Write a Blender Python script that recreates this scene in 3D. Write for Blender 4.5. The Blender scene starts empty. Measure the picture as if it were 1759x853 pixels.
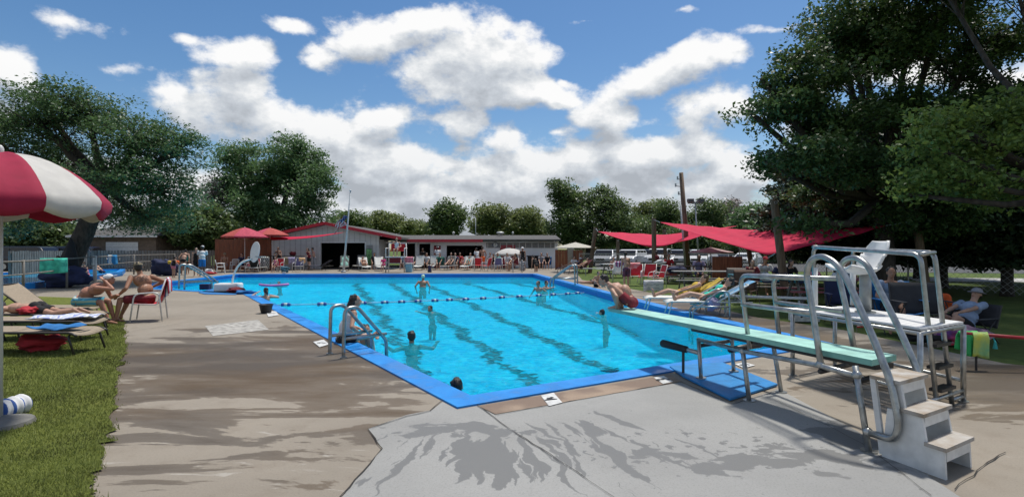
import bpy, bmesh, math, random
import numpy as np
from mathutils import Vector, Matrix, Quaternion
R = math.radians
rnd = random.Random(7)
SC = bpy.context.scene
COL = SC.collection
# ---------------------------------------------------------------- camera
F, CX, HY, H0 = 956.0, 879.5, 427.0, 1.6     # focal length and horizon in photo pixels, eye height
cam_d = bpy.data.cameras.new('camera'); cam = bpy.data.objects.new('camera', cam_d); COL.objects.link(cam)
cam.location = (0, 0, H0); cam.rotation_euler = (R(90), 0, 0)
cam_d.sensor_width = 36; cam_d.lens = 36*F/1759; cam_d.clip_end = 3000; cam_d.clip_start = .05
SC.camera = cam
SC.view_settings.view_transform = 'Standard'; SC.view_settings.look = 'None'
SC.view_settings.exposure = 0.46; SC.view_settings.gamma = 1; SC.view_settings.use_curve_mapping = False
SUN_EL, SUN_AZ = R(70), R(38)                # azimuth clockwise from +Y (view direction)
SKY_STRENGTH = .10
SC.cycles.max_bounces = 6; SC.cycles.transparent_max_bounces = 24
SC.cycles.diffuse_bounces = 3; SC.cycles.glossy_bounces = 3
SC.cycles.use_denoising = True; SC.cycles.sample_clamp_indirect = 5

def W(px, py, Y):
    return Vector(((px-CX)*Y/F, Y, H0-(py-HY)*Y/F))
def G(px, py, z=0.0):
    Y = F*(H0-z)/(py-HY)
    return Vector(((px-CX)*Y/F, Y, z))

# ---------------------------------------------------------------- world: sky with cumulus
def build_world():
    w = bpy.data.worlds.new('World'); SC.world = w; w.use_nodes = True
    nt = w.node_tree; N = nt.nodes; L = nt.links; N.clear()
    def nn(t, T=None, **k):
        T = T or N
        n = T.new(t)
        for a, b in k.items(): setattr(n, a, b)
        return n
    # group: cloud field as a function of a direction
    g = bpy.data.node_groups.new('cloud_field', 'ShaderNodeTree')
    g.interface.new_socket('dir', in_out='INPUT', socket_type='NodeSocketVector')
    g.interface.new_socket('d', in_out='OUTPUT', socket_type='NodeSocketFloat')
    T, K = g.nodes, g.links
    gi = T.new('NodeGroupInput'); go = T.new('NodeGroupOutput')
    sp = T.new('ShaderNodeSeparateXYZ'); K.new(gi.outputs[0], sp.inputs[0])
    def m(op, a, b=None, c=None, clamp=False):
        n = T.new('ShaderNodeMath'); n.operation = op; n.use_clamp = clamp
        for i, v in enumerate((a, b, c)):
            if v is None: continue
            if isinstance(v, (int, float)): n.inputs[i].default_value = v
            else: K.new(v, n.inputs[i])
        return n.outputs[0]
    az = m('ARCTAN2', sp.outputs[0], sp.outputs[1]); el = m('ARCSINE', sp.outputs[2])
    cb = T.new('ShaderNodeCombineXYZ'); K.new(az, cb.inputs[0]); K.new(el, cb.inputs[1])
    # billowing displacement of the coordinates
    sc = T.new('ShaderNodeVectorMath'); sc.operation = 'MULTIPLY'; K.new(gi.outputs[0], sc.inputs[0]); sc.inputs[1].default_value = (1, 1, 1.5)
    nz = T.new('ShaderNodeTexNoise'); nz.inputs['Scale'].default_value = 6.5; nz.inputs['Detail'].default_value = 8; nz.inputs['Roughness'].default_value = .6
    K.new(sc.outputs[0], nz.inputs['Vector'])
    nw = T.new('ShaderNodeTexNoise'); nw.inputs['Scale'].default_value = 3.4; nw.inputs['Detail'].default_value = 3
    K.new(gi.outputs[0], nw.inputs['Vector'])
    ws = T.new('ShaderNodeVectorMath'); ws.operation = 'SUBTRACT'; K.new(nw.outputs['Color'], ws.inputs[0]); ws.inputs[1].default_value = (.5, .5, .5)
    wm = T.new('ShaderNodeVectorMath'); wm.operation = 'MULTIPLY'; K.new(ws.outputs[0], wm.inputs[0]); wm.inputs[1].default_value = (.16, .11, 0)
    wa = T.new('ShaderNodeVectorMath'); wa.operation = 'ADD'; K.new(cb.outputs[0], wa.inputs[0]); K.new(wm.outputs[0], wa.inputs[1])
    blobs = [(790,115,185,75),(665,70,115,55),(905,165,75,40),(955,188,40,14),(720,55,130,40),
             (408,102,72,36),(345,80,38,16),(228,118,46,18),(150,50,110,26),(55,125,60,50),(-80,150,120,90),
             (450,205,150,70),(590,235,150,66),(430,165,70,34),(650,205,80,34),(785,218,58,30),(690,270,150,44),
             (868,250,62,42),(885,295,150,58),(560,335,360,46),(960,350,420,50),(610,80,70,42),(960,300,120,46),(240,330,260,60),
             (1185,132,95,42),(1105,160,80,32),(1235,120,60,28),(1205,190,110,44),(1060,212,74,28),(1120,262,130,44),
             (1195,272,60,28),(1290,190,90,36),(1090,300,170,46),(1265,320,70,44),(1520,230,200,60),(1560,120,120,30),(1700,190,160,70),
             (556,105,42,30),(495,46,40,12),(1020,46,28,10),(1150,42,34,8),(975,150,24,12),(958,240,24,10),
             (1300,300,60,30),(1330,60,60,12)]
    D = None
    for (x, y, rx, ry) in blobs:
        a0 = math.atan((x-CX)/F); e0 = math.atan((HY-y)/(F/math.cos(a0)))
        ra = rx/F*math.cos(a0)**2; re = ry/F*math.cos(a0)*math.cos(e0)**2
        s = T.new('ShaderNodeVectorMath'); s.operation = 'SUBTRACT'; K.new(wa.outputs[0], s.inputs[0]); s.inputs[1].default_value = (a0, e0, 0)
        q = T.new('ShaderNodeVectorMath'); q.operation = 'MULTIPLY'; K.new(s.outputs[0], q.inputs[0]); q.inputs[1].default_value = (1/ra, 1/re, 0)
        l = T.new('ShaderNodeVectorMath'); l.operation = 'LENGTH'; K.new(q.outputs[0], l.inputs[0])
        v = m('SUBTRACT', 1.0, l.outputs['Value'])
        v = m('MULTIPLY', v, min(1.0, .35+ry/70))
        D = v if D is None else m('SMOOTH_MAX', D, v, .12)
    # elsewhere (out of the photograph's view): loose scattered clouds
    ns = T.new('ShaderNodeTexNoise'); ns.inputs['Scale'].default_value = 2.2; ns.inputs['Detail'].default_value = 3
    K.new(sc.outputs[0], ns.inputs['Vector'])
    far = m('MULTIPLY_ADD', ns.outputs['Fac'], 3.0, -1.55)
    aa = m('ABSOLUTE', az)
    inview = m('MULTIPLY_ADD', aa, -6.0, 5.6, clamp=True)      # 1 inside +-44 degrees
    lowel = m('MULTIPLY_ADD', el, -6.0, 3.6, clamp=True)
    iv = m('MULTIPLY', inview, lowel)
    far = m('SUBTRACT', far, m('MULTIPLY', iv, 6.0))
    D = m('MAXIMUM', D, far)
    f = m('MULTIPLY_ADD', nz.outputs['Fac'], 3.4, -1.76)
    band = m('MULTIPLY_ADD', m('ABSOLUTE', m('SUBTRACT', el, .05)), -7.0, .40)
    D = m('MAXIMUM', D, band)
    D = m('ADD', m('MINIMUM', D, .66), f)
    K.new(D, go.inputs[0])
    # ---- main
    def M(op, a, b=None, c=None, clamp=False):
        n = nn('ShaderNodeMath', operation=op, use_clamp=clamp)
        for i, v in enumerate((a, b, c)):
            if v is None: continue
            if isinstance(v, (int, float)): n.inputs[i].default_value = v
            else: L.new(v, n.inputs[i])
        return n.outputs[0]
    tc = nn('ShaderNodeTexCoord')
    nrm = nn('ShaderNodeVectorMath', operation='NORMALIZE'); L.new(tc.outputs['Generated'], nrm.inputs[0])
    def field(vec):
        gr = nn('ShaderNodeGroup'); gr.node_tree = g; L.new(vec, gr.inputs[0]); return gr.outputs[0]
    D0 = field(nrm.outputs[0])
    up = nn('ShaderNodeVectorMath', operation='ADD'); L.new(nrm.outputs[0], up.inputs[0]); up.inputs[1].default_value = (.010, 0, .036)
    upn = nn('ShaderNodeVectorMath', operation='NORMALIZE'); L.new(up.outputs[0], upn.inputs[0])
    D1 = field(upn.outputs[0])
    mask = nn('ShaderNodeMapRange', interpolation_type='SMOOTHSTEP'); L.new(D0, mask.inputs[0])
    mask.inputs[1].default_value = -.16; mask.inputs[2].default_value = .34
    lit = M('SUBTRACT', D0, D1)                       # high on tops, low on undersides
    thick = nn('ShaderNodeMapRange'); L.new(D0, thick.inputs[0]); thick.inputs[1].default_value = .15; thick.inputs[2].default_value = .9
    sh = M('MULTIPLY_ADD', lit, 1.0, .66)
    sh = M('SUBTRACT', sh, M('MULTIPLY', thick.outputs[0], .30), clamp=True)
    spz = nn('ShaderNodeSeparateXYZ'); L.new(nrm.outputs[0], spz.inputs[0])
    sh = M('SUBTRACT', sh, M('MULTIPLY_ADD', spz.outputs[2], -1.1, .32, clamp=True), clamp=True)
    ramp = nn('ShaderNodeValToRGB'); L.new(sh, ramp.inputs[0]); cr = ramp.color_ramp
    cr.elements[0].position = .05; cr.elements[0].color = (.31, .335, .37, 1)
    cr.elements[1].position = .95; cr.elements[1].color = (.71, .71, .71, 1)
    e = cr.elements.new(.42); e.color = (.42, .45, .49, 1)
    e = cr.elements.new(.68); e.color = (.55, .57, .59, 1)
    sky = nn('ShaderNodeTexSky', sky_type='NISHITA', sun_disc=False)
    sky.sun_elevation = SUN_EL; sky.sun_rotation = SUN_AZ; sky.air_density = 1.0; sky.dust_density = .6; sky.ozone_density = 2.0
    hsv = nn('ShaderNodeHueSaturation'); hsv.inputs['Saturation'].default_value = 1.25; hsv.inputs['Value'].default_value = .80
    L.new(sky.outputs[0], hsv.inputs['Color'])
    cs = nn('ShaderNodeVectorMath', operation='SCALE'); L.new(ramp.outputs[0], cs.inputs[0]); cs.inputs['Scale'].default_value = 1/SKY_STRENGTH
    mix = nn('ShaderNodeMix', data_type='RGBA'); L.new(mask.outputs[0], mix.inputs['Factor']); L.new(hsv.outputs[0], mix.inputs['A']); L.new(cs.outputs[0], mix.inputs['B'])
    bg = nn('ShaderNodeBackground'); bg.inputs['Strength'].default_value = SKY_STRENGTH; L.new(mix.outputs['Result'], bg.inputs['Color'])
    out = nn('ShaderNodeOutputWorld'); L.new(bg.outputs[0], out.inputs['Surface'])
    w.cycles.sampling_method = 'MANUAL'; w.cycles.sample_map_resolution = 512
build_world()
sun_d = bpy.data.lights.new('sun', 'SUN'); sun = bpy.data.objects.new('sun', sun_d); COL.objects.link(sun)
sun_d.energy = 3.1; sun_d.angle = R(4.5); sun_d.color = (1, .955, .88)
sv = Vector((math.sin(SUN_AZ)*math.cos(SUN_EL), math.cos(SUN_AZ)*math.cos(SUN_EL), math.sin(SUN_EL)))
sun.rotation_euler = sv.to_track_quat('Z', 'Y').to_euler(); sun.location = (0, 0, 30)

# ---------------------------------------------------------------- mesh helper
class MB:
    def __init__(s): s.v = []; s.f = []; s.m = []
    def add(s, vs, fs, mi=0):
        o = len(s.v); s.v += [tuple(x) for x in vs]; s.f += [[i+o for i in q] for q in fs]; s.m += [mi]*len(fs); return s
    def box(s, c, d, rz=0, mi=0, rot=None):
        x, y, z = d[0]/2, d[1]/2, d[2]/2
        Mx = rot if rot is not None else Matrix.Rotation(rz, 3, 'Z')
        c = Vector(c)
        vs = [c + Mx @ Vector((a*x, b*y, e*z)) for a in (-1, 1) for b in (-1, 1) for e in (-1, 1)]
        return s.add(vs, [(0,1,3,2),(4,6,7,5),(0,4,5,1),(2,3,7,6),(0,2,6,4),(1,5,7,3)], mi)
    def bar(s, p, q, w, h, mi=0, up=(0,0,1)):
        p, q = Vector(p), Vector(q); d = (q-p); l = d.length; d.normalize(); u = Vector(up)
        r = d.cross(u)
        if r.length < 1e-4: r = d.cross(Vector((1,0,0)))
        r.normalize(); u = r.cross(d)
        vs = [b + r*(i*w/2) + u*(j*h/2) for b in (p, q) for (i, j) in ((-1,-1),(1,-1),(1,1),(-1,1))]
        return s.add(vs, [(0,1,2,3),(7,6,5,4),(0,4,5,1),(1,5,6,2),(2,6,7,3),(3,7,4,0)], mi)
    def tube(s, pts, r, n=8, mi=0, cap=True, closed=False):
        pts = [Vector(p) for p in pts]; rs = r if isinstance(r, (list, tuple)) else [r]*len(pts)
        t0 = (pts[1]-pts[0]).normalized(); a = Vector((0,0,1)) if abs(t0.z) < .9 else Vector((1,0,0))
        u = t0.cross(a).normalized(); vs = []; k = len(pts)
        for i, p in enumerate(pts):
            if closed: t = pts[(i+1) % k]-pts[i-1]
            else: t = pts[min(i+1, k-1)]-pts[max(i-1, 0)]
            t.normalize(); u = (u - t*u.dot(t)); u.normalize(); w = t.cross(u)
            for j in range(n):
                an = 2*math.pi*j/n; vs.append(p + (u*math.cos(an)+w*math.sin(an))*rs[i])
        fs = []
        for i in range(k if closed else k-1):
            for j in range(n):
                a0 = i*n+j; a1 = i*n+(j+1) % n; b0 = ((i+1) % k)*n+j; b1 = ((i+1) % k)*n+(j+1) % n
                fs.append((a0, a1, b1, b0))
        if cap and not closed: fs += [tuple(range(n-1, -1, -1)), tuple(range((k-1)*n, k*n))]
        return s.add(vs, fs, mi)
    def cyl(s, p, q, r, r2=None, n=16, mi=0): return s.tube([p, q], [r, r if r2 is None else r2], n, mi)
    def lathe(s, prof, c=(0,0,0), n=24, mi=0, mf=None):
        c = Vector(c); vs = []
        for (r, z) in prof:
            for j in range(n):
                a = 2*math.pi*j/n; vs.append(c+Vector((r*math.cos(a), r*math.sin(a), z)))
        fs = []; ms = []
        for i in range(len(prof)-1):
            for j in range(n):
                fs.append((i*n+j, i*n+(j+1) % n, (i+1)*n+(j+1) % n, (i+1)*n+j)); ms.append(mf(j) if mf else mi)
        o = len(s.m); s.add(vs, fs, mi); s.m[o:] = ms; return s
    def ell(s, c, r, n=12, k=8, mi=0, rot=None):
        c = Vector(c); vs = []; fs = []
        r = r if isinstance(r, (tuple, list)) else (r, r, r)
        for i in range(k+1):
            t = math.pi*i/k
            for j in range(n):
                a = 2*math.pi*j/n
                v = Vector((r[0]*math.sin(t)*math.cos(a), r[1]*math.sin(t)*math.sin(a), r[2]*math.cos(t)))
                if rot is not None: v = rot @ v
                vs.append(c+v)
        for i in range(k):
            for j in range(n): fs.append((i*n+j, (i+1)*n+j, (i+1)*n+(j+1) % n, i*n+(j+1) % n))
        return s.add(vs, fs, mi)
    def cap(s, p, q, r0, r1, n=10, mi=0):          # rounded cone
        p, q = Vector(p), Vector(q); d = q-p; l = d.length
        if l < 1e-5: return s.ell(p, r0)
        d.normalize(); pts = []; rs = []
        for a in (88, 55, 25): pts.append(p-d*r0*math.sin(R(a))); rs.append(r0*math.cos(R(a)))
        for t in (0, .33, .66, 1): pts.append(p.lerp(q, t)); rs.append(r0+(r1-r0)*t)
        for a in (25, 55, 88): pts.append(q+d*r1*math.sin(R(a))); rs.append(r1*math.cos(R(a)))
        return s.tube(pts, rs, n, mi)
    def prism(s, poly, z0, z1, mi=0):
        n = len(poly); vs = [(p[0], p[1], z0) for p in poly]+[(p[0], p[1], z1) for p in poly]
        a = sum(poly[i][0]*poly[(i+1) % n][1]-poly[(i+1) % n][0]*poly[i][1] for i in range(n))
        b, t = list(range(n)), list(range(n, 2*n))
        fs = [tuple(reversed(b)), tuple(t)] if a > 0 else [tuple(b), tuple(reversed(t))]
        for i in range(n):
            j = (i+1) % n; fs.append((i, j, n+j, n+i) if a > 0 else (j, i, n+i, n+j))
        return s.add(vs, fs, mi)
    def grid(s, fn, nu, nv, mi=0, mf=None):
        vs = [fn(i/nu, j/nv) for i in range(nu+1) for j in range(nv+1)]
        fs = [(i*(nv+1)+j, (i+1)*(nv+1)+j, (i+1)*(nv+1)+j+1, i*(nv+1)+j+1) for i in range(nu) for j in range(nv)]
        o = len(s.m); s.add(vs, fs, mi)
        if mf: s.m[o:] = [mf((i+.5)/nu, (j+.5)/nv) for i in range(nu) for j in range(nv)]
        return s
    def build(s, name, mats, parent=None, smooth=False, bevel=0, world=True, thick=0, loc=None, auto=None):
        me = bpy.data.meshes.new(name)
        off = Vector((0, 0, 0))
        if parent is not None and world: off = ORG.get(parent.name, Vector((0,0,0)))
        elif loc is not None: off = Vector(loc)
        vs = [(x-off.x, y-off.y, z-off.z) for (x, y, z) in s.v]
        me.from_pydata(vs, [], s.f)
        if not isinstance(mats, (list, tuple)): mats = [mats]
        for mm in mats: me.materials.append(mm)
        if len(mats) > 1: me.polygons.foreach_set('material_index', s.m)
        if smooth or auto: me.polygons.foreach_set('use_smooth', [True]*len(s.f))
        me.update()
        if auto: me.set_sharp_from_angle(angle=R(auto))
        o = bpy.data.objects.new(name, me); COL.objects.link(o)
        if parent is not None:
            o.parent = parent; ORG[o.name] = off if world else Vector((0,0,0))
        else:
            o.location = off; ORG[o.name] = off
        if thick:
            md = o.modifiers.new('solid', 'SOLIDIFY'); md.thickness = thick; md.offset = 0
        if bevel:
            md = o.modifiers.new('bevel', 'BEVEL'); md.width = bevel; md.segments = 2; md.limit_method = 'ANGLE'
        return o
ORG = {}
def tag(o, label=None, cat=None, group=None, kind=None):
    if label: o['label'] = label
    if cat: o['category'] = cat
    if group: o['group'] = group
    if kind: o['kind'] = kind
    return o
def thing(name, label, cat, loc=(0,0,0), group=None, rz=0):
    o = bpy.data.objects.new(name, None); COL.objects.link(o); o.location = loc; o.rotation_euler.z = rz
    o.empty_display_size = .2
    ORG[o.name] = Vector(loc); return tag(o, label, cat, group)
def struct(o, label=None):
    o['kind'] = 'structure'
    return o
def copy_tree(o, parent=None):
    c = o.copy(); COL.objects.link(c)
    if parent is not None: c.parent = parent
    for ch in list(o.children): copy_tree(ch, c)
    return c
def dup(o, loc, rz, label, group=None, sc=None):
    c = copy_tree(o); c.location = loc; c.rotation_euler.z = rz; c['label'] = label
    if group: c['group'] = group
    if sc: c.scale = sc if isinstance(sc, (tuple, list)) else (sc,)*3
    return c
def arc(c, r, a0, a1, ax, ay, n=8):
    c, ax, ay = Vector(c), Vector(ax), Vector(ay)
    return [c+ax*(r*math.cos(R(a0+(a1-a0)*i/n)))+ay*(r*math.sin(R(a0+(a1-a0)*i/n))) for i in range(n+1)]
def rounded(pts, r, n=6):
    """polyline with its inner corners rounded"""
    pts = [Vector(p) for p in pts]; out = [pts[0]]
    for i in range(1, len(pts)-1):
        a, b, c = pts[i-1], pts[i], pts[i+1]
        u = (a-b); v = (c-b); rr = min(r, u.length*.48, v.length*.48); u.normalize(); v.normalize()
        p, q = b+u*rr, b+v*rr
        for k in range(n+1):
            t = k/n; out.append(p*(1-t)**2 + b*2*t*(1-t) + q*t*t)
    out.append(pts[-1]); return out

# ---------------------------------------------------------------- materials
MATS = {}
def mat(name, col, rough=.6, metal=0, var=.12, scale=8, bump=0, bscale=40, spec=.5, dirt=None, trans=0, stretch=(1,1,1)):
    if name in MATS: return MATS[name]
    m = bpy.data.materials.new(name); m.use_nodes = True; nt = m.node_tree; N, L = nt.nodes, nt.links
    b = N['Principled BSDF']; b.inputs['Roughness'].default_value = rough; b.inputs['Metallic'].default_value = metal
    b.inputs['Specular IOR Level'].default_value = spec
    tc = N.new('ShaderNodeTexCoord'); mp = N.new('ShaderNodeMapping'); L.new(tc.outputs['Object'], mp.inputs[0]); mp.inputs['Scale'].default_value = stretch
    nz = N.new('ShaderNodeTexNoise'); nz.inputs['Scale'].default_value = scale; nz.inputs['Detail'].default_value = 5; L.new(mp.outputs[0], nz.inputs['Vector'])
    cr = N.new('ShaderNodeValToRGB'); L.new(nz.outputs['Fac'], cr.inputs[0])
    d = dirt or tuple(c*(1-var*2) for c in col[:3])
    cr.color_ramp.elements[0].position = .3; cr.color_ramp.elements[0].color = (*d, 1)
    cr.color_ramp.elements[1].position = .68; cr.color_ramp.elements[1].color = (*[min(1, c*(1+var*.5)) for c in col[:3]], 1)
    L.new(cr.outputs[0], b.inputs['Base Color'])
    if bump:
        n2 = N.new('ShaderNodeTexNoise'); n2.inputs['Scale'].default_value = bscale; n2.inputs['Detail'].default_value = 4; L.new(mp.outputs[0], n2.inputs['Vector'])
        bp = N.new('ShaderNodeBump'); bp.inputs['Strength'].default_value = bump; bp.inputs['Distance'].default_value = .01; L.new(n2.outputs['Fac'], bp.inputs['Height']); L.new(bp.outputs[0], b.inputs['Normal'])
    if trans:
        tr = N.new('ShaderNodeBsdfTranslucent'); L.new(cr.outputs[0], tr.inputs['Color'])
        mx = N.new('ShaderNodeMixShader'); mx.inputs[0].default_value = trans
        L.new(b.outputs[0], mx.inputs[1]); L.new(tr.outputs[0], mx.inputs[2]); L.new(mx.outputs[0], N['Material Output'].inputs[0])
    MATS[name] = m; return m
def stripes(name, cols, width, axis='X', rough=.8, warp=0, coord='Object'):
    if name in MATS: return MATS[name]
    m = bpy.data.materials.new(name); m.use_nodes = True; nt = m.node_tree; N, L = nt.nodes, nt.links
    b = N['Principled BSDF']; b.inputs['Roughness'].default_value = rough
    tc = N.new('ShaderNodeTexCoord'); sp = N.new('ShaderNodeSeparateXYZ'); L.new(tc.outputs[coord], sp.inputs[0])
    src = sp.outputs['XYZ'.index(axis)]
    if warp:
        nz = N.new('ShaderNodeTexNoise'); nz.inputs['Scale'].default_value = 6; L.new(tc.outputs[coord], nz.inputs['Vector'])
        a = N.new('ShaderNodeMath'); a.operation = 'MULTIPLY_ADD'; L.new(nz.outputs['Fac'], a.inputs[0]); a.inputs[1].default_value = warp; L.new(src, a.inputs[2]); src = a.outputs[0]
    d = N.new('ShaderNodeMath'); d.operation = 'DIVIDE'; L.new(src, d.inputs[0]); d.inputs[1].default_value = width*len(cols)
    f = N.new('ShaderNodeMath'); f.operation = 'FRACT'; L.new(d.outputs[0], f.inputs[0])
    cr = N.new('ShaderNodeValToRGB'); cr.color_ramp.interpolation = 'CONSTANT'; L.new(f.outputs[0], cr.inputs[0])
    cr.color_ramp.elements[0].position = 0; cr.color_ramp.elements[0].color = (*cols[0], 1)
    cr.color_ramp.elements[1].position = 1/len(cols); cr.color_ramp.elements[1].color = (*cols[1], 1)
    for i in range(2, len(cols)):
        e = cr.color_ramp.elements.new(i/len(cols)); e.color = (*cols[i], 1)
    L.new(cr.outputs[0], b.inputs['Base Color']); MATS[name] = m; return m
# ================================================================ structure
class NT:
    def __init__(s, name):
        s.m = bpy.data.materials.new(name); s.m.use_nodes = True; s.N, s.L = s.m.node_tree.nodes, s.m.node_tree.links
        s.b = s.N['Principled BSDF']; s.out = s.N['Material Output']; MATS[name] = s.m
        s.tc = s.N.new('ShaderNodeTexCoord')
    def n(s, t, ins=None, **k):
        n = s.N.new(t)
        for a, b in k.items(): setattr(n, a, b)
        for i, v in (ins or {}).items():
            if hasattr(v, 'is_output') or hasattr(v, 'links'): s.L.new(v, n.inputs[i])
            else: n.inputs[i].default_value = v
        return n
    def math(s, op, a, b=0.0, c=0.0, clamp=False): return s.n('ShaderNodeMath', {0: a, 1: b, 2: c}, operation=op, use_clamp=clamp).outputs[0]
    def noise(s, vec, scale, detail=4, rough=.55, dist=0): return s.n('ShaderNodeTexNoise', {'Vector': vec, 'Scale': scale, 'Detail': detail, 'Roughness': rough, 'Distortion': dist}).outputs['Fac']
    def mapping(s, vec, sc=(1,1,1), loc=(0,0,0), rot=(0,0,0)): return s.n('ShaderNodeMapping', {0: vec, 'Scale': sc, 'Location': loc, 'Rotation': rot}).outputs[0]
    def mix(s, f, a, b): 
        n = s.n('ShaderNodeMix', data_type='RGBA')
        for k, v in (('Factor', f), ('A', a), ('B', b)):
            if hasattr(v, 'links'): s.L.new(v, n.inputs[k])
            else: n.inputs[k].default_value = v if k == 'Factor' else (*v, 1)
        return n.outputs['Result']
    def step(s, v, a, b): return s.n('ShaderNodeMapRange', {0: v, 1: a, 2: b}, interpolation_type='SMOOTHSTEP').outputs[0]
    def ramp(s, v, els):
        n = s.n('ShaderNodeValToRGB', {0: v}); e = n.color_ramp.elements
        e[0].position, e[0].color = els[0][0], (*els[0][1], 1); e[1].position, e[1].color = els[-1][0], (*els[-1][1], 1)
        for p, c in els[1:-1]: x = e.new(p); x.color = (*c, 1)
        return n.outputs[0]
    def set(s, k, v):
        if hasattr(v, 'links'): s.L.new(v, s.b.inputs[k])
        else: s.b.inputs[k].default_value = v
    def bump(s, h, strength, dist=.01):
        s.L.new(s.n('ShaderNodeBump', {'Height': h, 'Strength': strength, 'Distance': dist}).outputs[0], s.b.inputs['Normal'])
    def gauss(s, vec, c, r):   # soft round region
        q = s.n('ShaderNodeVectorMath', {0: vec, 1: (c[0], c[1], 0)}, operation='SUBTRACT').outputs[0]
        q = s.n('ShaderNodeVectorMath', {0: q, 1: (1/r[0], 1/r[1], 0)}, operation='MULTIPLY').outputs[0]
        l = s.n('ShaderNodeVectorMath', {0: q}, operation='LENGTH').outputs['Value']
        return s.math('SUBTRACT', 1.0, l)

def concrete(name, base, dark, mode):
    s = NT(name); P = s.tc.outputs['Object']
    big = s.noise(P, .45, 4); mid = s.noise(P, 3.5, 6, .65); fine = s.noise(P, 75, 6, .8)
    c = s.ramp(big, [(.3, tuple(x*.82 for x in base)), (.5, base), (.72, tuple(min(1, x*1.12) for x in base))])
    c = s.mix(s.math('MULTIPLY', s.step(mid, .48, .72), .35), c, dark)
    c = s.mix(s.math('MULTIPLY', s.step(fine, .48, .68), .50), c, tuple(x*.5 for x in base))
    if mode == 'tan':
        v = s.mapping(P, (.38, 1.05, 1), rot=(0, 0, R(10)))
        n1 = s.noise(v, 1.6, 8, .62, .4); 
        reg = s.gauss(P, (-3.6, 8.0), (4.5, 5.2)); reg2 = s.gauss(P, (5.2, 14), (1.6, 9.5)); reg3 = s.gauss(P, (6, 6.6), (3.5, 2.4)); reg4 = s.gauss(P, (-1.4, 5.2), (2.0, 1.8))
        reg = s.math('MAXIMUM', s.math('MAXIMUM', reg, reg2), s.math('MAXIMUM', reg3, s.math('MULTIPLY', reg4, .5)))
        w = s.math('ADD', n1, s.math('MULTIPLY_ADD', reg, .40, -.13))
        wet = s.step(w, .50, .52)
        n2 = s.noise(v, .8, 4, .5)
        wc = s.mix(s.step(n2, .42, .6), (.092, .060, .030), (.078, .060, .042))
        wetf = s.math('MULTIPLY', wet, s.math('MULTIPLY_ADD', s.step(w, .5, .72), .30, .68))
        # light mineral streaks
        n3 = s.noise(s.mapping(P, (.6, 2.2, 1), rot=(0, 0, R(-14))), 3.0, 7, .7, 1.0)
        c = s.mix(s.math('MULTIPLY', s.step(n3, .60, .68), .35), c, (.50, .48, .44))
    elif mode == 'gray':
        sp = s.n('ShaderNodeSeparateXYZ', {0: P}); x, y = sp.outputs[0], sp.outputs[1]
        wob = s.n('ShaderNodeTexNoise', {'Vector': P, 'Scale': 3.0, 'Detail': 4}).outputs['Fac']
        xx = s.math('ADD', x, s.math('MULTIPLY_ADD', wob, .28, -.14))
        ang = s.math('DIVIDE', s.math('ADD', xx, .25), s.math('ADD', s.math('SUBTRACT', 7.6, y), .05))
        cb = s.n('ShaderNodeCombineXYZ', {0: s.math('MULTIPLY', ang, 30.0), 1: s.math('MULTIPLY', y, 1.1), 2: 3.3}).outputs[0]
        drip = s.noise(cb, 1.0, 3, .55, .3)
        body = s.noise(s.mapping(P, (1.2, 1.7, 1)), 1.9, 7, .62, .3)
        r1 = s.gauss(P, (-.5, 4.95), (1.0, .42)); r2 = s.gauss(P, (-.1, 4.25), (1.8, .95)); r3 = s.gauss(P, (1.9, 4.2), (1.9, .42))
        w1 = s.math('ADD', body, s.math('MULTIPLY_ADD', s.math('MAXIMUM', r1, r3), .36, -.16))
        w2 = s.math('ADD', drip, s.math('MULTIPLY_ADD', r2, .30, -.14))
        r4 = s.gauss(P, (.8, 5.0), (1.0, .9)); 
        cb2 = s.n('ShaderNodeCombineXYZ', {0: s.math('MULTIPLY', s.math('ADD', xx, s.math('MULTIPLY', y, .5)), 5.0), 1: s.math('MULTIPLY', y, .8), 2: 9.3}).outputs[0]
        w3 = s.math('ADD', s.noise(cb2, 1.0, 3, .5, .2), s.math('MULTIPLY_ADD', r4, .30, -.19))
        dr = s.gauss(P, (1.6, 4.5), (2.2, .9)); drops = s.math('ADD', s.noise(P, 9, 3, .5), s.math('MULTIPLY_ADD', dr, .12, -.16))
        r5 = s.gauss(P, (2.95, 4.75), (.7, .8)); w5 = s.math('ADD', body, s.math('MULTIPLY_ADD', r5, .5, -.2))
        w = s.math('MAXIMUM', s.math('MAXIMUM', s.math('MAXIMUM', w1, w2), s.math('MAXIMUM', w3, drops)), w5)
        wet = s.step(w, .545, .56); wc = (.155, .155, .15); wetf = s.math('MULTIPLY', wet, .95)
    elif mode == 'band':
        vo = s.noise(s.mapping(P, (1, 1, 1)), 1.3, 3, .5); wet = s.step(vo, .42, .55); wc = (.15, .10, .072); wetf = s.math('MULTIPLY', wet, .7)
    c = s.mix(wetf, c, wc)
    s.set('Base Color', c)
    s.set('Roughness', s.math('MULTIPLY_ADD', wet, -.30 if mode != 'band' else -.2, .85))
    s.set('Specular IOR Level', s.math('MULTIPLY_ADD', wet, .08, .22))
    s.bump(s.math('ADD', fine, s.math('MULTIPLY', mid, .6)), .35, .006)
    return s.m
M_tan = concrete('deck_concrete', (.265, .232, .188), (.19, .155, .118), 'tan')
M_gray = concrete('slab_concrete', (.30, .298, .285), (.26, .257, .245), 'gray')
M_band = concrete('coping_concrete', (.31, .235, .175), (.25, .18, .13), 'band')

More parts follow.
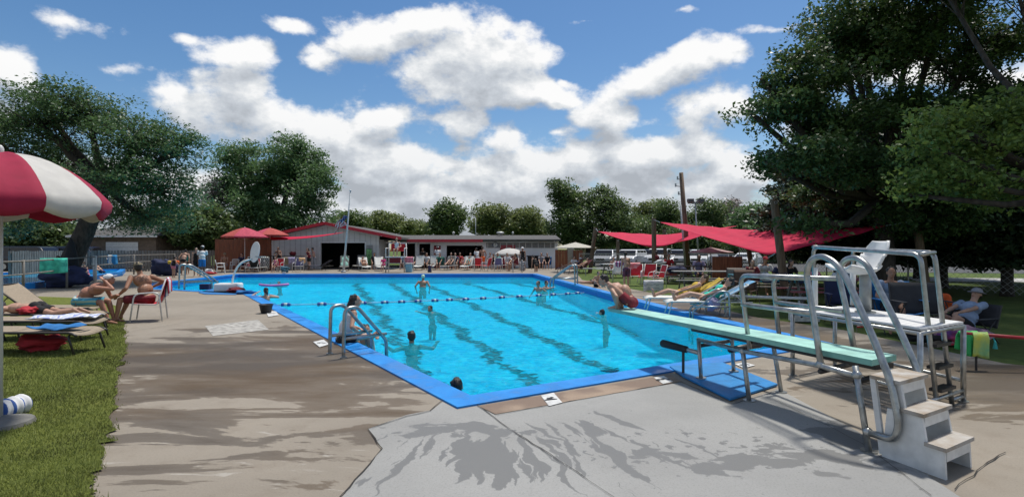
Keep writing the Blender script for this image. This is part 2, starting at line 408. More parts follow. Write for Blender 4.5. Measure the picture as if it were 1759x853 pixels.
def grass_mat(name, c1, c2, c3, sc=1.0):
    s = NT(name); P = s.tc.outputs['Object']
    a = s.noise(P, .35*sc, 5, .6); b = s.noise(s.mapping(P, (1, 1.6, 1)), 6*sc, 6, .7); f = s.noise(P, 70*sc, 4, .7)
    v = s.math('ADD', s.math('MULTIPLY', a, .5), s.math('MULTIPLY', b, .5))
    c = s.ramp(v, [(.36, c1), (.5, c2), (.64, c3)])
    c = s.mix(s.math('MULTIPLY', s.step(f, .5, .7), .5), c, tuple(x*.4 for x in c1))
    s.set('Base Color', c); s.set('Roughness', .9); s.set('Specular IOR Level', .15); s.bump(f, .8, .03); return s.m
M_ground = grass_mat('grass_ground', (.055, .085, .02), (.085, .125, .03), (.13, .165, .045))
M_lawn = grass_mat('lawn_turf', (.085, .11, .022), (.14, .165, .034), (.21, .22, .055))

def sheet(name, poly, z, m, sub=0):
    bm = bmesh.new(); vs = [bm.verts.new((p[0], p[1], z)) for p in poly]; f = bm.faces.new(vs)
    bm.normal_update()
    if f.normal.z < 0: bmesh.ops.reverse_faces(bm, faces=[f])
    bmesh.ops.triangulate(bm, faces=bm.faces[:])
    me = bpy.data.meshes.new(name); bm.to_mesh(me); bm.free(); me.materials.append(m)
    o = bpy.data.objects.new(name, me); COL.objects.link(o); return struct(o)
def sheet_hole(name, outer, inner, z, m):
    bm = bmesh.new(); es = []
    for lp in (outer, inner):
        vs = [bm.verts.new((p[0], p[1], z)) for p in lp]
        es += [bm.edges.new((vs[i], vs[(i+1) % len(vs)])) for i in range(len(vs))]
    bmesh.ops.triangle_fill(bm, use_beauty=True, use_dissolve=False, edges=es)
    for f in bm.faces:
        f.normal_update()
        if f.normal.z < 0: f.normal_flip()
    me = bpy.data.meshes.new(name); bm.to_mesh(me); bm.free(); me.materials.append(m)
    o = bpy.data.objects.new(name, me); COL.objects.link(o); return struct(o)

PX = [(786,702), (1432,592), (1150,528), (922,470.5), (405,471), (262,487), (248,496.5), (418,506)]
POOL = [G(*p) for p in PX]            # outer edge of the blue coping
def inset(poly, d):
    n = len(poly); out = []
    for i in range(n):
        a, b, c = [Vector(poly[k % n][:2]) for k in (i-1, i, i+1)]
        u = (b-a).normalized(); v = (c-b).normalized(); nu = Vector((-u.y, u.x)); nv = Vector((-v.y, v.x))
        k = (nu+nv); k = k/ max(.3, (1+nu.dot(nv))); out.append(Vector((b.x+k.x*d, b.y+k.y*d)))
    return out
_ar = sum(POOL[i].x*POOL[(i+1) % 8].y-POOL[(i+1) % 8].x*POOL[i].y for i in range(8))
SG = 1 if _ar > 0 else -1
IN = inset(POOL, .32*SG)
P2 = [(p.x, p.y) for p in POOL]
sheet_hole('ground', [(-700, -300), (700, -300), (700, 1500), (-700, 1500)], P2, -.03, M_ground)
right_edge = [G(*p) for p in ((985,463), (1000,481), (1120,503), (1300,545), (1450,567), (1725,624))]
outer = [(-70, -12), (14, -12), (14, 3.0), (9.2, 5.6)] + [(p.x, p.y) for p in reversed(right_edge)] + [(5.0, 52), (-70, 52)]
sheet_hole('pool_deck', outer, P2, 0.0, M_tan)
def px_sheet(name, pts, z, m): return sheet(name, [G(*p, z) for p in pts], z, m)
px_sheet('deck_slab', [(760,690), (786,703.5), (820,697), (850,712), (1168,656), (1256,694), (1338,668), (1500,755), (1660,860), (1900,1100), (400,1100), (612,822), (657,770), (632,736), (700,712), (742,704)], .004, M_gray)
px_sheet('coping_band', [(822,697), (1152,643), (1170,655), (851,711)], .008, M_band)
M_crack = mat('crack_dirt', (.035, .03, .025), .95)
def crack(pts, w):
    b = MB(); P = [G(*p, .012) for p in pts]; Q = []
    for a, c in zip(P, P[1:]):
        k = max(2, int((c-a).length/.12))
        for i in range(k): Q.append(a.lerp(c, i/k)+Vector((rnd.uniform(-.008,.008), rnd.uniform(-.012,.012), 0)))
    Q.append(P[-1]); vs = []
    for i, q in enumerate(Q):
        t = (Q[min(i+1, len(Q)-1)]-Q[max(i-1, 0)]).normalized(); nn_ = Vector((-t.y, t.x, 0))*w*rnd.uniform(.12, .5); vs += [q-nn_, q+nn_]
    b.add(vs, [(2*i, 2*i+2, 2*i+3, 2*i+1) for i in range(len(Q)-1)])
    return struct(b.build('deck_joint', M_crack))
crack([(770,678), (757,689), (740,705), (700,714), (632,736), (657,770), (612,822), (560,880)], .014)
crack([(818,680), (822,697), (880,738), (1010,822), (1080,870)], .011)
crack([(851,712), (1010,683), (1170,655)], .010)
crack([(1170,655), (1256,694), (1338,670)], .012)
crack([(1340,690), (1480,760), (1600,850)], .006)
crack([(1725,775), (1690,800), (1640,840)], .012)
crack([(214,571), (330,552), (480,533)], .01); crack([(214,585), (300,578), (400,560)], .008)
crack([(205,640), (420,600), (590,580)], .006)
# drain plate in the deck
dp = px_sheet('drain_plate', [(352,560), (443,549), (462,566), (366,577)], .006, mat('plate_concrete', (.42, .40, .36), .8, var=.3, scale=9, bump=.4))

# ---- lawn on the left
lawn_px = [(213,553), (214,600), (205,640), (198,690), (187,745), (167,822), (150,900), (90,1100)]
lp = [G(*p) for p in lawn_px]
lp = [lp[0]]+[lp[i].lerp(lp[i+1], (k+1)/14)+Vector((rnd.gauss(0,.035) if k < 13 else 0, 0, 0)) for i in range(len(lp)-1) for k in range(14)]
lawn_poly = [(-34, 2.0), (-34, 19.0)] + [(p.x, p.y) for p in [G(40,509), G(120,512), G(170,517), G(205,528)]] + [(p.x, p.y) for p in lp]
sheet('lawn', lawn_poly, .015, M_lawn)
def inside(x, y, poly):
    c = False; n = len(poly)
    for i in range(n):
        x1, y1 = poly[i]; x2, y2 = poly[(i+1) % n]
        if (y1 > y) != (y2 > y) and x < (x2-x1)*(y-y1)/(y2-y1)+x1: c = not c
    return c
def blades(name, poly, bbox, n, m, hmin=.015, hmax=.04, seed=3):
    r = np.random.RandomState(seed); vs = []; k = 0
    pts = []
    while len(pts) < n:
        y = bbox[1]+(bbox[3]-bbox[1])*r.rand()**1.7; x = bbox[0]+(bbox[2]-bbox[0])*r.rand()
        if inside(x+r.randn()*.028, y+r.randn()*.02, poly): pts.append((x, y))
    pts = np.array(pts); a = r.rand(n)*6.283; h = hmin+(hmax-hmin)*r.rand(n); w = .0028+.0016*r.rand(n)+.0005*(pts[:,1]-4)
    lx = (r.rand(n)-.5)*h*1.3; ly = (r.rand(n)-.5)*h*1.3
    V = np.zeros((n, 3, 3)); V[:,0,0] = pts[:,0]-np.cos(a)*w; V[:,0,1] = pts[:,1]-np.sin(a)*w; V[:,1,0] = pts[:,0]+np.cos(a)*w; V[:,1,1] = pts[:,1]+np.sin(a)*w
    V[:,2,0] = pts[:,0]+lx; V[:,2,1] = pts[:,1]+ly; V[:,2,2] = h; V[:,:,2] += .014
    me = bpy.data.meshes.new(name); me.vertices.add(3*n); me.vertices.foreach_set('co', V.ravel()); me.loops.add(3*n); me.loops.foreach_set('vertex_index', np.arange(3*n))
    me.polygons.add(n); me.polygons.foreach_set('loop_start', np.arange(0, 3*n, 3)); me.polygons.foreach_set('loop_total', np.full(n, 3)); me.update(); me.validate()
    me.materials.append(m); o = bpy.data.objects.new(name, me); COL.objects.link(o); return tag(o, kind='stuff')
M_blade = mat('grass_blade', (.23, .26, .06), .7, var=.34, scale=1.6, trans=.3)
g_ = blades('grass', lawn_poly, (-9, 3.2, -2.5, 12.5), 110000, M_blade); tag(g_, 'short green grass at left of the deck', 'grass')
ragged = [(lp[i].lerp(lp[i+1], t)) for i in range(len(lp)-1) for t in (0, .5)]

# ---- pool
s = NT('blue_paint'); P = s.tc.outputs['Object']; a_ = s.noise(P, 1.7, 6, .65); f_ = s.noise(P, 26, 5, .7)
c = s.ramp(a_, [(.32, (.002,.15,.47)), (.52, (.003,.20,.58)), (.70, (.012,.26,.64))]); c = s.mix(s.math('MULTIPLY', s.step(f_, .60, .72), .45), c, (.05,.30,.60)); c = s.mix(s.math('MULTIPLY', s.step(s.noise(P, 9, 5, .7), .66, .70), .6), c, (.30,.38,.45))
s.set('Base Color', c); s.set('Roughness', s.math('MULTIPLY_ADD', s.step(a_, .42, .55), .35, .30)); s.bump(f_, .3, .006); M_coping = s.m
M_wall = mat('blue_wall_paint', (.004, .14, .52), .5, var=.06, scale=3)
def ring(name, A, B, z, m, zb=None):
    n = len(A); b = MB(); zb = z if zb is None else zb
    b.add([(p[0], p[1], z) for p in A]+[(p[0], p[1], zb) for p in B], [(i, (i+1) % n, n+(i+1) % n, n+i) if SG > 0 else (n+i, n+(i+1) % n, (i+1) % n, i) for i in range(n)])
    return struct(b.build(name, m))
b = MB(); n = 8
CO = [(p[0], p[1]) for p in POOL]; CI = [(p[0], p[1]) for p in IN]; IN2 = [(p[0], p[1]) for p in inset(POOL, .30*SG)]; OUT2 = [(p[0], p[1]) for p in inset(POOL, -.004*SG)]
ring('pool_coping', OUT2, CI, .020, M_coping)
ring('coping_lip', CI, CI, .020, M_coping, zb=-.06)
ring('coping_edge', OUT2, OUT2, -.01, M_coping, zb=.020)
ring('pool_wall', IN2, IN2, -.04, M_wall, zb=-.34)
WZ = -.20
def floor_z(y):
    for (a, za), (c, zc) in zip(FZ, FZ[1:]):
        if y <= c: return za+(zc-za)*max(0, (y-a)/(c-a))
    return FZ[-1][1]
FZ = [(4.0, -1.45), (9.0, -1.35), (14, -1.1), (20, -.9), (28, -.68), (40, -.52)]
def floor_hit(px, py):
    z = -.5
    for _ in range(40): y = F*(H0-z)/(py-HY); z = .5*z+.5*floor_z(y)
    return G(px, py, z)
s = NT('pool_floor_paint'); P = s.tc.outputs['Object']
nA = s.noise(P, .5, 3); c = s.ramp(nA, [(.35, (.004, .62, .82)), (.65, (.02, .76, .92))])
s.set('Base Color', c); s.set('Roughness', .7); M_floor = s.m
b = MB(); ring('pool_side', IN2, IN2, -.34, M_floor, zb=-3.2)
b.grid(lambda u, v: (-26+34*u, 4.5+31*v, floor_z(4.5+31*v)), 2, 60); struct(b.build('pool_floor', M_floor))
# lane lines on the floor, broken up by the ripples
M_line = mat('lane_paint', (.002, .006, .012), .6)
def lane_line(p0, p1, seed):
    r = random.Random(seed); a, c = floor_hit(*p0), floor_hit(*p1); L_ = (c-a).length; b = MB(); y = 0
    d = (c-a).normalized(); t = 0
    while t < L_:
        q = a+d*t; z = floor_z(q.y)+.012
        w = r.uniform(.14, .34); h = r.uniform(.025, .075)*(1+q.y*.012); ox = r.uniform(-.17, .17)+.12*math.sin(t*2.1+seed)
        k = 9; vs = []; ph = r.uniform(0, 6.28); am = r.uniform(.03, .10)
        for i in range(k+1):
            u = i/k; x = (u-.5)*w*1.25+ox; e = math.sin(math.pi*u)**.55*h; yy = am*math.sin(u*6+ph)
            vs += [(q.x+x, q.y+yy-e, z), (q.x+x, q.y+yy+e, z)]
        b.add(vs, [(2*i, 2*i+2, 2*i+3, 2*i+1) for i in range(k)])
        t += r.uniform(.035, .10)
    return struct(b.build('lane_line', M_line))
LANES = [((607,484), (765,700)), ((665,484), (960,700)), ((718,484), (1100,668)), ((790,485), (1240,618)), ((880,487), (1330,575))]
for i, (p0, p1) in enumerate(LANES): lane_line(p0, p1, i+3)

# water
s = NT('pool_water'); s.N.remove(s.b); P = s.tc.outputs['Object']
v1 = s.mapping(P, (1, .8, 1)); n1 = s.noise(v1, 1.5, 3, .55, 1.2); n2 = s.noise(s.mapping(P, (1, .85, 1), loc=(5, 3, 0)), 5.5, 4, .6, .8)
h = s.math('ADD', s.math('MULTIPLY', n1, 1.0), s.math('MULTIPLY', n2, .30))
bp = s.n('ShaderNodeBump', {'Height': h, 'Strength': 1.0, 'Distance': .55}).outputs[0]
fr = s.n('ShaderNodeFresnel', {'IOR': 1.33, 'Normal': bp}).outputs[0]
fr = s.math('MULTIPLY', fr, .52)
gl = s.n('ShaderNodeBsdfGlossy', {'Color': (.92, .96, 1, 1), 'Roughness': .11, 'Normal': bp})
vy = s.noise(s.mapping(P, (.8, 1.25, 1)), 3.6, 5, .62, 1.8)
tint = s.mix(s.step(vy, .38, .66), (.04, .72, .92), (.85, 1.0, 1.0))  # ripple brightness from refraction is put into the transparent colour
tr = s.n('ShaderNodeBsdfTransparent', {'Color': tint})
df = s.n('ShaderNodeBsdfDiffuse', {'Color': (.001, .66, .90, 1), 'Normal': bp})
m1 = s.n('ShaderNodeMixShader', {0: .27, 1: tr.outputs[0], 2: df.outputs[0]})
m2 = s.n('ShaderNodeMixShader', {0: fr, 1: m1.outputs[0], 2: gl.outputs[0]}); s.L.new(m2.outputs[0], s.out.inputs[0]); M_water = s.m
wt = sheet('pool_water', IN2, WZ, M_water)

# ---- roads, car park and far paths
M_asph = mat('asphalt', (.07, .07, .07), .9, var=.15, scale=2)
M_path = mat('pale_road', (.42, .41, .39), .85, var=.1, scale=1)
sheet('parking_lot', [(7.0, 42), (60, 30), (90, 60), (8, 64)], -.018, M_asph)
sheet('road', [(20, 27.5), (70, 19), (120, 16), (120, 19), (70, 22.5), (22, 31)], -.012, M_path)
# blue mat under the diving board
M_mat = mat('mat_blue', (.008, .20, .50), .55, var=.12, scale=6, bump=.3, bscale=15)
b = MB(); b.prism([(p.x, p.y) for p in [G(1150,633), G(1174,650), G(1254,690), G(1336,664), G(1241,626)]], .008, .035)
tag(b.build('rubber_mat', M_mat, bevel=.006, loc=G(1240,660)), 'blue rubber mat on the deck beneath the diving board', 'mat')
# depth markers
M_white = mat('white_marker', (.62, .62, .60), .6, var=.15, scale=12)
M_black = mat('black_paint', (.012, .012, .014), .6)
def text_obj(body, size, m, name, loc, rot, parent, extrude=.001, align='CENTER', bold=.0, wscale=1):
    cu = bpy.data.curves.new(name, 'FONT'); cu.body = body; cu.size = size; cu.extrude = extrude; cu.offset = bold; cu.align_x = align; cu.align_y = 'CENTER'
    o = bpy.data.objects.new('tmp', cu); COL.objects.link(o); dg = bpy.context.evaluated_depsgraph_get()
    me = bpy.data.meshes.new_from_object(o.evaluated_get(dg)); bpy.data.objects.remove(o); me.name = name
    me.materials.clear(); me.materials.append(m); o2 = bpy.data.objects.new(name, me); COL.objects.link(o2); o2.parent = parent
    off = ORG.get(parent.name, Vector((0,0,0))) if parent else Vector((0,0,0))
    o2.location = Vector(loc)-off; o2.rotation_euler = rot; o2.scale = (wscale, 1, 1); return o2
def marker(px4, txt, rz, size, label, lines=None):
    P = [G(*p, .013) for p in px4]; c = sum(P, Vector())/4
    b = MB(); b.add(P, [(0,1,2,3)]); b.add([p-Vector((0,0,.004)) for p in P], [(3,2,1,0)])
    o = b.build('depth_marker', M_white, loc=c); tag(o, label, 'depth marker', 'depth markers painted round the pool edge')
    text_obj(txt, size, M_black, 'marking', (c.x, c.y, .0145), (0, 0, rz), o, .0005, bold=size*.03)
marker([(929,679), (951,674), (966,691), (943,697)], '4', R(150), .22, 'white depth marker painted with a black number 4 on the near pool edge')
marker([(1123,648), (1140,645), (1156,655), (1139,659)], '3', R(115), .24, 'white depth marker with a black number 3 beside the blue rubber mat')
marker([(1262,625), (1280,622), (1297,627), (1278,632)], '3', R(115), .2, 'white depth marker partly hidden behind the diving board legs')
marker([(538,587), (556,583), (566,591), (549,596)], '4FT', R(-20), .12, 'white depth marker with small black letters beside the seated woman')
marker([(457,536), (474,534), (479,541), (461,544)], '4FT', R(-20), .14, 'white depth marker on the deck beside the small black basket')
# ================================================================ buildings
M_siding = mat('white_siding', (.60, .59, .57), .75, var=.10, scale=.6, stretch=(1,1,3))
M_block = mat('white_block', (.74, .74, .75), .8, var=.05, scale=.7)
M_grout = mat('siding_gap', (.22, .215, .21), .9)
M_shingle = mat('grey_shingle', (.105, .10, .095), .95, var=.22, scale=14, bump=.5, bscale=30, stretch=(.3, 1, 1))
M_redtrim = mat('red_trim', (.42, .015, .03), .5, var=.08)
M_dark = mat('shaded_interior', (.008, .008, .010), .9)  # near-black: the shade inside the open bays is put into the colour
M_reddoor = mat('red_door_paint', (.27, .018, .025), .5, var=.1)
M_steel = mat('weathered_steel', (.42, .43, .42), .34, metal=.85, var=.18, scale=14)
M_whitep = mat('white_plastic', (.72, .72, .70), .4, var=.04)
M_wpaint = mat('white_paint', (.66, .66, .64), .5, var=.10, scale=10)
M_post = mat('post_wood', (.17, .115, .075), .85, var=.25, scale=5, bump=.5, bscale=20, stretch=(4, 4, .5))
M_greyw = mat('weathered_wood', (.20, .185, .165), .9, var=.25, scale=5, bump=.4, bscale=25, stretch=(3,3,.4))
M_cedar = mat('cedar_boards', (.23, .072, .032), .75, var=.25, scale=3, bump=.3, stretch=(6, 6, .5))
M_vent = mat('roof_vent_metal', (.5, .5, .48), .5, metal=.3)

hall = thing('pool_house', 'long low white pool house with grey shingle roof, red trim and a gabled left wing', 'building', (W(700,460,43).x, 43, 0))
YB, YG = 46.0, 43.5                      # wall planes: long wing, gabled wing
def XB(px, Y=YB): return (px-CX)*Y/F
def ZB(py, Y=YB): return H0-(py-HY)*Y/F
def wall_open(b, x0, x1, z0, z1, Y, opens, t=.2):
    """wall slab in the xz plane with rectangular openings (butted pieces)"""
    xs = sorted({x0, x1}|{o[0] for o in opens}|{o[1] for o in opens})
    for a, c in zip(xs, xs[1:]):
        os_ = [o for o in opens if o[0] <= a+1e-6 and o[1] >= c-1e-6]
        if not os_: b.box(((a+c)/2, Y+t/2, (z0+z1)/2), (c-a, t, z1-z0))
        else:
            o = os_[0]
            if o[3] < z1: b.box(((a+c)/2, Y+t/2, (o[3]+z1)/2), (c-a, t, z1-o[3]))
            if o[2] > z0: b.box(((a+c)/2, Y+t/2, (o[2]+z0)/2), (c-a, t, o[2]-z0))
# gabled wing
gx0, gx1 = XB(464,YG), XB(651,YG); ax = XB(561,YG); az_ = ZB(386.5,YG); eL = ZB(408,YG); zt = 2.05
b = MB(); garage = (XB(551,YG), XB(627,YG), 0, ZB(417.5,YG))
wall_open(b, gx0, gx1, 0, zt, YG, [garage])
def rake(x):
    if x < ax: return eL+(az_-eL)*(x-gx0)/(ax-gx0)
    return az_+(ZB(412,YG)-az_)*(x-ax)/(XB(690,YG)-ax)
b.add([(gx0,YG,zt),(ax,YG,zt),(gx1,YG,zt),(gx1,YG,rake(gx1)),(ax,YG,az_),(gx0,YG,rake(gx0))], [(0,1,4,5),(1,2,3,4)])
b.add([(gx0,YG+.2,zt),(ax,YG+.2,zt),(gx1,YG+.2,zt),(gx1,YG+.2,rake(gx1)),(ax,YG+.2,az_),(gx0,YG+.2,rake(gx0))], [(5,4,1,0),(4,3,2,1)])
b.box((gx0+.1, YG+5.2, 1.15), (.2, 10, 2.3)); b.box((gx1-.1, YG+1.75, 1.15), (.2, 3.1, 2.3))
b.build('wall', M_siding, hall)
b = MB(); x = gx0+.3
while x < gx1-.1:
    zb = garage[3] if garage[0]-.02 < x < garage[1]+.02 else .02
    b.box((x, YG-.006, (zb+rake(x)-.12)/2), (.035, .012, rake(x)-.12-zb)); x += .42
b.build('batten', mat('siding_batten', (.40,.39,.375), .8), hall)
# roof of the gabled wing (two slopes running back)
b = MB(); th = .16; yF, yK = YG-.55, YG+12
def slope(b, xa, za, xb, zb2, y0, y1, t=.16):
    b.add([(xa,y0,za),(xb,y0,zb2),(xb,y1,zb2),(xa,y1,za),(xa,y0,za-t),(xb,y0,zb2-t),(xb,y1,zb2-t),(xa,y1,za-t)],
          [(0,1,2,3),(7,6,5,4),(0,4,5,1),(1,5,6,2),(2,6,7,3),(3,7,4,0)])
xl = gx0-.5; slope(b, xl, rake(xl)+.2, ax, az_+.2, yF, yK); xr = XB(692,YG); slope(b, ax, az_+.2, xr, rake(xr)+.2, yF, yK)
rf = b.build('roof', M_shingle, hall)
b = MB(); 
b.bar((xl, yF-.03, rake(xl)+.10), (ax, yF-.03, az_+.10), .06, .24); b.bar((ax, yF-.03, az_+.10), (xr, yF-.03, rake(xr)+.10), .06, .24)
ex0, ex1 = xr, XB(830); ez = ZB(414); b.bar((ex0, YB-.78, ez), (ex1, YB-.78, ez), .05, .22)
b.build('fascia', M_redtrim, hall)
# long wing
wx0, wx1 = gx1, XB(958); ewall = ZB(415)
opens = [(XB(654), XB(713), 0, ZB(415.5)+.0-.15), (XB(720), XB(739), 0, ZB(419)), (XB(767), XB(829), .85, ZB(422)), (XB(745), XB(757), 0, ZB(422))]
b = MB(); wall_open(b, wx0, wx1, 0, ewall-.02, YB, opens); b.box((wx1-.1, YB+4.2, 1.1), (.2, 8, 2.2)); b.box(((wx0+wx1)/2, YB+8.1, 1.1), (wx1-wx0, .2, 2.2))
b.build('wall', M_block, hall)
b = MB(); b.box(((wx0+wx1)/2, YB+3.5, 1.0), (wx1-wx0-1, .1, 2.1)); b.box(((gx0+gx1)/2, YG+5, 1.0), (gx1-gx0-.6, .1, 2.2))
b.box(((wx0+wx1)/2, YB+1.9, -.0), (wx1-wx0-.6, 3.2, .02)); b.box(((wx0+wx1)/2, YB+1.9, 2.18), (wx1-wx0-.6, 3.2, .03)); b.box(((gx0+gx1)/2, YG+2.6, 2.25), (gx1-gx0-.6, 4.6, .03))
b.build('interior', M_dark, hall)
b = MB()
def ridge(px): return ZB(407, 50)+.15
z1 = ridge(0); y1 = 50.5
b.add([(XB(640),YB-.75,ez+.12),(XB(962),YB-.75,ez+.12),(XB(962),y1,z1),(XB(640),y1,z1),(XB(962),y1+5,ez),(XB(640),y1+5,ez),
       (XB(640),YB-.75,ez-.02),(XB(962),YB-.75,ez-.02),(XB(962),y1,z1-.14),(XB(640),y1,z1-.14)], [(0,1,2,3),(3,2,4,5),(6,9,8,7),(0,6,7,1),(1,7,8,2)])
rf2 = b.build('roof', M_shingle, hall)
for px_, r_ in ((858, .35), (772,.12), (881,.1)):
    b = MB(); b.cyl((XB(px_), 49.2, ez+.6), (XB(px_), 49.2, z1+.15), r_*.6, n=10); b.ell((XB(px_), 49.2, z1+.18), (r_, r_, .12)); b.build('roof_vent', M_vent, rf2, smooth=True)
b = MB(); b.box((XB(894), YB-.03, ewall-.32), (XB(953)-XB(836), .05, .42)); b.build('frieze', mat('grey_siding', (.21,.205,.20), .85), hall)
for k in range(12): b = MB(); b.box((XB(838)+k*.52, YB-.07, ewall-.32), (.05, .03, .42)); b.build('frieze_batten', M_siding, hall)
def door(px0, px1, py0, Y, m, name='door', d=-.05):
    b = MB(); x0_, x1_ = XB(px0,Y), XB(px1,Y); z = ZB(py0,Y); b.box(((x0_+x1_)/2, Y+d, z/2), (x1_-x0_, .06, z-.02))
    o = b.build(name, m, hall); h = MB(); h.ell((x1_-.12, Y+d-.06, .95), .045); h.build('handle', M_steel, o); return o
door(745, 757, 423, YB, M_reddoor, d=.05); door(859, 885, 421, YB, M_reddoor); door(630, 640, 421, YG, mat('grey_door', (.30,.30,.29), .6), d=-.05)
b = MB(); b.cyl((XB(873), YB-.16, ZB(434)), (XB(873), YB-.10, ZB(434)), .42, n=20); o_ = b.build('emblem', M_white, hall)
for i, (dx, dz, w) in enumerate(((-.2, .02, .12), (-.02, .08, .10), (.1, -.02, .16), (.2, .08, .08))):
    b = MB(); b.box((XB(873)+dx, YB-.17, ZB(434)+dz), (w, .01, .035)); b.build('brush_mark', M_reddoor, o_)
b = MB(); b.box((XB(798), YB-.12, .42), (XB(829)-XB(767), .05, .84)); b.build('counter_panel', M_reddoor, hall)
b = MB(); b.box((XB(798), YB-.20, .88), (XB(829)-XB(767)+.1, .40, .05)); b.build('counter', M_greyw, hall)
for px_ in (656.5, 716.5, 742): b = MB(); b.box((XB(px_), YB-.10, ewall/2), (.14, .12, ewall-.1)); b.build('porch_post', M_wpaint, hall)
b = MB(); b.box(((garage[0]+garage[1])/2, YG-.03, garage[3]+.04), (garage[1]-garage[0]+.2, .06, .08)); b.box((garage[1]+.05, YG-.03, garage[3]/2), (.1, .06, garage[3])); b.box((garage[0]-.05, YG-.03, garage[3]/2), (.1, .06, garage[3])); b.build('door_frame', M_wpaint, hall)
# things seen inside the snack window
b = MB(); 
for k in range(7): b.box((XB(772+k*8), YB+3.4, 1.3+.1*(k % 2)), (.25, .08, .4))
b.build('shelf_goods', mat('shelf_mix', (.12,.09,.09), .7, var=.5, scale=3), hall)
# wall clock
ck = thing('wall_clock', 'round white wall clock with dark rim on the pool house wall', 'clock', (XB(851), YB-.05, ZB(421)))
b = MB(); b.cyl((XB(851), YB-.01, ZB(421)), (XB(851), YB-.06, ZB(421)), .24, n=20); b.build('rim', mat('navy_rim', (.02,.03,.10), .5), ck)
b = MB(); b.cyl((XB(851), YB-.05, ZB(421)), (XB(851), YB-.07, ZB(421)), .18, n=20); b.build('dial', M_white, ck)
b = MB(); b.bar((XB(851), YB-.08, ZB(421)), (XB(851)+.02, YB-.08, ZB(421)+.14), .02, .02); b.bar((XB(851), YB-.08, ZB(421)), (XB(851)+.09, YB-.08, ZB(421)-.03), .02, .02); b.build('hands', M_black, ck)

# red strip sail in front of the gable
b = MB(); p0, p1, p2 = W(460,407.5,42), W(592,399,42.5), W(466,413,41)
b.grid(lambda u, v: p0.lerp(p1, u)+(p2-p0)*(v*(1-u)**.8)-Vector((0,0,.12*math.sin(math.pi*u))), 12, 3)
M_sail = mat('red_sail_cloth', (.70, .012, .075), .75, var=.06, scale=2, trans=.35, bump=.25, bscale=6)
tag(b.build('shade_sail', M_sail, thick=.012, smooth=True, loc=p0), 'narrow red shade sail strung along the gable wall of the pool house', 'shade sail', 'red shade sails')

# ---- small house on the left
hs = thing('garage_house', 'low tan house with grey roof and white garage door behind the left picket fence', 'house', W(200,425,46))
Yh = 44.0; x0, x1 = (130-CX)*Yh/F, (268-CX)*Yh/F; zt = H0-(405-HY)*Yh/F; zr = H0-(387-HY)*49/F
b = MB(); b.box(((x0+x1)/2, Yh+4, zt/2), (x1-x0, 8, zt)); b.build('wall', mat('tan_brick', (.17,.125,.09), .85, var=.2, scale=4), hs)
b = MB(); b.add([(x0-.4,Yh-.5,zt),(x1+.4,Yh-.5,zt),(x1-1.0,Yh+4,zr),(x0+1.0,Yh+4,zr),(x1+.4,Yh+8.5,zt),(x0-.4,Yh+8.5,zt)], [(0,1,2,3),(3,2,4,5),(0,3,5),(1,4,2)]); b.build('roof', M_shingle, hs)
b = MB(); b.box(((x0+x1)/2, Yh-.5, zt-.07), (x1-x0+.8, .05, .14)); b.build('fascia', M_wpaint, hs)
gx = ((183-CX)*Yh/F, (238-CX)*Yh/F); b = MB()
for k in range(5): b.box(((gx[0]+gx[1])/2, Yh-.05, .22+k*.42), (gx[1]-gx[0], .06, .405))
b.build('garage_door', M_wpaint, hs)
# ---- house behind on the right
hs = thing('tan_house', 'tan house with a grey hip roof behind the car park', 'house', W(1030,440,80))
Yh = 80.0; x0, x1 = (1000-CX)*Yh/F, (1052-CX)*Yh/F; zt = H0-(417-HY)*Yh/F; zr = H0-(406-HY)*Yh/F
b = MB(); b.box(((x0+x1)/2, Yh+4, zt/2-.4), (x1-x0, 8, zt+.8)); b.build('wall', mat('tan_wall', (.38,.28,.19), .85), hs)
b = MB(); b.add([(x0-.6,Yh-.6,zt),(x1+.6,Yh-.6,zt),(x1-2.0,Yh+4,zr),(x0+2.0,Yh+4,zr),(x1+.6,Yh+8.5,zt),(x0-.6,Yh+8.5,zt)], [(0,1,2,3),(3,2,4,5),(0,3,5),(1,4,2)]); b.build('roof', M_shingle, hs)
hs = thing('brown_house', 'dark brown low house half hidden behind the shade sails and parked cars', 'house', W(1110,440,84))
Yh = 84.0; x0, x1 = (1058-CX)*Yh/F, (1150-CX)*Yh/F; zt = H0-(424-HY)*Yh/F; zr = H0-(410-HY)*Yh/F
b = MB(); b.box(((x0+x1)/2, Yh+4, zt/2-.4), (x1-x0, 8, zt+.8)); b.build('wall', mat('brown_wall', (.10,.06,.04), .85), hs)
b = MB(); b.add([(x0-.6,Yh-.6,zt),(x1+.6,Yh-.6,zt),(x1-2.0,Yh+4,zr),(x0+2.0,Yh+4,zr),(x1+.6,Yh+8.5,zt),(x0-.6,Yh+8.5,zt)], [(0,1,2,3),(3,2,4,5),(0,3,5),(1,4,2)]); b.build('roof', M_shingle, hs)

# ---- fences
def fence(label, pts, h, m, slat=.14, gap=.03, name='picket_fence', posts=2.4, tp=.0):
    base = Vector(pts[0]); t = thing(name, label, 'fence', base); b = MB()
    for a, c in zip(pts, pts[1:]):
        a, c = Vector(a), Vector(c); L_ = (c-a).length; d = (c-a).normalized(); n_ = Vector((-d.y, d.x, 0)); k = int(L_/(slat+gap)); ang = math.atan2(d.y, d.x)
        for i in range(k):
            q = a+d*(i+.5)*L_/k; hh = h+rnd.uniform(-.02, .02); b.box((q.x, q.y, q.z+hh/2+.04), (slat, .02, hh), ang)
        for z in (h*.2, h*.85): r = MB(); r.bar(a+n_*.04+Vector((0,0,z)), c+n_*.04+Vector((0,0,z)), .04, .09); r.build('rail', m, t)
        kk = max(1, int(L_/posts))
        for i in range(kk+1): q = a+d*i*L_/kk+n_*.09; p_ = MB(); p_.box((q.x, q.y, q.z+h/2), (.1, .1, h+.08), ang); p_.build('post', m, t)
    b.build('boards', m, t); return t
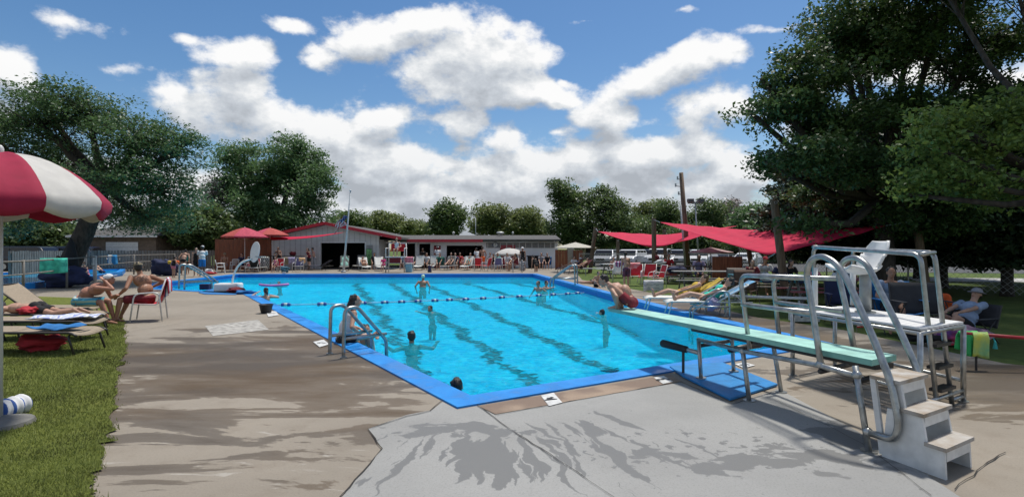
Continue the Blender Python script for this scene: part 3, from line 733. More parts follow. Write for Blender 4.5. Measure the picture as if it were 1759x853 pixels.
fl = [Vector(((20-CX)*30/F, 30, 0)), Vector(((150-CX)*36/F, 36, 0)), Vector(((372-CX)*41/F, 41, 0))]
fence('weathered grey wooden picket fence behind the wading pool and the group of swimmers', fl, 1.42, M_greyw)
cf = [Vector((XB(370,40.5), 40.5, 0)), Vector((XB(464,40.5), 40.5, 0))]
fence('tall orange stained cedar fence behind the two pink umbrellas', cf, ZB(412,40.5), M_cedar, slat=.2, gap=.004, name='cedar_fence')
fence('short red stained wooden gate panel right of the pool house wall', [Vector((XB(955,42), 42, 0)), Vector((XB(974,42), 42, 0))], ZB(430,42), M_cedar, slat=.2, gap=.004, name='wooden_gate')
fence('red stained wooden panel behind the cream umbrella pole', [Vector((XB(986,43), 43, 0)), Vector((XB(1000,43), 43, 0))], ZB(431,43), M_cedar, slat=.2, gap=.004, name='wooden_gate')
t = thing('shed_door', 'beige metal door standing between the two wooden panels', 'door', (XB(980,43.2), 43.2, 0)); b = MB(); b.box((XB(980,43.2), 43.2, .9), (.55, .08, 1.8)); b.build('panel', mat('beige_metal', (.36,.33,.27), .6), t); b = MB(); b.ell((XB(983,43.1), 43.1, .95), .05); b.build('handle', M_steel, t)
def flat_screen(label, pxa, pxb, pyt, pyb, Y):
    a, c = W(pxa,pyb,Y), W(pxb,pyb+3,Y); zt = W(pxa,pyt,Y).z
    t = thing('wooden_screen', label, 'screen', a); b = MB(); k = 7
    for i in range(k):
        p, q = a.lerp(c, i/k), a.lerp(c, (i+.985)/k); zb = max(.05, a.z); b.box(((p.x+q.x)/2, (p.y+q.y)/2, (zb+zt)/2), (q.x-p.x, .03, zt-zb))
    b.build('boards', M_cedar, t)
    for p in (a, c): b = MB(); b.box((p.x, p.y+.08, zt/2), (.09, .09, zt)); b.build('post', M_cedar, t)
flat_screen('rust brown wooden screen standing among the picnic tables', 1227, 1274, 441, 478, 22)

# chain link fence along the right lawn
def chainlink(label, pts, h, posts=3.0, cell=.14):
    t = thing('chainlink_fence', label, 'fence', Vector(pts[0])); b = MB(); w = MB(); top = MB()
    for a, c in zip(pts, pts[1:]):
        a, c = Vector(a), Vector(c); L_ = (c-a).length; d = (c-a).normalized(); k = max(1, int(L_/posts)); up = Vector((0,0,1))
        for i in range(k+1): q = a+d*i*L_/k; b = MB(); b.cyl(q, q+up*(h+.05), .03, n=8); b.build('post', M_steel, t)
        top.cyl(a+up*h, c+up*h, .02, n=6)
        for sgn in (1, -1):
            x = -h
            while x < L_+h:
                s0, s1 = (x, x+h) if sgn > 0 else (x+h, x)
                z0, z1 = 0, h; 
                # clip to the panel
                pa, pb = s0, s1
                def at(sv, zv): return a+d*sv+up*zv
                lo, hi = 0.0, 1.0
                ds = s1-s0
                for lim, sg in ((0, 1), (L_, -1)):
                    tt = (lim-s0)/ds if ds else 0
                    if (ds > 0) == (sg > 0): lo = max(lo, tt)
                    else: hi = min(hi, tt)
                if hi > lo: w.bar(at(s0+ds*lo, h*lo), at(s0+ds*hi, h*hi), .006, .006)
                x += cell
    top.build('top_rail', M_steel, t); w.build('mesh_wire', mat('galvanised_wire', (.45,.46,.46), .5, metal=.5), t)
chainlink('galvanised chain link fence beyond the picnic tables and right lawn', [W(1270,459,34), W(1420,474,27.5), W(1560,490,20), W(1900,520,17)], 1.25, cell=.2)
chainlink('low chain link fence in front of the parked cars', [Vector((5.2, 43, 0)), Vector((16.5, 37.5, 0))], 1.2, cell=.2)

# flagpole
M_flagpole = mat('flagpole_white', (.55,.56,.56), .4, metal=.2)
base, top_ = W(590,463,37), W(602,328,37); base.z = 0
fp = thing('flagpole', 'tall thin pale flagpole leaning slightly in front of the pool house garage', 'flagpole', base)
b = MB(); b.tube([base, base.lerp(top_, .5), top_], [.075, .06, .035], 10); b.ell(top_, .07); b.cyl(base, base+Vector((0,0,.12)), .16, n=12); b.build('pole', M_flagpole, fp, smooth=True)
fg = thing('flag', 'small limp striped flag with a starred blue corner hanging on the flagpole', 'flag', W(593,372,37))
a = W(594,366,36.9); M_fr = mat('flag_red', (.5,.02,.04), .8); M_fw = mat('flag_white', (.7,.7,.7), .8); M_fb = mat('flag_blue', (.02,.03,.15), .8)
b = MB()
def flagpt(u, v): return a+Vector((-.02-.62*u+.10*math.sin(9*v+3*u), .10*math.sin(14*u+4*v), -.15-.72*v-.55*u*u))
b.grid(flagpt, 16, 13, mf=lambda u, v: 2 if (u < .42 and v < .54) else int(v*13) % 2)
b.build('cloth', [M_fr, M_fw, M_fb], fg, smooth=True)
b = MB()
for i in range(4):
    for j in range(3): p = flagpt(.06+.1*i, .08+.15*j)-Vector((0,.02,0)); b.ell(p, (.02,.006,.02), 5, 4)
b.build('stars', M_fw, fg)

# utility poles and flood light
def pole(label, px, pyb, pyt, Y, r, lean=0, name='utility_pole', m=None, extra=None):
    base = W(px, pyb, Y); top_ = W(px+lean, pyt, Y); t = thing(name, label, 'pole', base); b = MB(); b.tube([base-Vector((0,0,.3)), base.lerp(top_,.5), top_], [r, r*.9, r*.72], 10); b.build('pole', m or M_post, t, smooth=True)
    if extra: extra(t, base, top_)
    return t
M_polew = mat('pole_wood', (.16,.14,.12), .9, var=.2, stretch=(4,4,.4))
def ins(t, bs, tp):
    b = MB()
    for f_, dx in ((.93,-.25), (.86,-.4), (.78,-.25)):
        p = bs.lerp(tp, f_); b.bar(p, p+Vector((dx,0,.05)), .04, .04); b.cyl(p+Vector((dx,0,0)), p+Vector((dx,0,.2)), .05, n=8)
    b.build('insulator', M_steel, t)
pole('tall leaning wooden utility pole behind the shade sails', 1183, 470, 297, 34, .17, -13, extra=ins)
M_grey = mat('galvanised_pole', (.40,.42,.42), .5, metal=.4)
pole('thin grey steel pole close in front of the wooden utility pole', 1178, 466, 352, 33, .06, -9, 'steel_pole', M_grey)
def flood(t, bs, tp):
    b = MB(); b.box(tp+Vector((0,0,.05)), (1.0,.12,.12)); b.build('crossarm', M_grey, t); b = MB()
    for dx in (-.35, .35): b.box(tp+Vector((dx,-.1,.2)), (.4,.3,.22))
    b.build('floodlight_head', mat('lamp_housing', (.12,.12,.12), .5), t)
pole('grey floodlight pole with a crossarm right of the utility pole', 1201, 462, 350, 38, .055, -7, 'floodlight_pole', M_grey, extra=flood)
pole('thin white pole rising behind the pool house roof', 817, 440, 374, 60, .05, 0, 'steel_pole', M_grey)
# ================================================================ trees
from mathutils import noise as mnoise
def leaf_mat(name, c_dark, c_mid, c_light, trans=.3, rough=.45):
    s = NT(name); g = s.n('ShaderNodeNewGeometry'); P = s.tc.outputs['Object']
    r_ = g.outputs['Random Per Island']; n_ = s.noise(P, .9, 3)
    v = s.math('ADD', s.math('MULTIPLY', r_, .6), s.math('MULTIPLY', n_, .4))
    c = s.ramp(v, [(.15, c_dark), (.5, c_mid), (.9, c_light)])
    s.set('Base Color', c); s.set('Roughness', rough); s.set('Specular IOR Level', .35)
    tr = s.n('ShaderNodeBsdfTranslucent'); s.L.new(s.mix(.5, c, tuple(min(1, x*1.6) for x in c_light)), tr.inputs['Color'])
    mx = s.n('ShaderNodeMixShader', {0: trans, 1: s.b.outputs[0], 2: tr.outputs[0]}); s.L.new(mx.outputs[0], s.out.inputs[0]); return s.m
L_locust = leaf_mat('locust_leaf', (0.033,0.070,0.031), (0.056,0.112,0.044), (0.101,0.170,0.058))
L_maple = leaf_mat('maple_leaf', (0.044,0.101,0.041), (0.081,0.159,0.062), (0.151,0.242,0.089))
L_far = leaf_mat('far_leaf', (0.070,0.109,0.034), (0.132,0.178,0.059), (0.217,0.248,0.085))
L_farD = leaf_mat('far_dark_leaf', (0.040,0.077,0.028), (0.077,0.126,0.044), (0.142,0.194,0.062))
L_oak = leaf_mat('oak_leaf', (0.029,0.062,0.021), (0.052,0.101,0.034), (0.101,0.155,0.044), trans=.22)
L_oakb = leaf_mat('bright_leaf', (0.060,0.116,0.028), (0.111,0.184,0.044), (0.202,0.271,0.062), trans=.35)
L_dead = leaf_mat('twig_mass', (0.139,0.109,0.101), (0.217,0.178,0.163), (0.310,0.264,0.240), trans=.1)
L_con = leaf_mat('conifer_needle', (0.016,0.031,0.016), (0.025,0.046,0.022), (0.043,0.068,0.031), trans=.1)
M_bark = mat('bark', (.055,.045,.036), .95, var=.35, scale=6, bump=.8, bscale=18, stretch=(2,2,.5))
def leaf_mesh(name, C, size, m, parent, rs, aspect=.55, flat=.45):
    n = len(C); sz = size*(.6+.8*rs.rand(n)); nrm = rs.randn(n, 3); nrm[:,2] = np.abs(nrm[:,2])+flat; nrm /= np.linalg.norm(nrm, axis=1)[:,None]
    t = rs.randn(n, 3); t[:,2] -= .25; t -= nrm*(t*nrm).sum(1)[:,None]; t /= np.linalg.norm(t, axis=1)[:,None]; bt = np.cross(nrm, t)
    V = np.zeros((n, 4, 3)); V[:,0] = C-t*(sz*.5)[:,None]; V[:,2] = C+t*(sz*.5)[:,None]
    k = (sz*.5*aspect)[:,None]; V[:,1] = C+bt*k+nrm*k*.35; V[:,3] = C-bt*k+nrm*k*.35
    me = bpy.data.meshes.new(name); me.vertices.add(4*n); me.vertices.foreach_set('co', V.ravel()); me.loops.add(4*n); me.loops.foreach_set('vertex_index', np.arange(4*n, dtype=np.int32))
    me.polygons.add(n); me.polygons.foreach_set('loop_start', np.arange(0, 4*n, 4, dtype=np.int32)); me.polygons.foreach_set('loop_total', np.full(n, 4, dtype=np.int32)); me.update()
    me.materials.append(m); o = bpy.data.objects.new(name, me); COL.objects.link(o); o.parent = parent; return o
def blobpx(px, py, rx, ry, Y, rd=None):
    c = W(px, py, Y); return (c, (rx*Y/F, (rd if rd is not None else rx*Y/F*.8), ry*Y/F))
def tree(label, base, blobs, lm, nclump, nleaf, lsize, cr=.45, tr=.25, seed=1, trunk_top=None, group=None, carve=.42, cscale=.9, shell=.45, limbs=True, name='tree', cat='tree', lean=None, subf=.5, flat=.45, squash=.6, droop=0):
    rs = np.random.RandomState(seed); r_ = random.Random(seed); base = Vector(base)
    t = thing(name, label, cat, base, group)
    vol = [b[1][0]*b[1][1]*b[1][2] for b in blobs]; vol = [v**.75 for v in vol]; tot = sum(vol); cl = []
    for (c, r), v in zip(blobs, vol):
        k = int(nclump*v/tot)+1; i = 0; tries = 0
        while i < k and tries < k*12:
            tries += 1
            d = Vector(rs.randn(3)).normalized(); rad = rs.rand()**shell
            p = c+Vector((d.x*r[0], d.y*r[1], d.z*r[2]))*rad
            if p.z < .5 and base.z >= -.5: continue
            q = mnoise.noise(p*cscale/max(.3, cr)*.45+Vector((seed*7.1, 0, 0)))*.5+.5
            if q < carve: continue
            if rad > .8 and mnoise.noise(p*cscale/max(.3, cr)*.9+Vector((0, seed*3.3, 0))) < -.05: continue
            cl.append((p, (c, r))); i += 1
    # woody part
    b = MB(); tt = Vector(trunk_top) if trunk_top is not None else base+Vector((0,0,max(1.0, (min(b_[0].z for b_ in blobs)-base.z)*.55)))
    mid = base.lerp(tt, .5)+Vector((r_.uniform(-.1,.1), 0, 0))
    b.tube([base-Vector((0,0,.2)), base+Vector((0,0,.25)), mid, tt], [tr*1.5, tr*1.12, tr*.95, tr*.8], 10)
    if limbs:
        for (c, r) in blobs:
            m1 = tt.lerp(c, .5)+Vector((0, 0, -.08*(c-tt).length)); rr = tr*.5
            b.tube([tt-Vector((0,0,.1)), m1, c], [rr, rr*.7, rr*.38], 7)
            own = [p for p, bb in cl if bb[0] is c]; r_.shuffle(own)
            for p in own[:int(len(own)*subf)]:
                st = m1.lerp(c, r_.uniform(.3, 1)); k1 = st.lerp(p, .5)+Vector((r_.uniform(-1,1), r_.uniform(-1,1), r_.uniform(-.6,.9)))*(p-st).length*.12
                w0 = max(.008, rr*.16); b.tube([st, k1, p], [w0, w0*.6, w0*.22], 4, cap=False)
    b.build('trunk', M_bark, t, smooth=True)
    P = np.array([p for p, _ in cl]); n = len(P)
    sc = cr*(.6+.8*rs.rand(n)); off = rs.randn(n, nleaf, 3); off /= np.maximum(1, np.linalg.norm(off, axis=2))[:,:,None]**.5
    off[:,:,2] *= squash
    if droop: off[:,:,2] -= droop*(off[:,:,0]**2+off[:,:,1]**2)
    C = (P[:,None,:]+off*sc[:,None,None]*.8).reshape(-1, 3)
    C = C-np.array(base)
    leaf_mesh('crown', C, lsize, lm, t, rs, flat=flat)
    return t
B = blobpx
# big locust on the left, trunk leaning right
tb = Vector(((108-CX)*25/F, 25, 0)); tt = W(180, 312, 25)
tree('large dark feathery locust tree on the left with a thick leaning trunk', tb,
     [B(150,190,100,42,25,3.5), B(65,205,80,48,24,3), B(245,235,78,42,25,3), B(300,262,52,34,25,2.2), B(215,290,95,42,24,3), B(90,275,100,48,27,3), B(290,330,58,46,26,2.5), B(-40,230,110,80,25,3), B(130,350,130,34,27,2.5), B(250,375,90,34,27,2.2), B(0,360,90,50,27,2.2), B(70,170,55,18,25,2), B(330,240,34,14,25,1.5)],
     L_locust, 1500, 50, .13, cr=.50, tr=.42, seed=5, trunk_top=tt, carve=.42, subf=.35, squash=.42, flat=.8, droop=.12)
tree('tall rounded green tree behind the pink umbrellas and the pool house gable', W(470,430,52)*1,
     [B(462,290,62,45,52,4), B(510,280,48,40,52,4), B(405,275,32,28,52,3), B(440,345,75,48,52,5), B(530,330,46,46,52,4), B(490,375,90,32,52,5), B(555,300,18,16,52,2), B(395,325,30,30,52,3), B(510,248,24,14,52,2)],
     L_maple, 760, 72, .24, cr=.72, tr=.4, seed=8, carve=.46)
tree('bare grey purple tree between the locust and the rounded tree', W(362,430,50),
     [B(362,335,30,32,50,2), B(375,375,34,28,50,2)], L_dead, 160, 26, .16, cr=.8, tr=.2, seed=9, carve=.3, name='bare_tree')
for i, (a, lab) in enumerate([
    ((345,385,50,34,46), 'dense dark bushy tree beside the bare grey tree'),
    ((290,395,60,38,50), 'dark bushy tree behind the garage house roof'),
    ((55,400,70,42,46), 'dark bushy tree at the far left behind the wading pool'),
    ((400,405,50,24,48), 'low dark tree behind the cedar fence')]):
    px, py, rx, ry, Y = a
    tree(lab, W(px, 440, Y), [B(px,py,rx,ry,Y,2.5), B(px-rx*.5,py+8,rx*.6,ry*.8,Y,2), B(px+rx*.5,py+10,rx*.6,ry*.8,Y,2)], L_farD if i != 1 else L_maple, 260, 46, .34, cr=.8, tr=.2, seed=20+i, carve=.3, group='trees behind the left fence', limbs=False)
far = [  # px, top blob data, material, label
 ([(600,380,26,15,75),(590,388,20,12,75)], L_farD, 'small dark round tree directly behind the flagpole'),
 ([(660,380,36,17,80),(690,388,24,12,80),(640,388,24,12,80)], L_far, 'light green round tree behind the middle of the pool house roof'),
 ([(712,392,24,10,90)], L_far, 'low pale green tree right of the round one behind the roof'),
 ([(770,365,28,17,70),(768,385,24,18,70),(750,392,18,12,70),(788,372,14,12,70)], L_farD, 'dark upright tree standing alone above the pool house roof'),
 ([(845,372,34,24,75),(830,388,26,18,75),(862,392,26,16,75)], L_far, 'yellow green broad tree left of its twin above the snack window'),
 ([(905,378,30,24,75),(890,392,28,16,75),(925,395,22,14,75)], L_far, 'yellow green tree at the right end of the pool house roof'),
]
for i, (bl, lm, lab) in enumerate(far):
    Y = bl[0][4]; px = bl[0][0]
    tree(lab, W(px, 440, Y)-Vector((0,0,0)), [B(a,b_+2,c,d,e,2.5) for a,b_,c,d,e in bl], lm, 160, 72, .34, cr=.9, tr=.28, seed=40+i, carve=.32, group='distant trees above the roof line')
tree('big dark twin crowned tree right of the pool house', W(1012,440,66),
     [B(978,345,30,30,66,3), B(1032,345,34,32,66,3), B(962,385,24,26,66,3), B(1000,385,46,32,66,4), B(1055,375,34,34,66,3), B(1080,395,28,24,66,3), B(960,322,14,10,66,2), B(1010,410,60,16,66,3), B(960,335,14,14,66,2)],
     L_farD, 440, 70, .31, cr=.8, tr=.4, seed=60, carve=.45)
wall_t = [(1112,370,28,28,85,L_far,'light green tree rising behind the first shade sail'), (1150,375,32,30,80,L_farD,'dark green tree left of the leaning utility pole'),
 (1215,372,36,36,78,L_farD,'dark tree behind the floodlight pole'), (1262,372,34,32,82,L_dead,'sparse brownish half bare tree behind the floodlight pole'), (1250,385,44,34,84,L_farD,'dark tree behind the half bare tree'),
 (1300,375,38,30,70,L_maple,'mid green tree behind the second shade sail'), (1340,395,50,40,62,L_maple,'mid green tree left of the great oak'), (1095,400,44,28,78,L_farD,'low dark tree behind the first shade sail'), (1180,408,60,22,74,L_farD,'low dark tree behind the parked cars')]
for i, (px, py, rx, ry, Y, lm, lab) in enumerate(wall_t):
    tree(lab, W(px, 440, Y), [B(px,py,rx,ry,Y,3), B(px-rx*.4,py+ry*.7,rx*.8,ry*.7,Y,3), B(px+rx*.45,py+ry*.6,rx*.7,ry*.8,Y,3), B(px,py+ry*1.3,rx,ry*.7,Y,2.5)], lm, 230, 66, .35, cr=.95, tr=.28, seed=70+i, carve=.30, group='trees beyond the car park')
# low distant tree line
for i, (x0, x1, Y, lab) in enumerate([(-260, -70, 150, 'distant tree line at the far left'), (60, 300, 150, 'distant tree line beyond the car park')]):
    rs = np.random.RandomState(90+i); n = 26000; X = rs.uniform(x0, x1, n); hh = 7+4*np.sin(X*.13)+2*np.sin(X*.41+1); Z = rs.rand(n)**.8*hh; 
    o = leaf_mesh('tree_line', np.stack([X, Y+rs.randn(n)*4-0, Z], 1), 1.3, L_farD, None, rs); tag(o, lab, 'trees', kind='stuff')
# great oak on the right
ot = Vector((12.4, 18.5, 0))
tree('great dark broad tree filling the upper right, its branches hanging over the shade sails', ot,
     [B(1400,150,85,42,16,1.8), B(1345,190,58,26,15.5,1.3), B(1308,135,24,16,15.5,.8), B(1285,190,24,10,15.5,.6), B(1318,280,24,14,15.5,.8), B(1360,100,40,20,16,1), B(1470,100,80,40,17,2), B(1560,70,100,46,17,2.2), B(1680,80,100,60,17,2.2), B(1480,25,110,34,17,2), B(1620,10,130,34,17,2),
      B(1370,265,66,34,15,1.5), B(1335,285,38,20,16,1), B(1430,215,80,34,16,1.8), B(1530,190,80,36,17,2), B(1640,190,90,44,17,2), B(1740,170,60,80,17,2.4), B(1405,325,72,30,19,1.5), B(1470,290,80,36,16,1.8), B(1570,290,90,50,17,2.2), B(1490,345,90,26,20,1.8), B(1600,370,110,46,18,2), B(1720,300,70,100,18,2), B(1700,400,90,40,20,2), B(1390,385,42,14,14.5,.8), B(1440,60,60,26,17,1.5)],
     L_oak, 2000, 62, .13, cr=.38, tr=.32, seed=101, trunk_top=(12.3, 18.5, 3.4), carve=.475, subf=.28, cscale=.8)
tree('brighter green leafy branches of a nearer tree at the right edge', Vector((10.2, 8.6, 0)),
     [B(1640,215,56,26,10,.9), B(1700,250,60,36,10,.9), B(1600,300,44,24,10,.8), B(1680,320,66,28,10,.9), B(1590,250,36,22,10,.7), B(1740,200,50,40,10,.9), B(1600,205,36,18,10.5,.7), B(1740,330,40,30,10,.8), B(1560,335,26,12,10,.5)]+[(Vector(c_), r_) for c_, r_ in (((9.6,10.5,8.3),(2.4,2.2,.9)),((12.2,11.5,8.6),(2.6,2.4,.9)),((10.2,14.2,9.6),(2.4,2.0,.9)),((13.2,15.0,9.8),(2.6,2.2,1)),((14.5,9.5,8.2),(2.2,2.2,.9)))],  # trailing blobs: unseen limbs overhead, added to shade the right lawn
     L_oakb, 1250, 56, .105, cr=.30, tr=.16, seed=103, trunk_top=(9.9, 9.2, 2.6), carve=.36, subf=.25)
for i, (px, Y, s_, lab) in enumerate([(1520,21,1.0,'dark trunked conifer behind the blue camp chair'), (1620,23,1.1,'dark spreading conifer behind the man in the grey hat'), (1730,19,1.0,'dark conifer at the far right edge'), (1440,24,1.0,'dark conifer behind the white lifeguard seat'), (1840,24,1.1,'dark conifer beyond the right edge'), (1390,31,.9,'dark conifer right of the tall leaning post'), (1575,30,1.2,'tall dark conifer behind the other conifers at the right')]):
    b_ = Vector(((px-CX)*Y/F, Y, 0)); bl = [(b_+Vector((0,0,h_)), (r_*s_*1.3, r_*s_*1.3, .45)) for h_, r_ in ((1.35,1.5),(1.9,2.2),(2.5,2.5),(3.2,2.4),(3.9,2.1),(4.8,1.9),(5.6,1.5),(6.5,1.1))]
    tree(lab, b_, bl, L_con, 1000, 46, .22, cr=.5, tr=.16, seed=120+i, trunk_top=b_+Vector((0,0,6.4)), carve=.34, group='conifers along the right fence', name='conifer', subf=.2, limbs=True, squash=.35)
# ================================================================ people
SKIN = {}
def skin(c, nm):
    return mat('skin_'+nm, c, .5, var=.10, scale=9, spec=.35)
S_fair = skin((.46,.27,.19), 'fair'); S_tan = skin((.36,.185,.115), 'tan'); S_red = skin((.40,.19,.125), 'ruddy'); S_brown = skin((.16,.08,.05), 'brown')
H_dark = mat('hair_dark', (.018,.013,.011), .5, var=.3, scale=30, bump=.6, bscale=60, stretch=(3,3,.6)); H_brown = mat('hair_brown', (.07,.040,.022), .5, var=.3, scale=30, bump=.6, bscale=60, stretch=(3,3,.6)); H_blond = mat('hair_blond', (.32,.22,.11), .5, var=.3, scale=30, bump=.6, bscale=60)
def cloth(nm, c, var=.12): return mat('cloth_'+nm, c, .85, var=var, scale=7, bump=.35, bscale=22)
C_black = cloth('black', (.012,.012,.014)); C_navy = cloth('navy', (.015,.022,.07)); C_white = cloth('white', (.66,.67,.68)); C_blue = cloth('blue', (.02,.16,.42)); C_red = cloth('red', (.42,.02,.03)); C_dred = cloth('dark_red', (.16,.012,.02))
C_pink = cloth('pink', (.62,.20,.28)); C_hot = cloth('hot_pink', (.70,.04,.22)); C_teal = cloth('teal', (.04,.36,.34)); C_aqua = cloth('aqua', (.03,.55,.42)); C_orange = cloth('orange', (.75,.12,.02)); C_grey = cloth('grey', (.25,.25,.27)); C_lblue = cloth('light_blue', (.28,.36,.50)); C_purple = cloth('purple_grey', (.16,.14,.24)); C_yellow = cloth('yellow', (.62,.42,.05)); C_khaki = cloth('khaki', (.26,.21,.13)); C_cream = cloth('cream', (.55,.48,.36))
def remesh(mb, name, m, parent, voxel, smooth=3, fac=.5):
    me = bpy.data.meshes.new('tmp'); me.from_pydata([tuple(v) for v in mb.v], [], mb.f); o = bpy.data.objects.new('tmp', me); COL.objects.link(o)
    md = o.modifiers.new('r', 'REMESH'); md.mode = 'VOXEL'; md.voxel_size = voxel; md.use_smooth_shade = True
    if smooth: s_ = o.modifiers.new('s', 'SMOOTH'); s_.factor = fac; s_.iterations = smooth
    dg = bpy.context.evaluated_depsgraph_get(); r = bpy.data.meshes.new_from_object(o.evaluated_get(dg)); bpy.data.objects.remove(o); bpy.data.meshes.remove(me)
    r.name = name; r.materials.clear(); r.materials.append(m); o = bpy.data.objects.new(name, r); COL.objects.link(o); o.parent = parent; return o
def ik(a, c, l1, l2, hint):
    a, c, hint = Vector(a), Vector(c), Vector(hint); d = c-a; L_ = min(d.length, (l1+l2)*.999); 
    if d.length > 1e-6: d = d.normalized()
    c = a+d*L_; x = (l1*l1-l2*l2+L_*L_)/(2*L_); hgt = math.sqrt(max(0, l1*l1-x*x)); h = hint-d*hint.dot(d)
    if h.length < 1e-4: h = Vector((0,1,0))
    return a+d*x+h.normalized()*hgt, c
def person(label, loc, face, H=1.7, skin_m=None, pelvis=(0,0,.53), lean=4, twist=0, side=0, head=(0,0), hands=None, feet=None, elbow=((.6,-1,-.2),(-.6,-1,-.2)), knee=((.15,1,0),(-.15,1,0)),
           fat=1.0, top=None, bottom=None, tmat=None, bmat=None, hair=None, hmat=None, hat=None, hatmat=None, voxel=None, fingers=False, curve=14, group='swimmers and sunbathers', eyes=False, name='person', toes=None, cut=None, upright=False):
    """all lengths in units of H, local frame: +Y the way the person faces, +X their right-hand side"""
    skin_m = skin_m or S_fair
    t = thing(name, label, 'person', loc, group, rz=R(face))
    V = Vector; pv = V(pelvis); ln = R(lean); voxel = voxel or .011
    Rs = Matrix.Rotation(R(side), 3, 'Y')
    def sd(a): return Rs @ V((0, math.sin(a), math.cos(a)))
    d1, d2 = sd(ln-R(curve)/2*0), sd(ln+R(curve))
    waist = pv+d1*.11; chest = waist+d2*.13; neck = chest+d2*.055; nd = sd(ln+R(curve*.6)+R(head[0])*.5)
    Tw = Matrix.Rotation(R(twist), 3, 'Z'); rt = Tw @ (Rs @ V((1,0,0))); hipx = Rs @ V((1,0,0))
    f2 = rt.cross(d2)*-1
    sh = {s_: chest+d2*.028+rt*(s_*.098*min(fat, 1.15)) for s_ in (1,-1)}; hp = {s_: pv+hipx*(s_*.048)-d1*.0 for s_ in (1,-1)}
    hc = neck+nd*.098+ (nd.cross(rt)*-1)*0
    # head frame
    hy = R(head[1]); hb = Matrix.Rotation(hy, 3, nd) ; hr = hb @ rt; hup = (sd(ln*.35+R(head[0]))).normalized(); hr = (hr-hup*hr.dot(hup)).normalized(); hf = hup.cross(hr)
    HM = Matrix((hr, hf, hup)).transposed()
    hands = hands or ((.13,.03,.44), (-.13,.03,.44)); feet = feet or ((.055,.0,.04), (-.055,-.0,.04))
    B_ = MB(); q = H
    def E(c, r, rot=None, n=14): B_.ell(V(c)*q, tuple(x*q for x in r), n, 9, rot=rot)
    def Cp(a, c, r0, r1, n=10): B_.cap(V(a)*q, V(c)*q, r0*q, r1*q, n)
    TM = Matrix((rt, f2, d2)).transposed(); PM = Matrix((hipx, hipx.cross(d1)*-1, d1)).transposed()
    wf = 1+(fat-1)*1.3
    E(chest-d2*.02, (.086*fat**.6, .062*fat, .085), TM); E(chest+d2*.022, (.098, .047, .04), TM); E(waist, (.074*wf, .056*wf, .085), PM); E(pv+d1*.01, (.084*wf**.7, .064*wf, .062), PM)
    for s_ in (1,-1): E(pv+hipx*(s_*.038)-(hipx.cross(d1)*-1)*.026-d1*.022, (.046*fat**.5, .046, .05), PM)
    Cp(neck-nd*.02, neck+nd*.06, .033, .030)
    E(hc+hup*.012, (.0435, .054, .052), HM); E(hc-hup*.022+hf*.012, (.034, .042, .042), HM); Cp(hc-hup*.045+hf*.024, hc-hup*.05+hf*.03, .018, .014)
    Cp(hc-hup*.002+hf*.050, hc-hup*.016+hf*.062, .007, .009, 8); E(hc+hf*.046+hup*.010, (.028,.012,.006), HM, 8)
    for s_ in (1,-1): E(hc+hr*(s_*.045)-hup*.004-hf*.004, (.006,.011,.018), HM, 8)
    J = {}
    hfac = skin_m
    for i, s_ in enumerate((1,-1)):
        el, wr = ik(sh[s_], hands[i], .166, .150, elbow[i]); J['e%d'%s_], J['w%d'%s_] = el, wr
        E(sh[s_], (.031,.031,.033)); Cp(sh[s_], el, .029*fat**.4, .021); Cp(el, el.lerp(wr,.3), .0215, .023*fat**.3); Cp(el.lerp(wr,.3), wr, .0225, .0145)
        hd = (wr-el).normalized(); pr = hd.cross(V((0,0,1))); pr = pr.normalized() if pr.length > .1 else V((1,0,0)); pm = Matrix((pr, hd, pr.cross(hd))).transposed()
        pc = wr+hd*.028; E(pc, (.022,.030,.011), pm, 10)
        for k, (o_, l_) in enumerate(((-.0155,.036),(-.005,.042),(.0055,.040),(.0155,.031))):
            b0 = pc+pr*o_+hd*.020; b1 = b0+hd*l_*.5+V((0,0,-.004)); b2 = b1+hd*l_*.42+V((0,0,-.010)); rr = .0058 if fingers else .0075
            Cp(b0, b1, rr, rr*.92, 6); Cp(b1, b2, rr*.92, rr*.8, 6)
        th = pc+pr*(.018*-s_); Cp(th-hd*.01, th+pr*(.014*-s_)+hd*.018, .0075, .006, 6)
        kn, an = ik(hp[s_], feet[i], .245, .235, knee[i]); J['k%d'%s_], J['a%d'%s_] = kn, an
        Cp(hp[s_], kn, .050*fat**.5, .031); Cp(kn, kn.lerp(an,.32), .031, .0315); Cp(kn.lerp(an,.3), an, .0315, .018)
        fd = V(toes[i]) if toes else V((s_*.2, 1, 0)); sh_d = (an-kn).normalized(); fd = (fd-V((0,0,fd.z)) if not toes else fd).normalized()
        E(an-fd*.012, (.018,.022,.024), None, 8); Cp(an+fd*.01-V((0,0,.008))*(0 if toes else 1), an+fd*.095-V((0,0,.024))*(0 if toes else 1), .021, .014, 8)
    remesh(B_, 'body', skin_m, t, max(.0055, voxel), smooth=4)
    # clothes
    g = .009/q*1.7
    def cone(b, a, c, r0, r1): b.tube([V(a)*q, V(c)*q], [r0*q, r1*q], 14)
    if bottom:
        c = MB(); c.ell((pv+d1*.004)*q, ((.085*wf**.7+g)*q, (.066*wf+g)*q, .052*q), 16, 9, rot=PM)
        for s_ in (1,-1):
            c.ell((pv+hipx*(s_*.038)-(hipx.cross(d1)*-1)*.026-d1*.022)*q, tuple((x+g)*q for x in (.046*fat**.5,.046,.05)), 12, 8, rot=PM)
            fr = {'brief': .10, 'shorts': .62, 'long': .85, 'trunks': .42, 'pants': 1.0}[bottom]; kn, an = J['k%d'%s_], J['a%d'%s_]
            if bottom != 'brief': cone(c, hp[s_], hp[s_].lerp(kn, fr), .050*fat**.5+g*.8, (.050*fat**.5*(1-fr)+.034*fr)+g*1.3)
            if bottom == 'pants': c.cap(kn*q, an.lerp(kn,.05)*q, (.033+g)*q, (.021+g)*q)
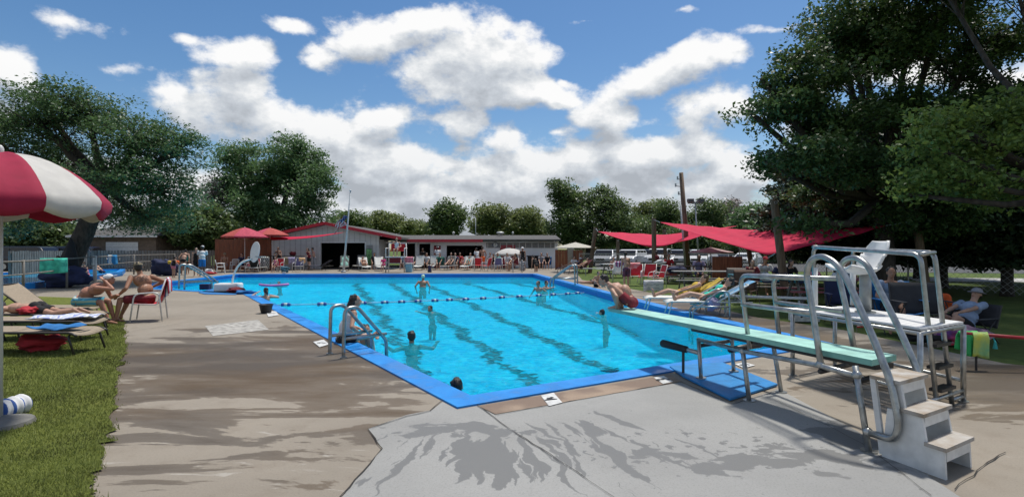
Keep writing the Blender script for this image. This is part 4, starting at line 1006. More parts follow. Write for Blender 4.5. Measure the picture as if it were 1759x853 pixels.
        remesh(c, {'brief':'swimsuit_bottom','shorts':'shorts','long':'shorts','trunks':'swim_trunks','pants':'trousers'}[bottom], bmat, t, max(.009, voxel), 2)
    if top:
        c = MB()
        if top == 'bikini':
            for dz in (0,): c.ell((chest-d2*.022)*q, ((.086*fat**.6+g)*q, (.062*fat+g)*q, .034*q), 16, 8, rot=TM)
        else:
            c.ell((chest-d2*.02)*q, ((.086*fat**.6+g)*q, (.062*fat+g)*q, .080*q), 16, 9, rot=TM); c.ell(waist*q, ((.076*wf+g*1.3)*q, (.058*wf+g*1.3)*q, .09*q), 16, 9, rot=PM)
            c.ell((pv+d1*.03)*q, ((.084*wf**.7+g)*q, (.066*wf+g)*q, .045*q), 14, 8, rot=PM)
            c.ell((chest+d2*.012)*q, ((.092+g)*q if top != 'tank' else .062*q, (.047+g)*q, .040*q), 16, 8, rot=TM)
            if top in ('tee', 'long'):
                for s_ in (1,-1):
                    el = J['e%d'%s_]; cone(c, sh[s_]-(el-sh[s_])*.05, sh[s_].lerp(el, .62 if top == 'tee' else 1.0), .034*fat**.4+g*.6, .029+g*1.4); c.ell(sh[s_]*q, ((.031+g)*q,)*3, 10, 7)
                    if top == 'long': cone(c, el, el.lerp(J['w%d'%s_], .9), .024+g, .018+g)
        remesh(c, {'bikini':'swimsuit_top','swimsuit':'swimsuit','tank':'tank_top','tee':'shirt','long':'shirt'}[top], tmat, t, max(.009, voxel), 2)
    # hair
    if hair:
        c = MB(); c.ell((hc+hup*.020-hf*.010)*q, (.0485*q, .053*q, .050*q), 14, 9, rot=HM); 
        if hair != 'bald': c.ell((hc-hup*.006-hf*.024)*q, (.044*q, .036*q, .042*q), 12, 8, rot=HM)
        if hair in ('long', 'wet'):
            dn = (V((0,0,-1))-hf*.10-f2*.15).normalized()
            c.cap((hc-hf*.034)*q, (hc-hf*.050+dn*.10)*q, .036*q, .036*q); c.cap((hc-hf*.050+dn*.08)*q, (hc-hf*.045+dn*(.22 if hair == 'long' else .13))*q, .038*q, .018*q)
            for s_ in (1,-1): c.cap((hc+hr*s_*.036-hf*.012)*q, (hc+hr*s_*.040-hf*.022+dn*.10)*q, .018*q, .012*q)
        if hair == 'pony':
            c.cap((hc-hf*.055+hup*.01)*q, (hc-hf*.085-V((0,0,.03)))*q, .015*q, .018*q); c.cap((hc-hf*.085-V((0,0,.03)))*q, (hc-hf*.075-V((0,0,.11)))*q, .018*q, .007*q)
        if hair == 'bun': c.ell((hc-hf*.045+hup*.045)*q, .024*q)
        if hair in ('short', 'mess', 'pony', 'bun', 'wet', 'long'):
            r_ = random.Random(hash(label) % 999 if False else len(label)); 
            for _ in range(26 if hair == 'mess' else 14):
                a = r_.uniform(0, 6.28); e_ = r_.uniform(.2, 1.3); dd = hr*math.cos(a)*math.cos(e_)*.043+hf*(math.sin(a)*math.cos(e_)*.048-.012)+hup*(math.sin(e_)*.047+.022); c.ell((hc+dd)*q, r_.uniform(.008, .014)*q, 6, 5)
        remesh(c, 'hair', hmat or H_dark, t, max(.008, voxel*.8), 1)
    if hat:
        c = MB(); c.ell((hc+hup*.030-hf*.002)*q, (.051*q, .060*q, .044*q), 14, 9, rot=HM)
        bd = -1 if hat == 'backcap' else 1
        if hat in ('cap', 'backcap'): c.ell((hc+hup*.026+hf*(.062*bd))*q, (.036*q, .040*q, .0065*q), 12, 6, rot=HM)
        else: c.ell((hc+hup*.018)*q, (.085*q, .095*q, .008*q), 16, 6, rot=HM)
        remesh(c, 'cap' if hat != 'wide' else 'sun_hat', hatmat, t, max(.007, voxel*.7), 1)
    if eyes:
        for s_ in (1,-1):
            c = MB(); c.ell((hc+hr*(s_*.017)+hf*.0485+hup*.001)*q, (.007*q,.004*q,.004*q), 8, 6, rot=HM); c.build('eye', M_eye, t, world=False)
        c = MB(); c.ell((hc+hf*.053-hup*.031)*q, (.013*q,.004*q,.003*q), 8, 6, rot=HM); c.build('mouth', M_lip, t, world=False)
    t['_q'] = q
    t.id_properties_ensure() if hasattr(t, 'id_properties_ensure') else None
    del t['_q']
    return t, dict(hc=hc*q, hf=hf, hr=hr, hup=hup, HM=HM, chest=chest*q, sh={k: v*q for k, v in sh.items()}, J={k: v*q for k, v in J.items()}, TM=TM, H=q, PM=PM, pv=pv*q, waist=waist*q)
M_eye = mat('eye_dark', (.02,.015,.012), .3); M_lip = mat('lip', (.30,.10,.08), .5)
M_glass = mat('sunglass_lens', (.01,.01,.012), .15)
def shades(t, I):
    q = I['H']; c = MB()
    for s_ in (1,-1): c.ell(I['hc']+(I['hr']*(s_*.019)+I['hf']*.050+I['hup']*.003)*q, (.016*q,.006*q,.012*q), 10, 6, rot=I['HM'])
    c.bar(I['hc']+(I['hr']*.04+I['hf']*.03+I['hup']*.004)*q, I['hc']+(I['hr']*.035+I['hf']*.05+I['hup']*.004)*q, .004*q, .008*q); c.bar(I['hc']+(I['hr']*-.04+I['hf']*.03+I['hup']*.004)*q, I['hc']+(I['hr']*-.035+I['hf']*.05+I['hup']*.004)*q, .004*q, .008*q); c.bar(I['hc']+(I['hr']*-.01+I['hf']*.052+I['hup']*.004)*q, I['hc']+(I['hr']*.01+I['hf']*.052+I['hup']*.004)*q, .004*q, .004*q)
    c.build('sunglasses', M_glass, t, world=False)
def sit_kw(seat=.42, H=1.7, lean=-8, spread=.06, reach=.27, hands=None, back=0):
    s_ = seat/H; return dict(pelvis=(0, 0, s_+.045), lean=lean, curve=8, feet=((spread, reach, .04), (-spread, reach, .04)), hands=hands or ((.075, .20, s_+.09), (-.075, .20, s_+.09)), elbow=((1,-.6,-.5),(-1,-.6,-.5)), knee=((.1,1,.8),(-.1,1,.8)))
def lounge_kw(seat=.36, H=1.7, lean=-52, hands=None, kneeup=0):
    s_ = seat/H; f2_ = .27 if kneeup else .46
    return dict(pelvis=(0, 0, s_+.05), lean=lean, curve=10, head=(18, 0), feet=((.05, .46, s_+.035), (-.05, f2_, s_+.035)), hands=hands or ((.10, .10, s_+.10), (-.10, .10, s_+.10)), elbow=((1,-.3,-.3),(-1,-.3,-.3)), knee=((.1,0,1),(-.1,.1,1)), toes=((.3,.25,1),(-.3,.25,1)))
# ================================================================ furniture builders (local frames, origin on the ground)
M_alu = mat('white_tube', (.62,.62,.60), .35, metal=.1, var=.06); M_dframe = mat('dark_tube', (.03,.026,.024), .45)
M_tanmesh = mat('tan_sling', (.30,.24,.17), .8, var=.1, scale=30, bump=.3, bscale=90)
M_wmesh = mat('white_sling', (.62,.62,.58), .75, var=.08, scale=12); M_gmesh = mat('grey_sling', (.16,.155,.14), .8); M_redsling = mat('red_sling', (.55,.02,.03), .7, var=.1); M_blsling = mat('blue_sling', (.03,.05,.22), .7)
def sm(o): return o
def lounger(label, loc, face, frame=None, sling=None, back=40, L_=1.95, w=.62, h=.34, group='sun loungers', cat='lounger', arched=True):
    """foot end at the origin, head end towards +Y"""
    frame = frame or M_alu; sling = sling or M_wmesh
    t = thing('sun_lounger', label, cat, loc, group, rz=R(face)); hy = L_*.60; bl = L_*.42; by = hy+bl*math.cos(R(back)); bz = h+bl*math.sin(R(back))
    for s_ in (1,-1):
        x = s_*w/2; b = MB(); b.tube(rounded([(x, .0, h-.05), (x, .10, h), (x, hy, h), (x, L_, h)], .1), .018, 7); b.build('side_rail', frame, t, smooth=True, world=False)
    for y in ((.10, .28), (L_-.55, L_-.35)):
        b = MB(); x = w/2
        b.tube(rounded([(-x, y[0]-.06, .015), (-x, y[0]+.04, h-.03), (x, y[0]+.04, h-.03), (x, y[0]-.06, .015)], .09), .016, 7); b.build('leg', frame, t, smooth=True, world=False)
    b = MB(); x = w/2-.01
    b.grid(lambda u, v: (-x+2*x*u, .03+(hy-.03)*v, h+.012-.035*math.sin(math.pi*u)-.05*(1-min(1, v*7))**2), 8, 14); b.build('sling', sling, t, smooth=True, world=False, thick=.012)
    b = MB(); c, s2 = math.cos(R(back)), math.sin(R(back))
    b.grid(lambda u, v: (-x+2*x*u, hy+bl*v*c+.03*math.sin(math.pi*u)*s2, h+.012+bl*v*s2-.03*math.sin(math.pi*u)*c), 8, 8); bk = b.build('backrest', sling, t, smooth=True, world=False, thick=.012)
    b = MB(); b.tube(rounded([(-w/2, hy, h), (-w/2, by, bz), (w/2, by, bz), (w/2, hy, h)], .07), .016, 7); b.build('back_frame', frame, bk, smooth=True, world=False)
    if back > 5: b = MB(); b.tube([(-w/2, hy+bl*.5*c, h+bl*.5*s2), (-w/2, hy+bl*.5*c+.22, h)], .01, 6); b.tube([(w/2, hy+bl*.5*c, h+bl*.5*s2), (w/2, hy+bl*.5*c+.22, h)], .01, 6); b.bar((-w/2, hy+bl*.5*c+.22, h), (w/2, hy+bl*.5*c+.22, h), .02, .02); b.build('strut', frame, bk, world=False)
    return t
def armchair(label, loc, face, frame=None, sling=None, w=.56, hs=.40, group='strap armchairs', cat='chair'):
    """faces +Y"""
    frame = frame or M_alu; sling = sling or M_redsling
    t = thing('armchair', label, cat, loc, group, rz=R(face))
    for s_ in (1,-1):
        x = s_*w/2
        b = MB(); b.tube(rounded([(x, .30, .012), (x, .22, .62), (x, -.16, .64), (x, -.24, .60), (x, -.30, .012)], .12), .016, 8); b.build('arm_frame', frame, t, smooth=True, world=False)
        b = MB(); b.tube(rounded([(x*.92, .24, hs), (x*.92, -.20, hs-.03), (x*.92, -.36, .92)], .06), .014, 8); b.build('side_frame', frame, t, smooth=True, world=False)
    b = MB(); b.tube([(-w*.46, -.36, .92), (w*.46, -.36, .92)], .014, 8); b.build('top_bar', frame, t, smooth=True, world=False)
    b = MB(); b.tube([(-w*.46, .24, hs), (w*.46, .24, hs)], .014, 8); b.build('front_bar', frame, t, smooth=True, world=False)
    x = w*.44; b = MB(); b.grid(lambda u, v: (-x+2*x*u, .24-.43*v, hs+.012-.03*v-.03*math.sin(math.pi*u)*math.sin(math.pi*v)), 6, 6); b.build('seat', sling, t, smooth=True, world=False, thick=.012)
    b = MB(); b.grid(lambda u, v: (-x+2*x*u, -.20-.16*v-.02*math.sin(math.pi*u), hs+.02+.50*v), 6, 6); b.build('backrest', sling, t, smooth=True, world=False, thick=.012)
    return t
def monobloc(label, loc, face, m=None, group='moulded plastic chairs', cat='chair'):
    m = m or M_whitep; t = thing('plastic_chair', label, cat, loc, group, rz=R(face))
    b = MB(); b.box((0, .0, .43), (.46, .44, .03)); b.build('seat', m, t, bevel=.01, world=False)
    for sx in (1,-1):
        for sy, hh in ((1, .66), (-1, .43)):
            b = MB(); b.bar((sx*.25, sy*.25, 0), (sx*.21, sy*.19, hh), .05, .035); b.build('leg', m, t, bevel=.006, world=False)
        b = MB(); b.tube(rounded([(sx*.23, .24, .65), (sx*.24, -.12, .66), (sx*.21, -.23, .62)], .08), .022, 6); b.build('armrest', m, t, smooth=True, world=False)
    b = MB()
    for k in range(6): x = -.18+.072*k; b.bar((x, -.20, .44), (x*1.05, -.30, .84), .045, .014)
    b.tube(rounded([(-.21, -.20, .44), (-.22, -.31, .86), (.22, -.31, .86), (.21, -.20, .44)], .09), .018, 6); b.build('backrest', m, t, world=False)
    return t
def campchair(label, loc, face, fab, group='folding camp chairs', cat='chair', w=.6):
    t = thing('camp_chair', label, cat, loc, group, rz=R(face))
    for s_ in (1,-1):
        x = s_*w/2
        b = MB(); b.cyl((x, .25, 0), (x, -.22, .62), .011, n=6); b.cyl((x, -.28, 0), (x, .24, .62), .011, n=6); b.cyl((x, -.22, .40), (x, -.36, .95), .011, n=6); b.build('leg_frame', M_dframe, t, world=False)
        b = MB(); b.box((x, .0, .63), (.07, .50, .02)); b.build('armrest', fab, t, bevel=.005, world=False)
    b = MB(); b.grid(lambda u, v: (-w*.48+w*.96*u, .26-.52*v, .42-.06*math.sin(math.pi*u)-.05*v), 8, 6); b.build('seat', fab, t, smooth=True, world=False, thick=.012)
    b = MB(); b.grid(lambda u, v: (-w*.5+w*u, -.24-.14*v-.06*math.sin(math.pi*u), .38+.58*v), 8, 6); b.build('backrest', fab, t, smooth=True, world=False, thick=.012)
    return t
def umbrella(label, loc, h, r, mats, n=8, tilt=(0,0), rise=.30, valance=.14, dome=.5, stripe=True, group='umbrellas', top_m=None, polem=None, sag=.06, ph=0, table=False):
    t = thing('umbrella', label, 'umbrella', loc, group); polem = polem or M_alu
    b = MB(); b.cyl((0,0,.05), (0,0,h-.02), .022, n=10); b.build('pole', polem, t, smooth=True, world=False)
    b = MB(); b.lathe([(.02,.10),(.06,.09),(.24,.05),(.26,0),(0,0)], n=16); b.build('base', M_gmesh, t, world=False)
    b = MB(); seg = 6; N_ = n*seg; M_ = 10; vs = []
    for i in range(M_+1):
        q = i/M_
        for j in range(N_):
            a = 2*math.pi*j/N_+ph; f = (j % seg)/seg; sc = math.cos(math.pi/n)/math.cos((f-.5)*2*math.pi/n)
            rr = r*q*(sc*.55+.45*1)-sag*q*math.sin(math.pi*f)*.4; z = h-rise*(q**(1+dome*1.6))-sag*math.sin(math.pi*f)*q*(1-q)*2
            vs.append((rr*math.cos(a), rr*math.sin(a), z))
    o0 = len(vs)
    for k, (dr, dz) in enumerate(((.02, -.25), (.01, -.7), (-.03, -1))):
        for j in range(N_):
            a = 2*math.pi*j/N_+ph; f = (j % seg)/seg; sc = math.cos(math.pi/n)/math.cos((f-.5)*2*math.pi/n); rr = r*(sc*.55+.45)-sag*math.sin(math.pi*f)*.4+dr
            vs.append((rr*math.cos(a), rr*math.sin(a), h-rise+valance*dz*(.72+.28*math.sin(math.pi*f))))
    fs = []; ms = []
    for i in range(M_+3):
        for j in range(N_): fs.append((i*N_+j, i*N_+(j+1) % N_, (i+1)*N_+(j+1) % N_, (i+1)*N_+j)); ms.append((j//seg) % len(mats))
    b.add(vs, fs); b.m = ms; c = b.build('canopy', list(mats), t, smooth=True, world=False, thick=.006)
    for j in range(n):
        a = 2*math.pi*j/n+ph; b = MB(); b.tube([(r*q*math.cos(a), r*q*math.sin(a), h-rise*(q**(1+dome*1.6))-.015) for q in (.02,.3,.6,.85,.98)], .007, 5); b.build('rib', polem, t, world=False)
    b = MB(); b.ell((0,0,h+.02), (.03,.03,.05)); b.build('finial', polem, t, world=False)
    t.rotation_euler = (R(tilt[0]), R(tilt[1]), 0); return t
def picnic(label, loc, face, L_=1.8, topm=None, benchm=None, cloth_m=None, group='picnic tables', w=.75):
    topm = topm or M_greyw; benchm = benchm or topm; t = thing('picnic_table', label, 'picnic table', loc, group, rz=R(face))
    b = MB()
    for k in range(5): b.box((0, -w/2+w*(k+.5)/5, .74), (L_, w/5-.012, .035))
    b.build('table_top', topm, t, world=False)
    for s_ in (1,-1):
        b = MB(); 
        for k in range(2): b.box((0, s_*(w/2+.26+.13*k), .43), (L_, .12, .035))
        b.build('bench', benchm, t, world=False)
    for sx in (1,-1):
        b = MB(); x = sx*L_*.36; b.bar((x, -.62, 0), (x, -.14, .72), .04, .09); b.bar((x, .62, 0), (x, .14, .72), .04, .09); b.bar((x+.03, -.80, .40), (x+.03, .80, .40), .04, .08); b.build('leg_frame', M_greyw, t, world=False)
    if cloth_m:
        b = MB(); X, Y_ = L_/2+.02, w/2+.02
        b.grid(lambda u, v: ((-X-.10+ (2*X+.20)*u) if .06 < u < .94 else (-X if u <= .06 else X)*1.004+.0, (-Y_+2*Y_*v), .765 if .06 < u < .94 else .765), 12, 6) if False else None
        for a_ in (0,): b.box((0, 0, .767), (2*X, 2*Y_, .008))
        for s_ in (1,-1): b.grid(lambda u, v: (-X+2*X*u, s_*(Y_+.006+.012*math.sin(u*40)*v), .77-.22*v-.02*math.sin(u*17)*v), 40, 3)
        o = b.build('tablecloth', cloth_m, None, world=False); o.location = loc; o.rotation_euler.z = R(face); tag(o, label.replace('picnic table', 'picnic table')+' cloth', 'tablecloth')
        o['label'] = 'teal and navy patterned cloth spread over a picnic table'
    return t
def towel(label, p, face, w, l, m, drape=0, name='towel', cat='towel', h=0, wav=.02, group='towels', seed=1, thick=.012, pitch=0):
    """flat (drape 0) or hanging over an edge (drape = length hanging down)"""
    r_ = random.Random(seed); a1, a2, a3 = r_.uniform(0,6), r_.uniform(0,6), r_.uniform(0,6); b = MB()
    if drape:
        b.grid(lambda u, v: (-w/2+w*u+.02*math.sin(v*3+a3), (.035+wav*math.sin(u*14+a1)*(abs(v-.5)*2))*(-1 if v > .5 else 1)*min(1, abs(v-.5)*8)+wav*.6*math.sin(u*9+a2)*abs(v-.5)*2, -drape*(abs(v-.5)*2)*(1 if v > .5 else .8)+.02+.03*math.sin(u*5+a1)*abs(v-.5)), 22, 16)
    else:
        b.grid(lambda u, v: (-w/2+w*u, -l/2+l*v, .012+wav*(1+math.sin(u*9+a1+v*3)*math.sin(v*7+a2))), 18, 18)
    o = b.build(name, m, None, smooth=True, world=False, thick=thick); o.location = p; o.rotation_euler = (R(pitch), 0, R(face)); return tag(o, label, cat, group)
def crumple(label, p, r, m, name='towel', cat='towel', seed=1, group=None, face=0):
    b = MB(); b.ell((0,0,0), 1, 30, 20); vs = []
    for v in b.v:
        v = Vector(v); n_ = mnoise.noise(v*1.6+Vector((seed*5,0,0)))*.5+mnoise.noise(v*4+Vector((seed*5,0,0)))*.22; v = v*(1+n_); vs.append((v.x*r[0], v.y*r[1], max(-.98*r[2], v.z*r[2])+r[2]))
    b.v = vs; o = b.build(name, m, None, smooth=True, world=False); o.location = p; o.rotation_euler.z = R(face); return tag(o, label, cat, group)
def ladder_rail(label, loc, face, w=.5, h=.85, run=.75, into=.6, name='pool_ladder', r=.021, steps=2, crossz=.28, m=None):
    """posts stand on the deck at y=0, rails arch over the pool towards +Y"""
    m = m or M_steel; t = thing(name, label, 'pool ladder', loc, 'pool ladders', rz=R(face))
    for s_ in (1,-1):
        x = s_*w/2; b = MB(); b.tube([(x,0,0)]+[Vector(p) for p in rounded([(x, 0, .1), (x, .02, h), (x, .22, h+.02), (x, run*.85, h*.42), (x, run, .18), (x, run+.02, -into)], .16, 8)], r, 10); b.build('handrail', m, t, smooth=True, world=False)
        b = MB(); b.cyl((x,0,0), (x,0,.02), .05, n=12); b.build('flange', m, t, world=False)
        b = MB(); b.cyl((x,.0,crossz), (x,run-.0,crossz), r*.9, n=8); b.build('crossbar', m, t, smooth=True, world=False)
    for k in range(steps): b = MB(); b.box((0, run+.02, -.16-.25*k), (w, .09, .03)); b.build('step', m, t, world=False)
    return t
def car(label, loc, face, kind='suv', paint=None, group='cars parked along the far fence'):
    """front towards +X"""
    L_, wd, hh = {'suv': (4.7,1.9,1.75), 'sedan': (4.6,1.8,1.42), 'pickup': (5.4,1.95,1.85)}[kind]; m = paint; t = thing('parked_car', label, 'car', loc, group, rz=R(face))
    if kind == 'suv': prof = [(-L_/2,.35),(-L_/2,.95),(-L_/2+.12,1.05),(-L_/2+.35,hh-.08),(-L_/2+.6,hh),(.55,hh),(.85,hh-.08),(1.35,1.10),(L_/2-.25,.98),(L_/2,.78),(L_/2,.35)]
    elif kind == 'sedan': prof = [(-L_/2,.32),(-L_/2,.9),(-L_/2+.55,.98),(-1.15,hh-.05),(-.8,hh),(.3,hh),(.6,hh-.05),(1.25,.98),(L_/2-.2,.82),(L_/2,.62),(L_/2,.32)]
    else: prof = [(-L_/2,.45),(-L_/2,1.15),(-.75,1.15),(-.70,hh-.06),(-.5,hh),(.55,hh),(.85,hh-.06),(1.30,1.22),(L_/2-.2,1.12),(L_/2,.85),(L_/2,.45)]
    b = MB(); n = len(prof); vs = []
    for (x, z) in prof: k = 1 if z < 1.12 else .84; vs.append((x, -wd/2*k, z))
    for (x, z) in prof: k = 1 if z < 1.12 else .84; vs.append((x, wd/2*k, z))
    b.add(vs, [tuple(range(n)), tuple(range(2*n-1, n-1, -1))]+[(i, n+i, n+(i+1) % n, (i+1) % n) for i in range(n)]); b.build('body', m, t, world=False, bevel=.05)
    gx = {'suv': [(-2.0,-1.15),(-1.05,-.1),(0,.95)], 'sedan': [(-1.3,-.15),(-.05,.85)], 'pickup': [(-.6,.05),(.12,1.0)]}[kind]; zb = 1.06 if kind != 'pickup' else 1.2
    if kind == 'sedan': zb = .95
    for s_ in (1,-1):
        for (x0, x1) in gx:
            b = MB(); y0, y1 = s_*(wd/2*.975), s_*(wd/2*.85); zt = hh-.12
            sl = .25 if x1 > .8 else 0; sr = .2 if x0 < -1.2 else 0
            b.add([(x0,y0,zb),(x1,y0,zb),(x1-sl,y1+s_*.015,zt),(x0+sr,y1+s_*.015,zt)], [(0,1,2,3) if s_ < 0 else (3,2,1,0)]); b.build('window', M_glass, t, world=False, thick=.02)
        for x in (-L_*.31, L_*.31):
            w_ = MB(); w_.cyl((x, s_*(wd/2-.20), .34), (x, s_*(wd/2+.01), .34), .34, n=20); wo = w_.build('wheel', mat('tyre_rubber', (.015,.015,.015), .8), t, world=False, bevel=.02)
            w_ = MB(); w_.cyl((x, s_*(wd/2+.0), .34), (x, s_*(wd/2+.025), .34), .20, n=14); w_.build('rim', M_steel, wo, world=False)
        b = MB(); b.box((L_/2-.04, s_*wd*.36, .78 if kind != 'pickup' else .92), (.12, .34, .16)); b.build('headlight', mat('lamp_glass', (.6,.62,.65), .15), t, world=False, bevel=.02)
        b = MB(); b.box((1.0, s_*(wd/2+.08), 1.05), (.14, .18, .14)); b.build('mirror', m, t, world=False, bevel=.02)
    x0, x1 = (1.33, .88) if kind == 'suv' else ((1.22, .63) if kind == 'sedan' else (1.28, .88)); z0 = 1.12 if kind == 'suv' else (1.0 if kind == 'sedan' else 1.24)
    b = MB(); b.add([(x0+.015,-wd*.44,z0),(x0+.015,wd*.44,z0),(x1+.02,wd*.39,hh-.10),(x1+.02,-wd*.39,hh-.10)], [(0,1,2,3)]); b.build('windscreen', M_glass, t, world=False, thick=.02)
    b = MB(); b.box((L_/2+.01, 0, .72 if kind != 'pickup' else .80), (.05, wd*.42, .22)); b.build('grille', M_black, t, world=False); b = MB(); b.box((L_/2+.02, 0, .42), (.10, wd*.94, .18)); b.build('bumper', M_dframe, t, world=False, bevel=.03)
    return t
# ================================================================ placements: diving stand and lifeguard platform
def plane_hit(A, B_, px, py=None, z=None):
    """point of the vertical plane through ground points A, B_ seen at a pixel column (and row)"""
    k = (px-CX)/F; s_ = (k*A[1]-A[0])/((B_[0]-A[0])-k*(B_[1]-A[1])); x, y = A[0]+(B_[0]-A[0])*s_, A[1]+(B_[1]-A[1])*s_
    return Vector((x, y, H0-(py-HY)*y/F if z is None else z))
N1, N2 = (2.49, 5.84), (2.81, 4.38); OFF = (.50, .34); F1, F2 = (N1[0]+OFF[0], N1[1]+OFF[1]), (N2[0]+OFF[0], N2[1]+OFF[1])
nP = lambda px, py: plane_hit(N1, N2, px, py); fP = lambda px, py: plane_hit(F1, F2, px, py)
dv = thing('diving_board', 'pale green diving board on a steel pipe stand with tall looped handrails', 'diving board', (2.7, 5.2, 0))
M_board = mat('board_green', (.34,.62,.54), .55, var=.16, scale=5, bump=.25, bscale=60, stretch=(1,1,1)); M_bside = mat('board_edge', (.20,.45,.38), .5, var=.1)
bn0, bn1, bf0, bf1 = Vector((1.46,8.43,.70)), Vector((2.91,4.50,.70)), Vector((1.80,8.52,.70)), Vector((3.26,4.72,.70))
b = MB(); T_ = .05; dz = Vector((0,0,T_)); Q = []; K = 12
for i in range(K+1):
    t = i/K; a, c = bn0.lerp(bn1, t), bf0.lerp(bf1, t); e = (c-a)*.10; Q += [a-dz*.2-dz*.8, a, a+e, c-e, c, c-dz]; 
for i in range(K):
    o = i*6; p = o+6
    for j in range(5): b.add([Q[o+j],Q[p+j],Q[p+j+1],Q[o+j+1]], [(3,2,1,0)], 1 if j in (0,4) else 0)
    b.add([Q[o],Q[o+5],Q[p+5],Q[p]], [(3,2,1,0)], 1)
b.add(Q[:6], [(5,4,3,2,1,0)], 1); b.add(Q[-6:], [(0,1,2,3,4,5)], 1); b.build('board', [M_board, M_bside], dv)
b = MB(); m0, m1 = bn0.lerp(bf0,.5), bn1.lerp(bf1,.5); b.bar(m0.lerp(m1,.44)-Vector((0,0,.075)), m1-Vector((0,0,.075)), .22, .045); b.build('underside_channel', M_dframe, dv)
R_ = .024
def leg(P, top_, name='leg', r=R_, plate=True):
    b = MB(); b.tube([P, Vector(P).lerp(top_, .5), top_], r, 10); o = b.build(name, M_steel, dv, smooth=True)
    if plate: b = MB(); b.cyl(P, Vector(P)+Vector((0,0,.014)), .062, n=12); b.build('foot_plate', M_steel, o)
G1, G2 = Vector((2.28,6.71,0)), Vector((2.82,7.08,0))
mz = .036
leg(G1+Vector((0,0,mz)), nP(1200,583)); leg(G2+Vector((0,0,mz)), G2+Vector((-.03,0,.60))); leg(Vector((*N1,0)), nP(1276,603)); leg(Vector((*F1,0)), Vector((F1[0]-.06,F1[1]+.1,.62)))
leg(Vector((*N2,0)), nP(1469,628)); leg(Vector((*F2,0)), Vector((F2[0]-.06,F2[1]+.1,.63)))
def pipe(pts, name='rail', r=R_, parent=None, m=None): b = MB(); b.tube(pts, r, 10); return b.build(name, m or M_steel, parent or dv, smooth=True)
pipe([nP(1199,583), nP(1276,603), nP(1409,628), nP(1472,646)], 'lower_rail')
fr = [Vector((p.x+OFF[0], p.y+OFF[1], p.z)) for p in (nP(1199,583), nP(1276,603), nP(1409,628), nP(1472,646))]; pipe(fr, 'lower_rail')
for p, q in zip((nP(1200,590), nP(1409,632), nP(1470,650)), (0,1,2)): pipe([p-Vector((0,0,.03)), p+Vector((OFF[0], OFF[1], -.03))], 'crosspiece', m=M_dframe)
pipe([nP(1276,603)+Vector((0,.35,-.05)), nP(1276,603)+Vector((OFF[0],OFF[1]+.35,-.05))], 'fulcrum', .035, m=M_dframe)
def handrail(P, pts, rnd_, name='handrail', r=R_): return pipe(rounded([P(*p) for p in pts], rnd_, 8), name, r)
handrail(nP, [(1288,600), (1271,473), (1390,478)], .13, 'handrail'); handrail(nP, [(1275,523), (1398,538)], .05, 'middle_rail')
handrail(fP, [(1341,600), (1327,476), (1441,479)], .13, 'handrail'); handrail(fP, [(1332,519), (1449,535)], .05, 'middle_rail')
handrail(nP, [(1410,626), (1400,560), (1385,470), (1392,446), (1412,439), (1437,452), (1456,482), (1500,580), (1532,660), (1545,730), (1536,756), (1490,742)], .11, 'looped_handrail', .027)
handrail(fP, [(1467,600), (1456,540), (1440,470), (1448,448), (1468,441), (1490,454), (1508,492), (1545,565), (1578,640), (1584,690)], .11, 'looped_handrail', .027)
for p in ((1409,626),(1276,603),(1472,644),(1491,742)): b = MB(); b.ell(nP(*p), .038); b.build('clamp', M_steel, dv, smooth=True)
# spare pipe arm reaching over the water
arm = bpy.data.objects.new('padded_arm', None); COL.objects.link(arm); arm.parent = dv; ORG[arm.name] = ORG[dv.name]
p0, p1 = nP(1200,606), Vector(((1140-CX)*7.35/F, 7.35, H0-(590-HY)*7.35/F)); b = MB(); b.tube([p0, p0.lerp(p1,.45)], .028, 10); b.build('pipe', M_steel, arm, smooth=True)
b = MB(); b.cap(p0.lerp(p1,.35), p1, .045, .052, 12); b.build('padding', mat('black_rubber', (.02,.02,.02), .7), arm, smooth=True)
q = p0.lerp(p1,.42); b = MB(); b.cyl(q, Vector((q.x,q.y,WZ-.1)), .018, n=8); b.build('strut', M_dframe, arm)
# steps up to the board
st = thing('diving_steps', 'white three step stair with worn brown treads behind the diving board', 'steps', (3.1, 4.05, 0))
S0, S1 = Vector((2.875,4.20,0)), Vector((2.99,3.87,0)); ax_ = (S1-S0).normalized(); cr_ = Vector((.37,.23,0)); M_tread = mat('worn_tread', (.22,.17,.12), .8, var=.5, scale=7, bump=.4, dirt=(.42,.40,.37))
def SP(a, c, z): p = S0+ax_*a+cr_*c; return Vector((p.x,p.y,z))
prof = [(-.02,0),(.375,0),(.365,.19),(.25,.19),(.21,.385),(.07,.385),(.03,.58),(-.17,.58)]; prof[0] = (-.06,0)
for c0 in (0, 1.0):   # near panel is open under the top tread
    full = prof; P_n = [(-.09,0),(.375,0),(.365,.19),(.25,.19),(.215,.384),(-.045,.384)]
    prof_ = P_n if c0 == 0 else full; b = MB(); n = len(prof_); t = .03 if c0 == 0 else -.03
    vs = [SP(a, c0, z) for a, z in prof_]+[SP(a, c0+t*2, z) for a, z in prof_]
    b.add(vs, [tuple(range(n)), tuple(range(2*n-1,n-1,-1))]+[(i,n+i,n+(i+1)%n,(i+1)%n) for i in range(n)]); b.build('side_panel', M_wpaint, st)
for (pa, za, pb, zb_) in ((-.165,.583,-.085,.02),(.035,.583,.075,.384)): b = MB(); b.bar(SP(pa,.03,za), SP(pb,.03,zb_), .022, .045); b.build('upright', M_wpaint, st)
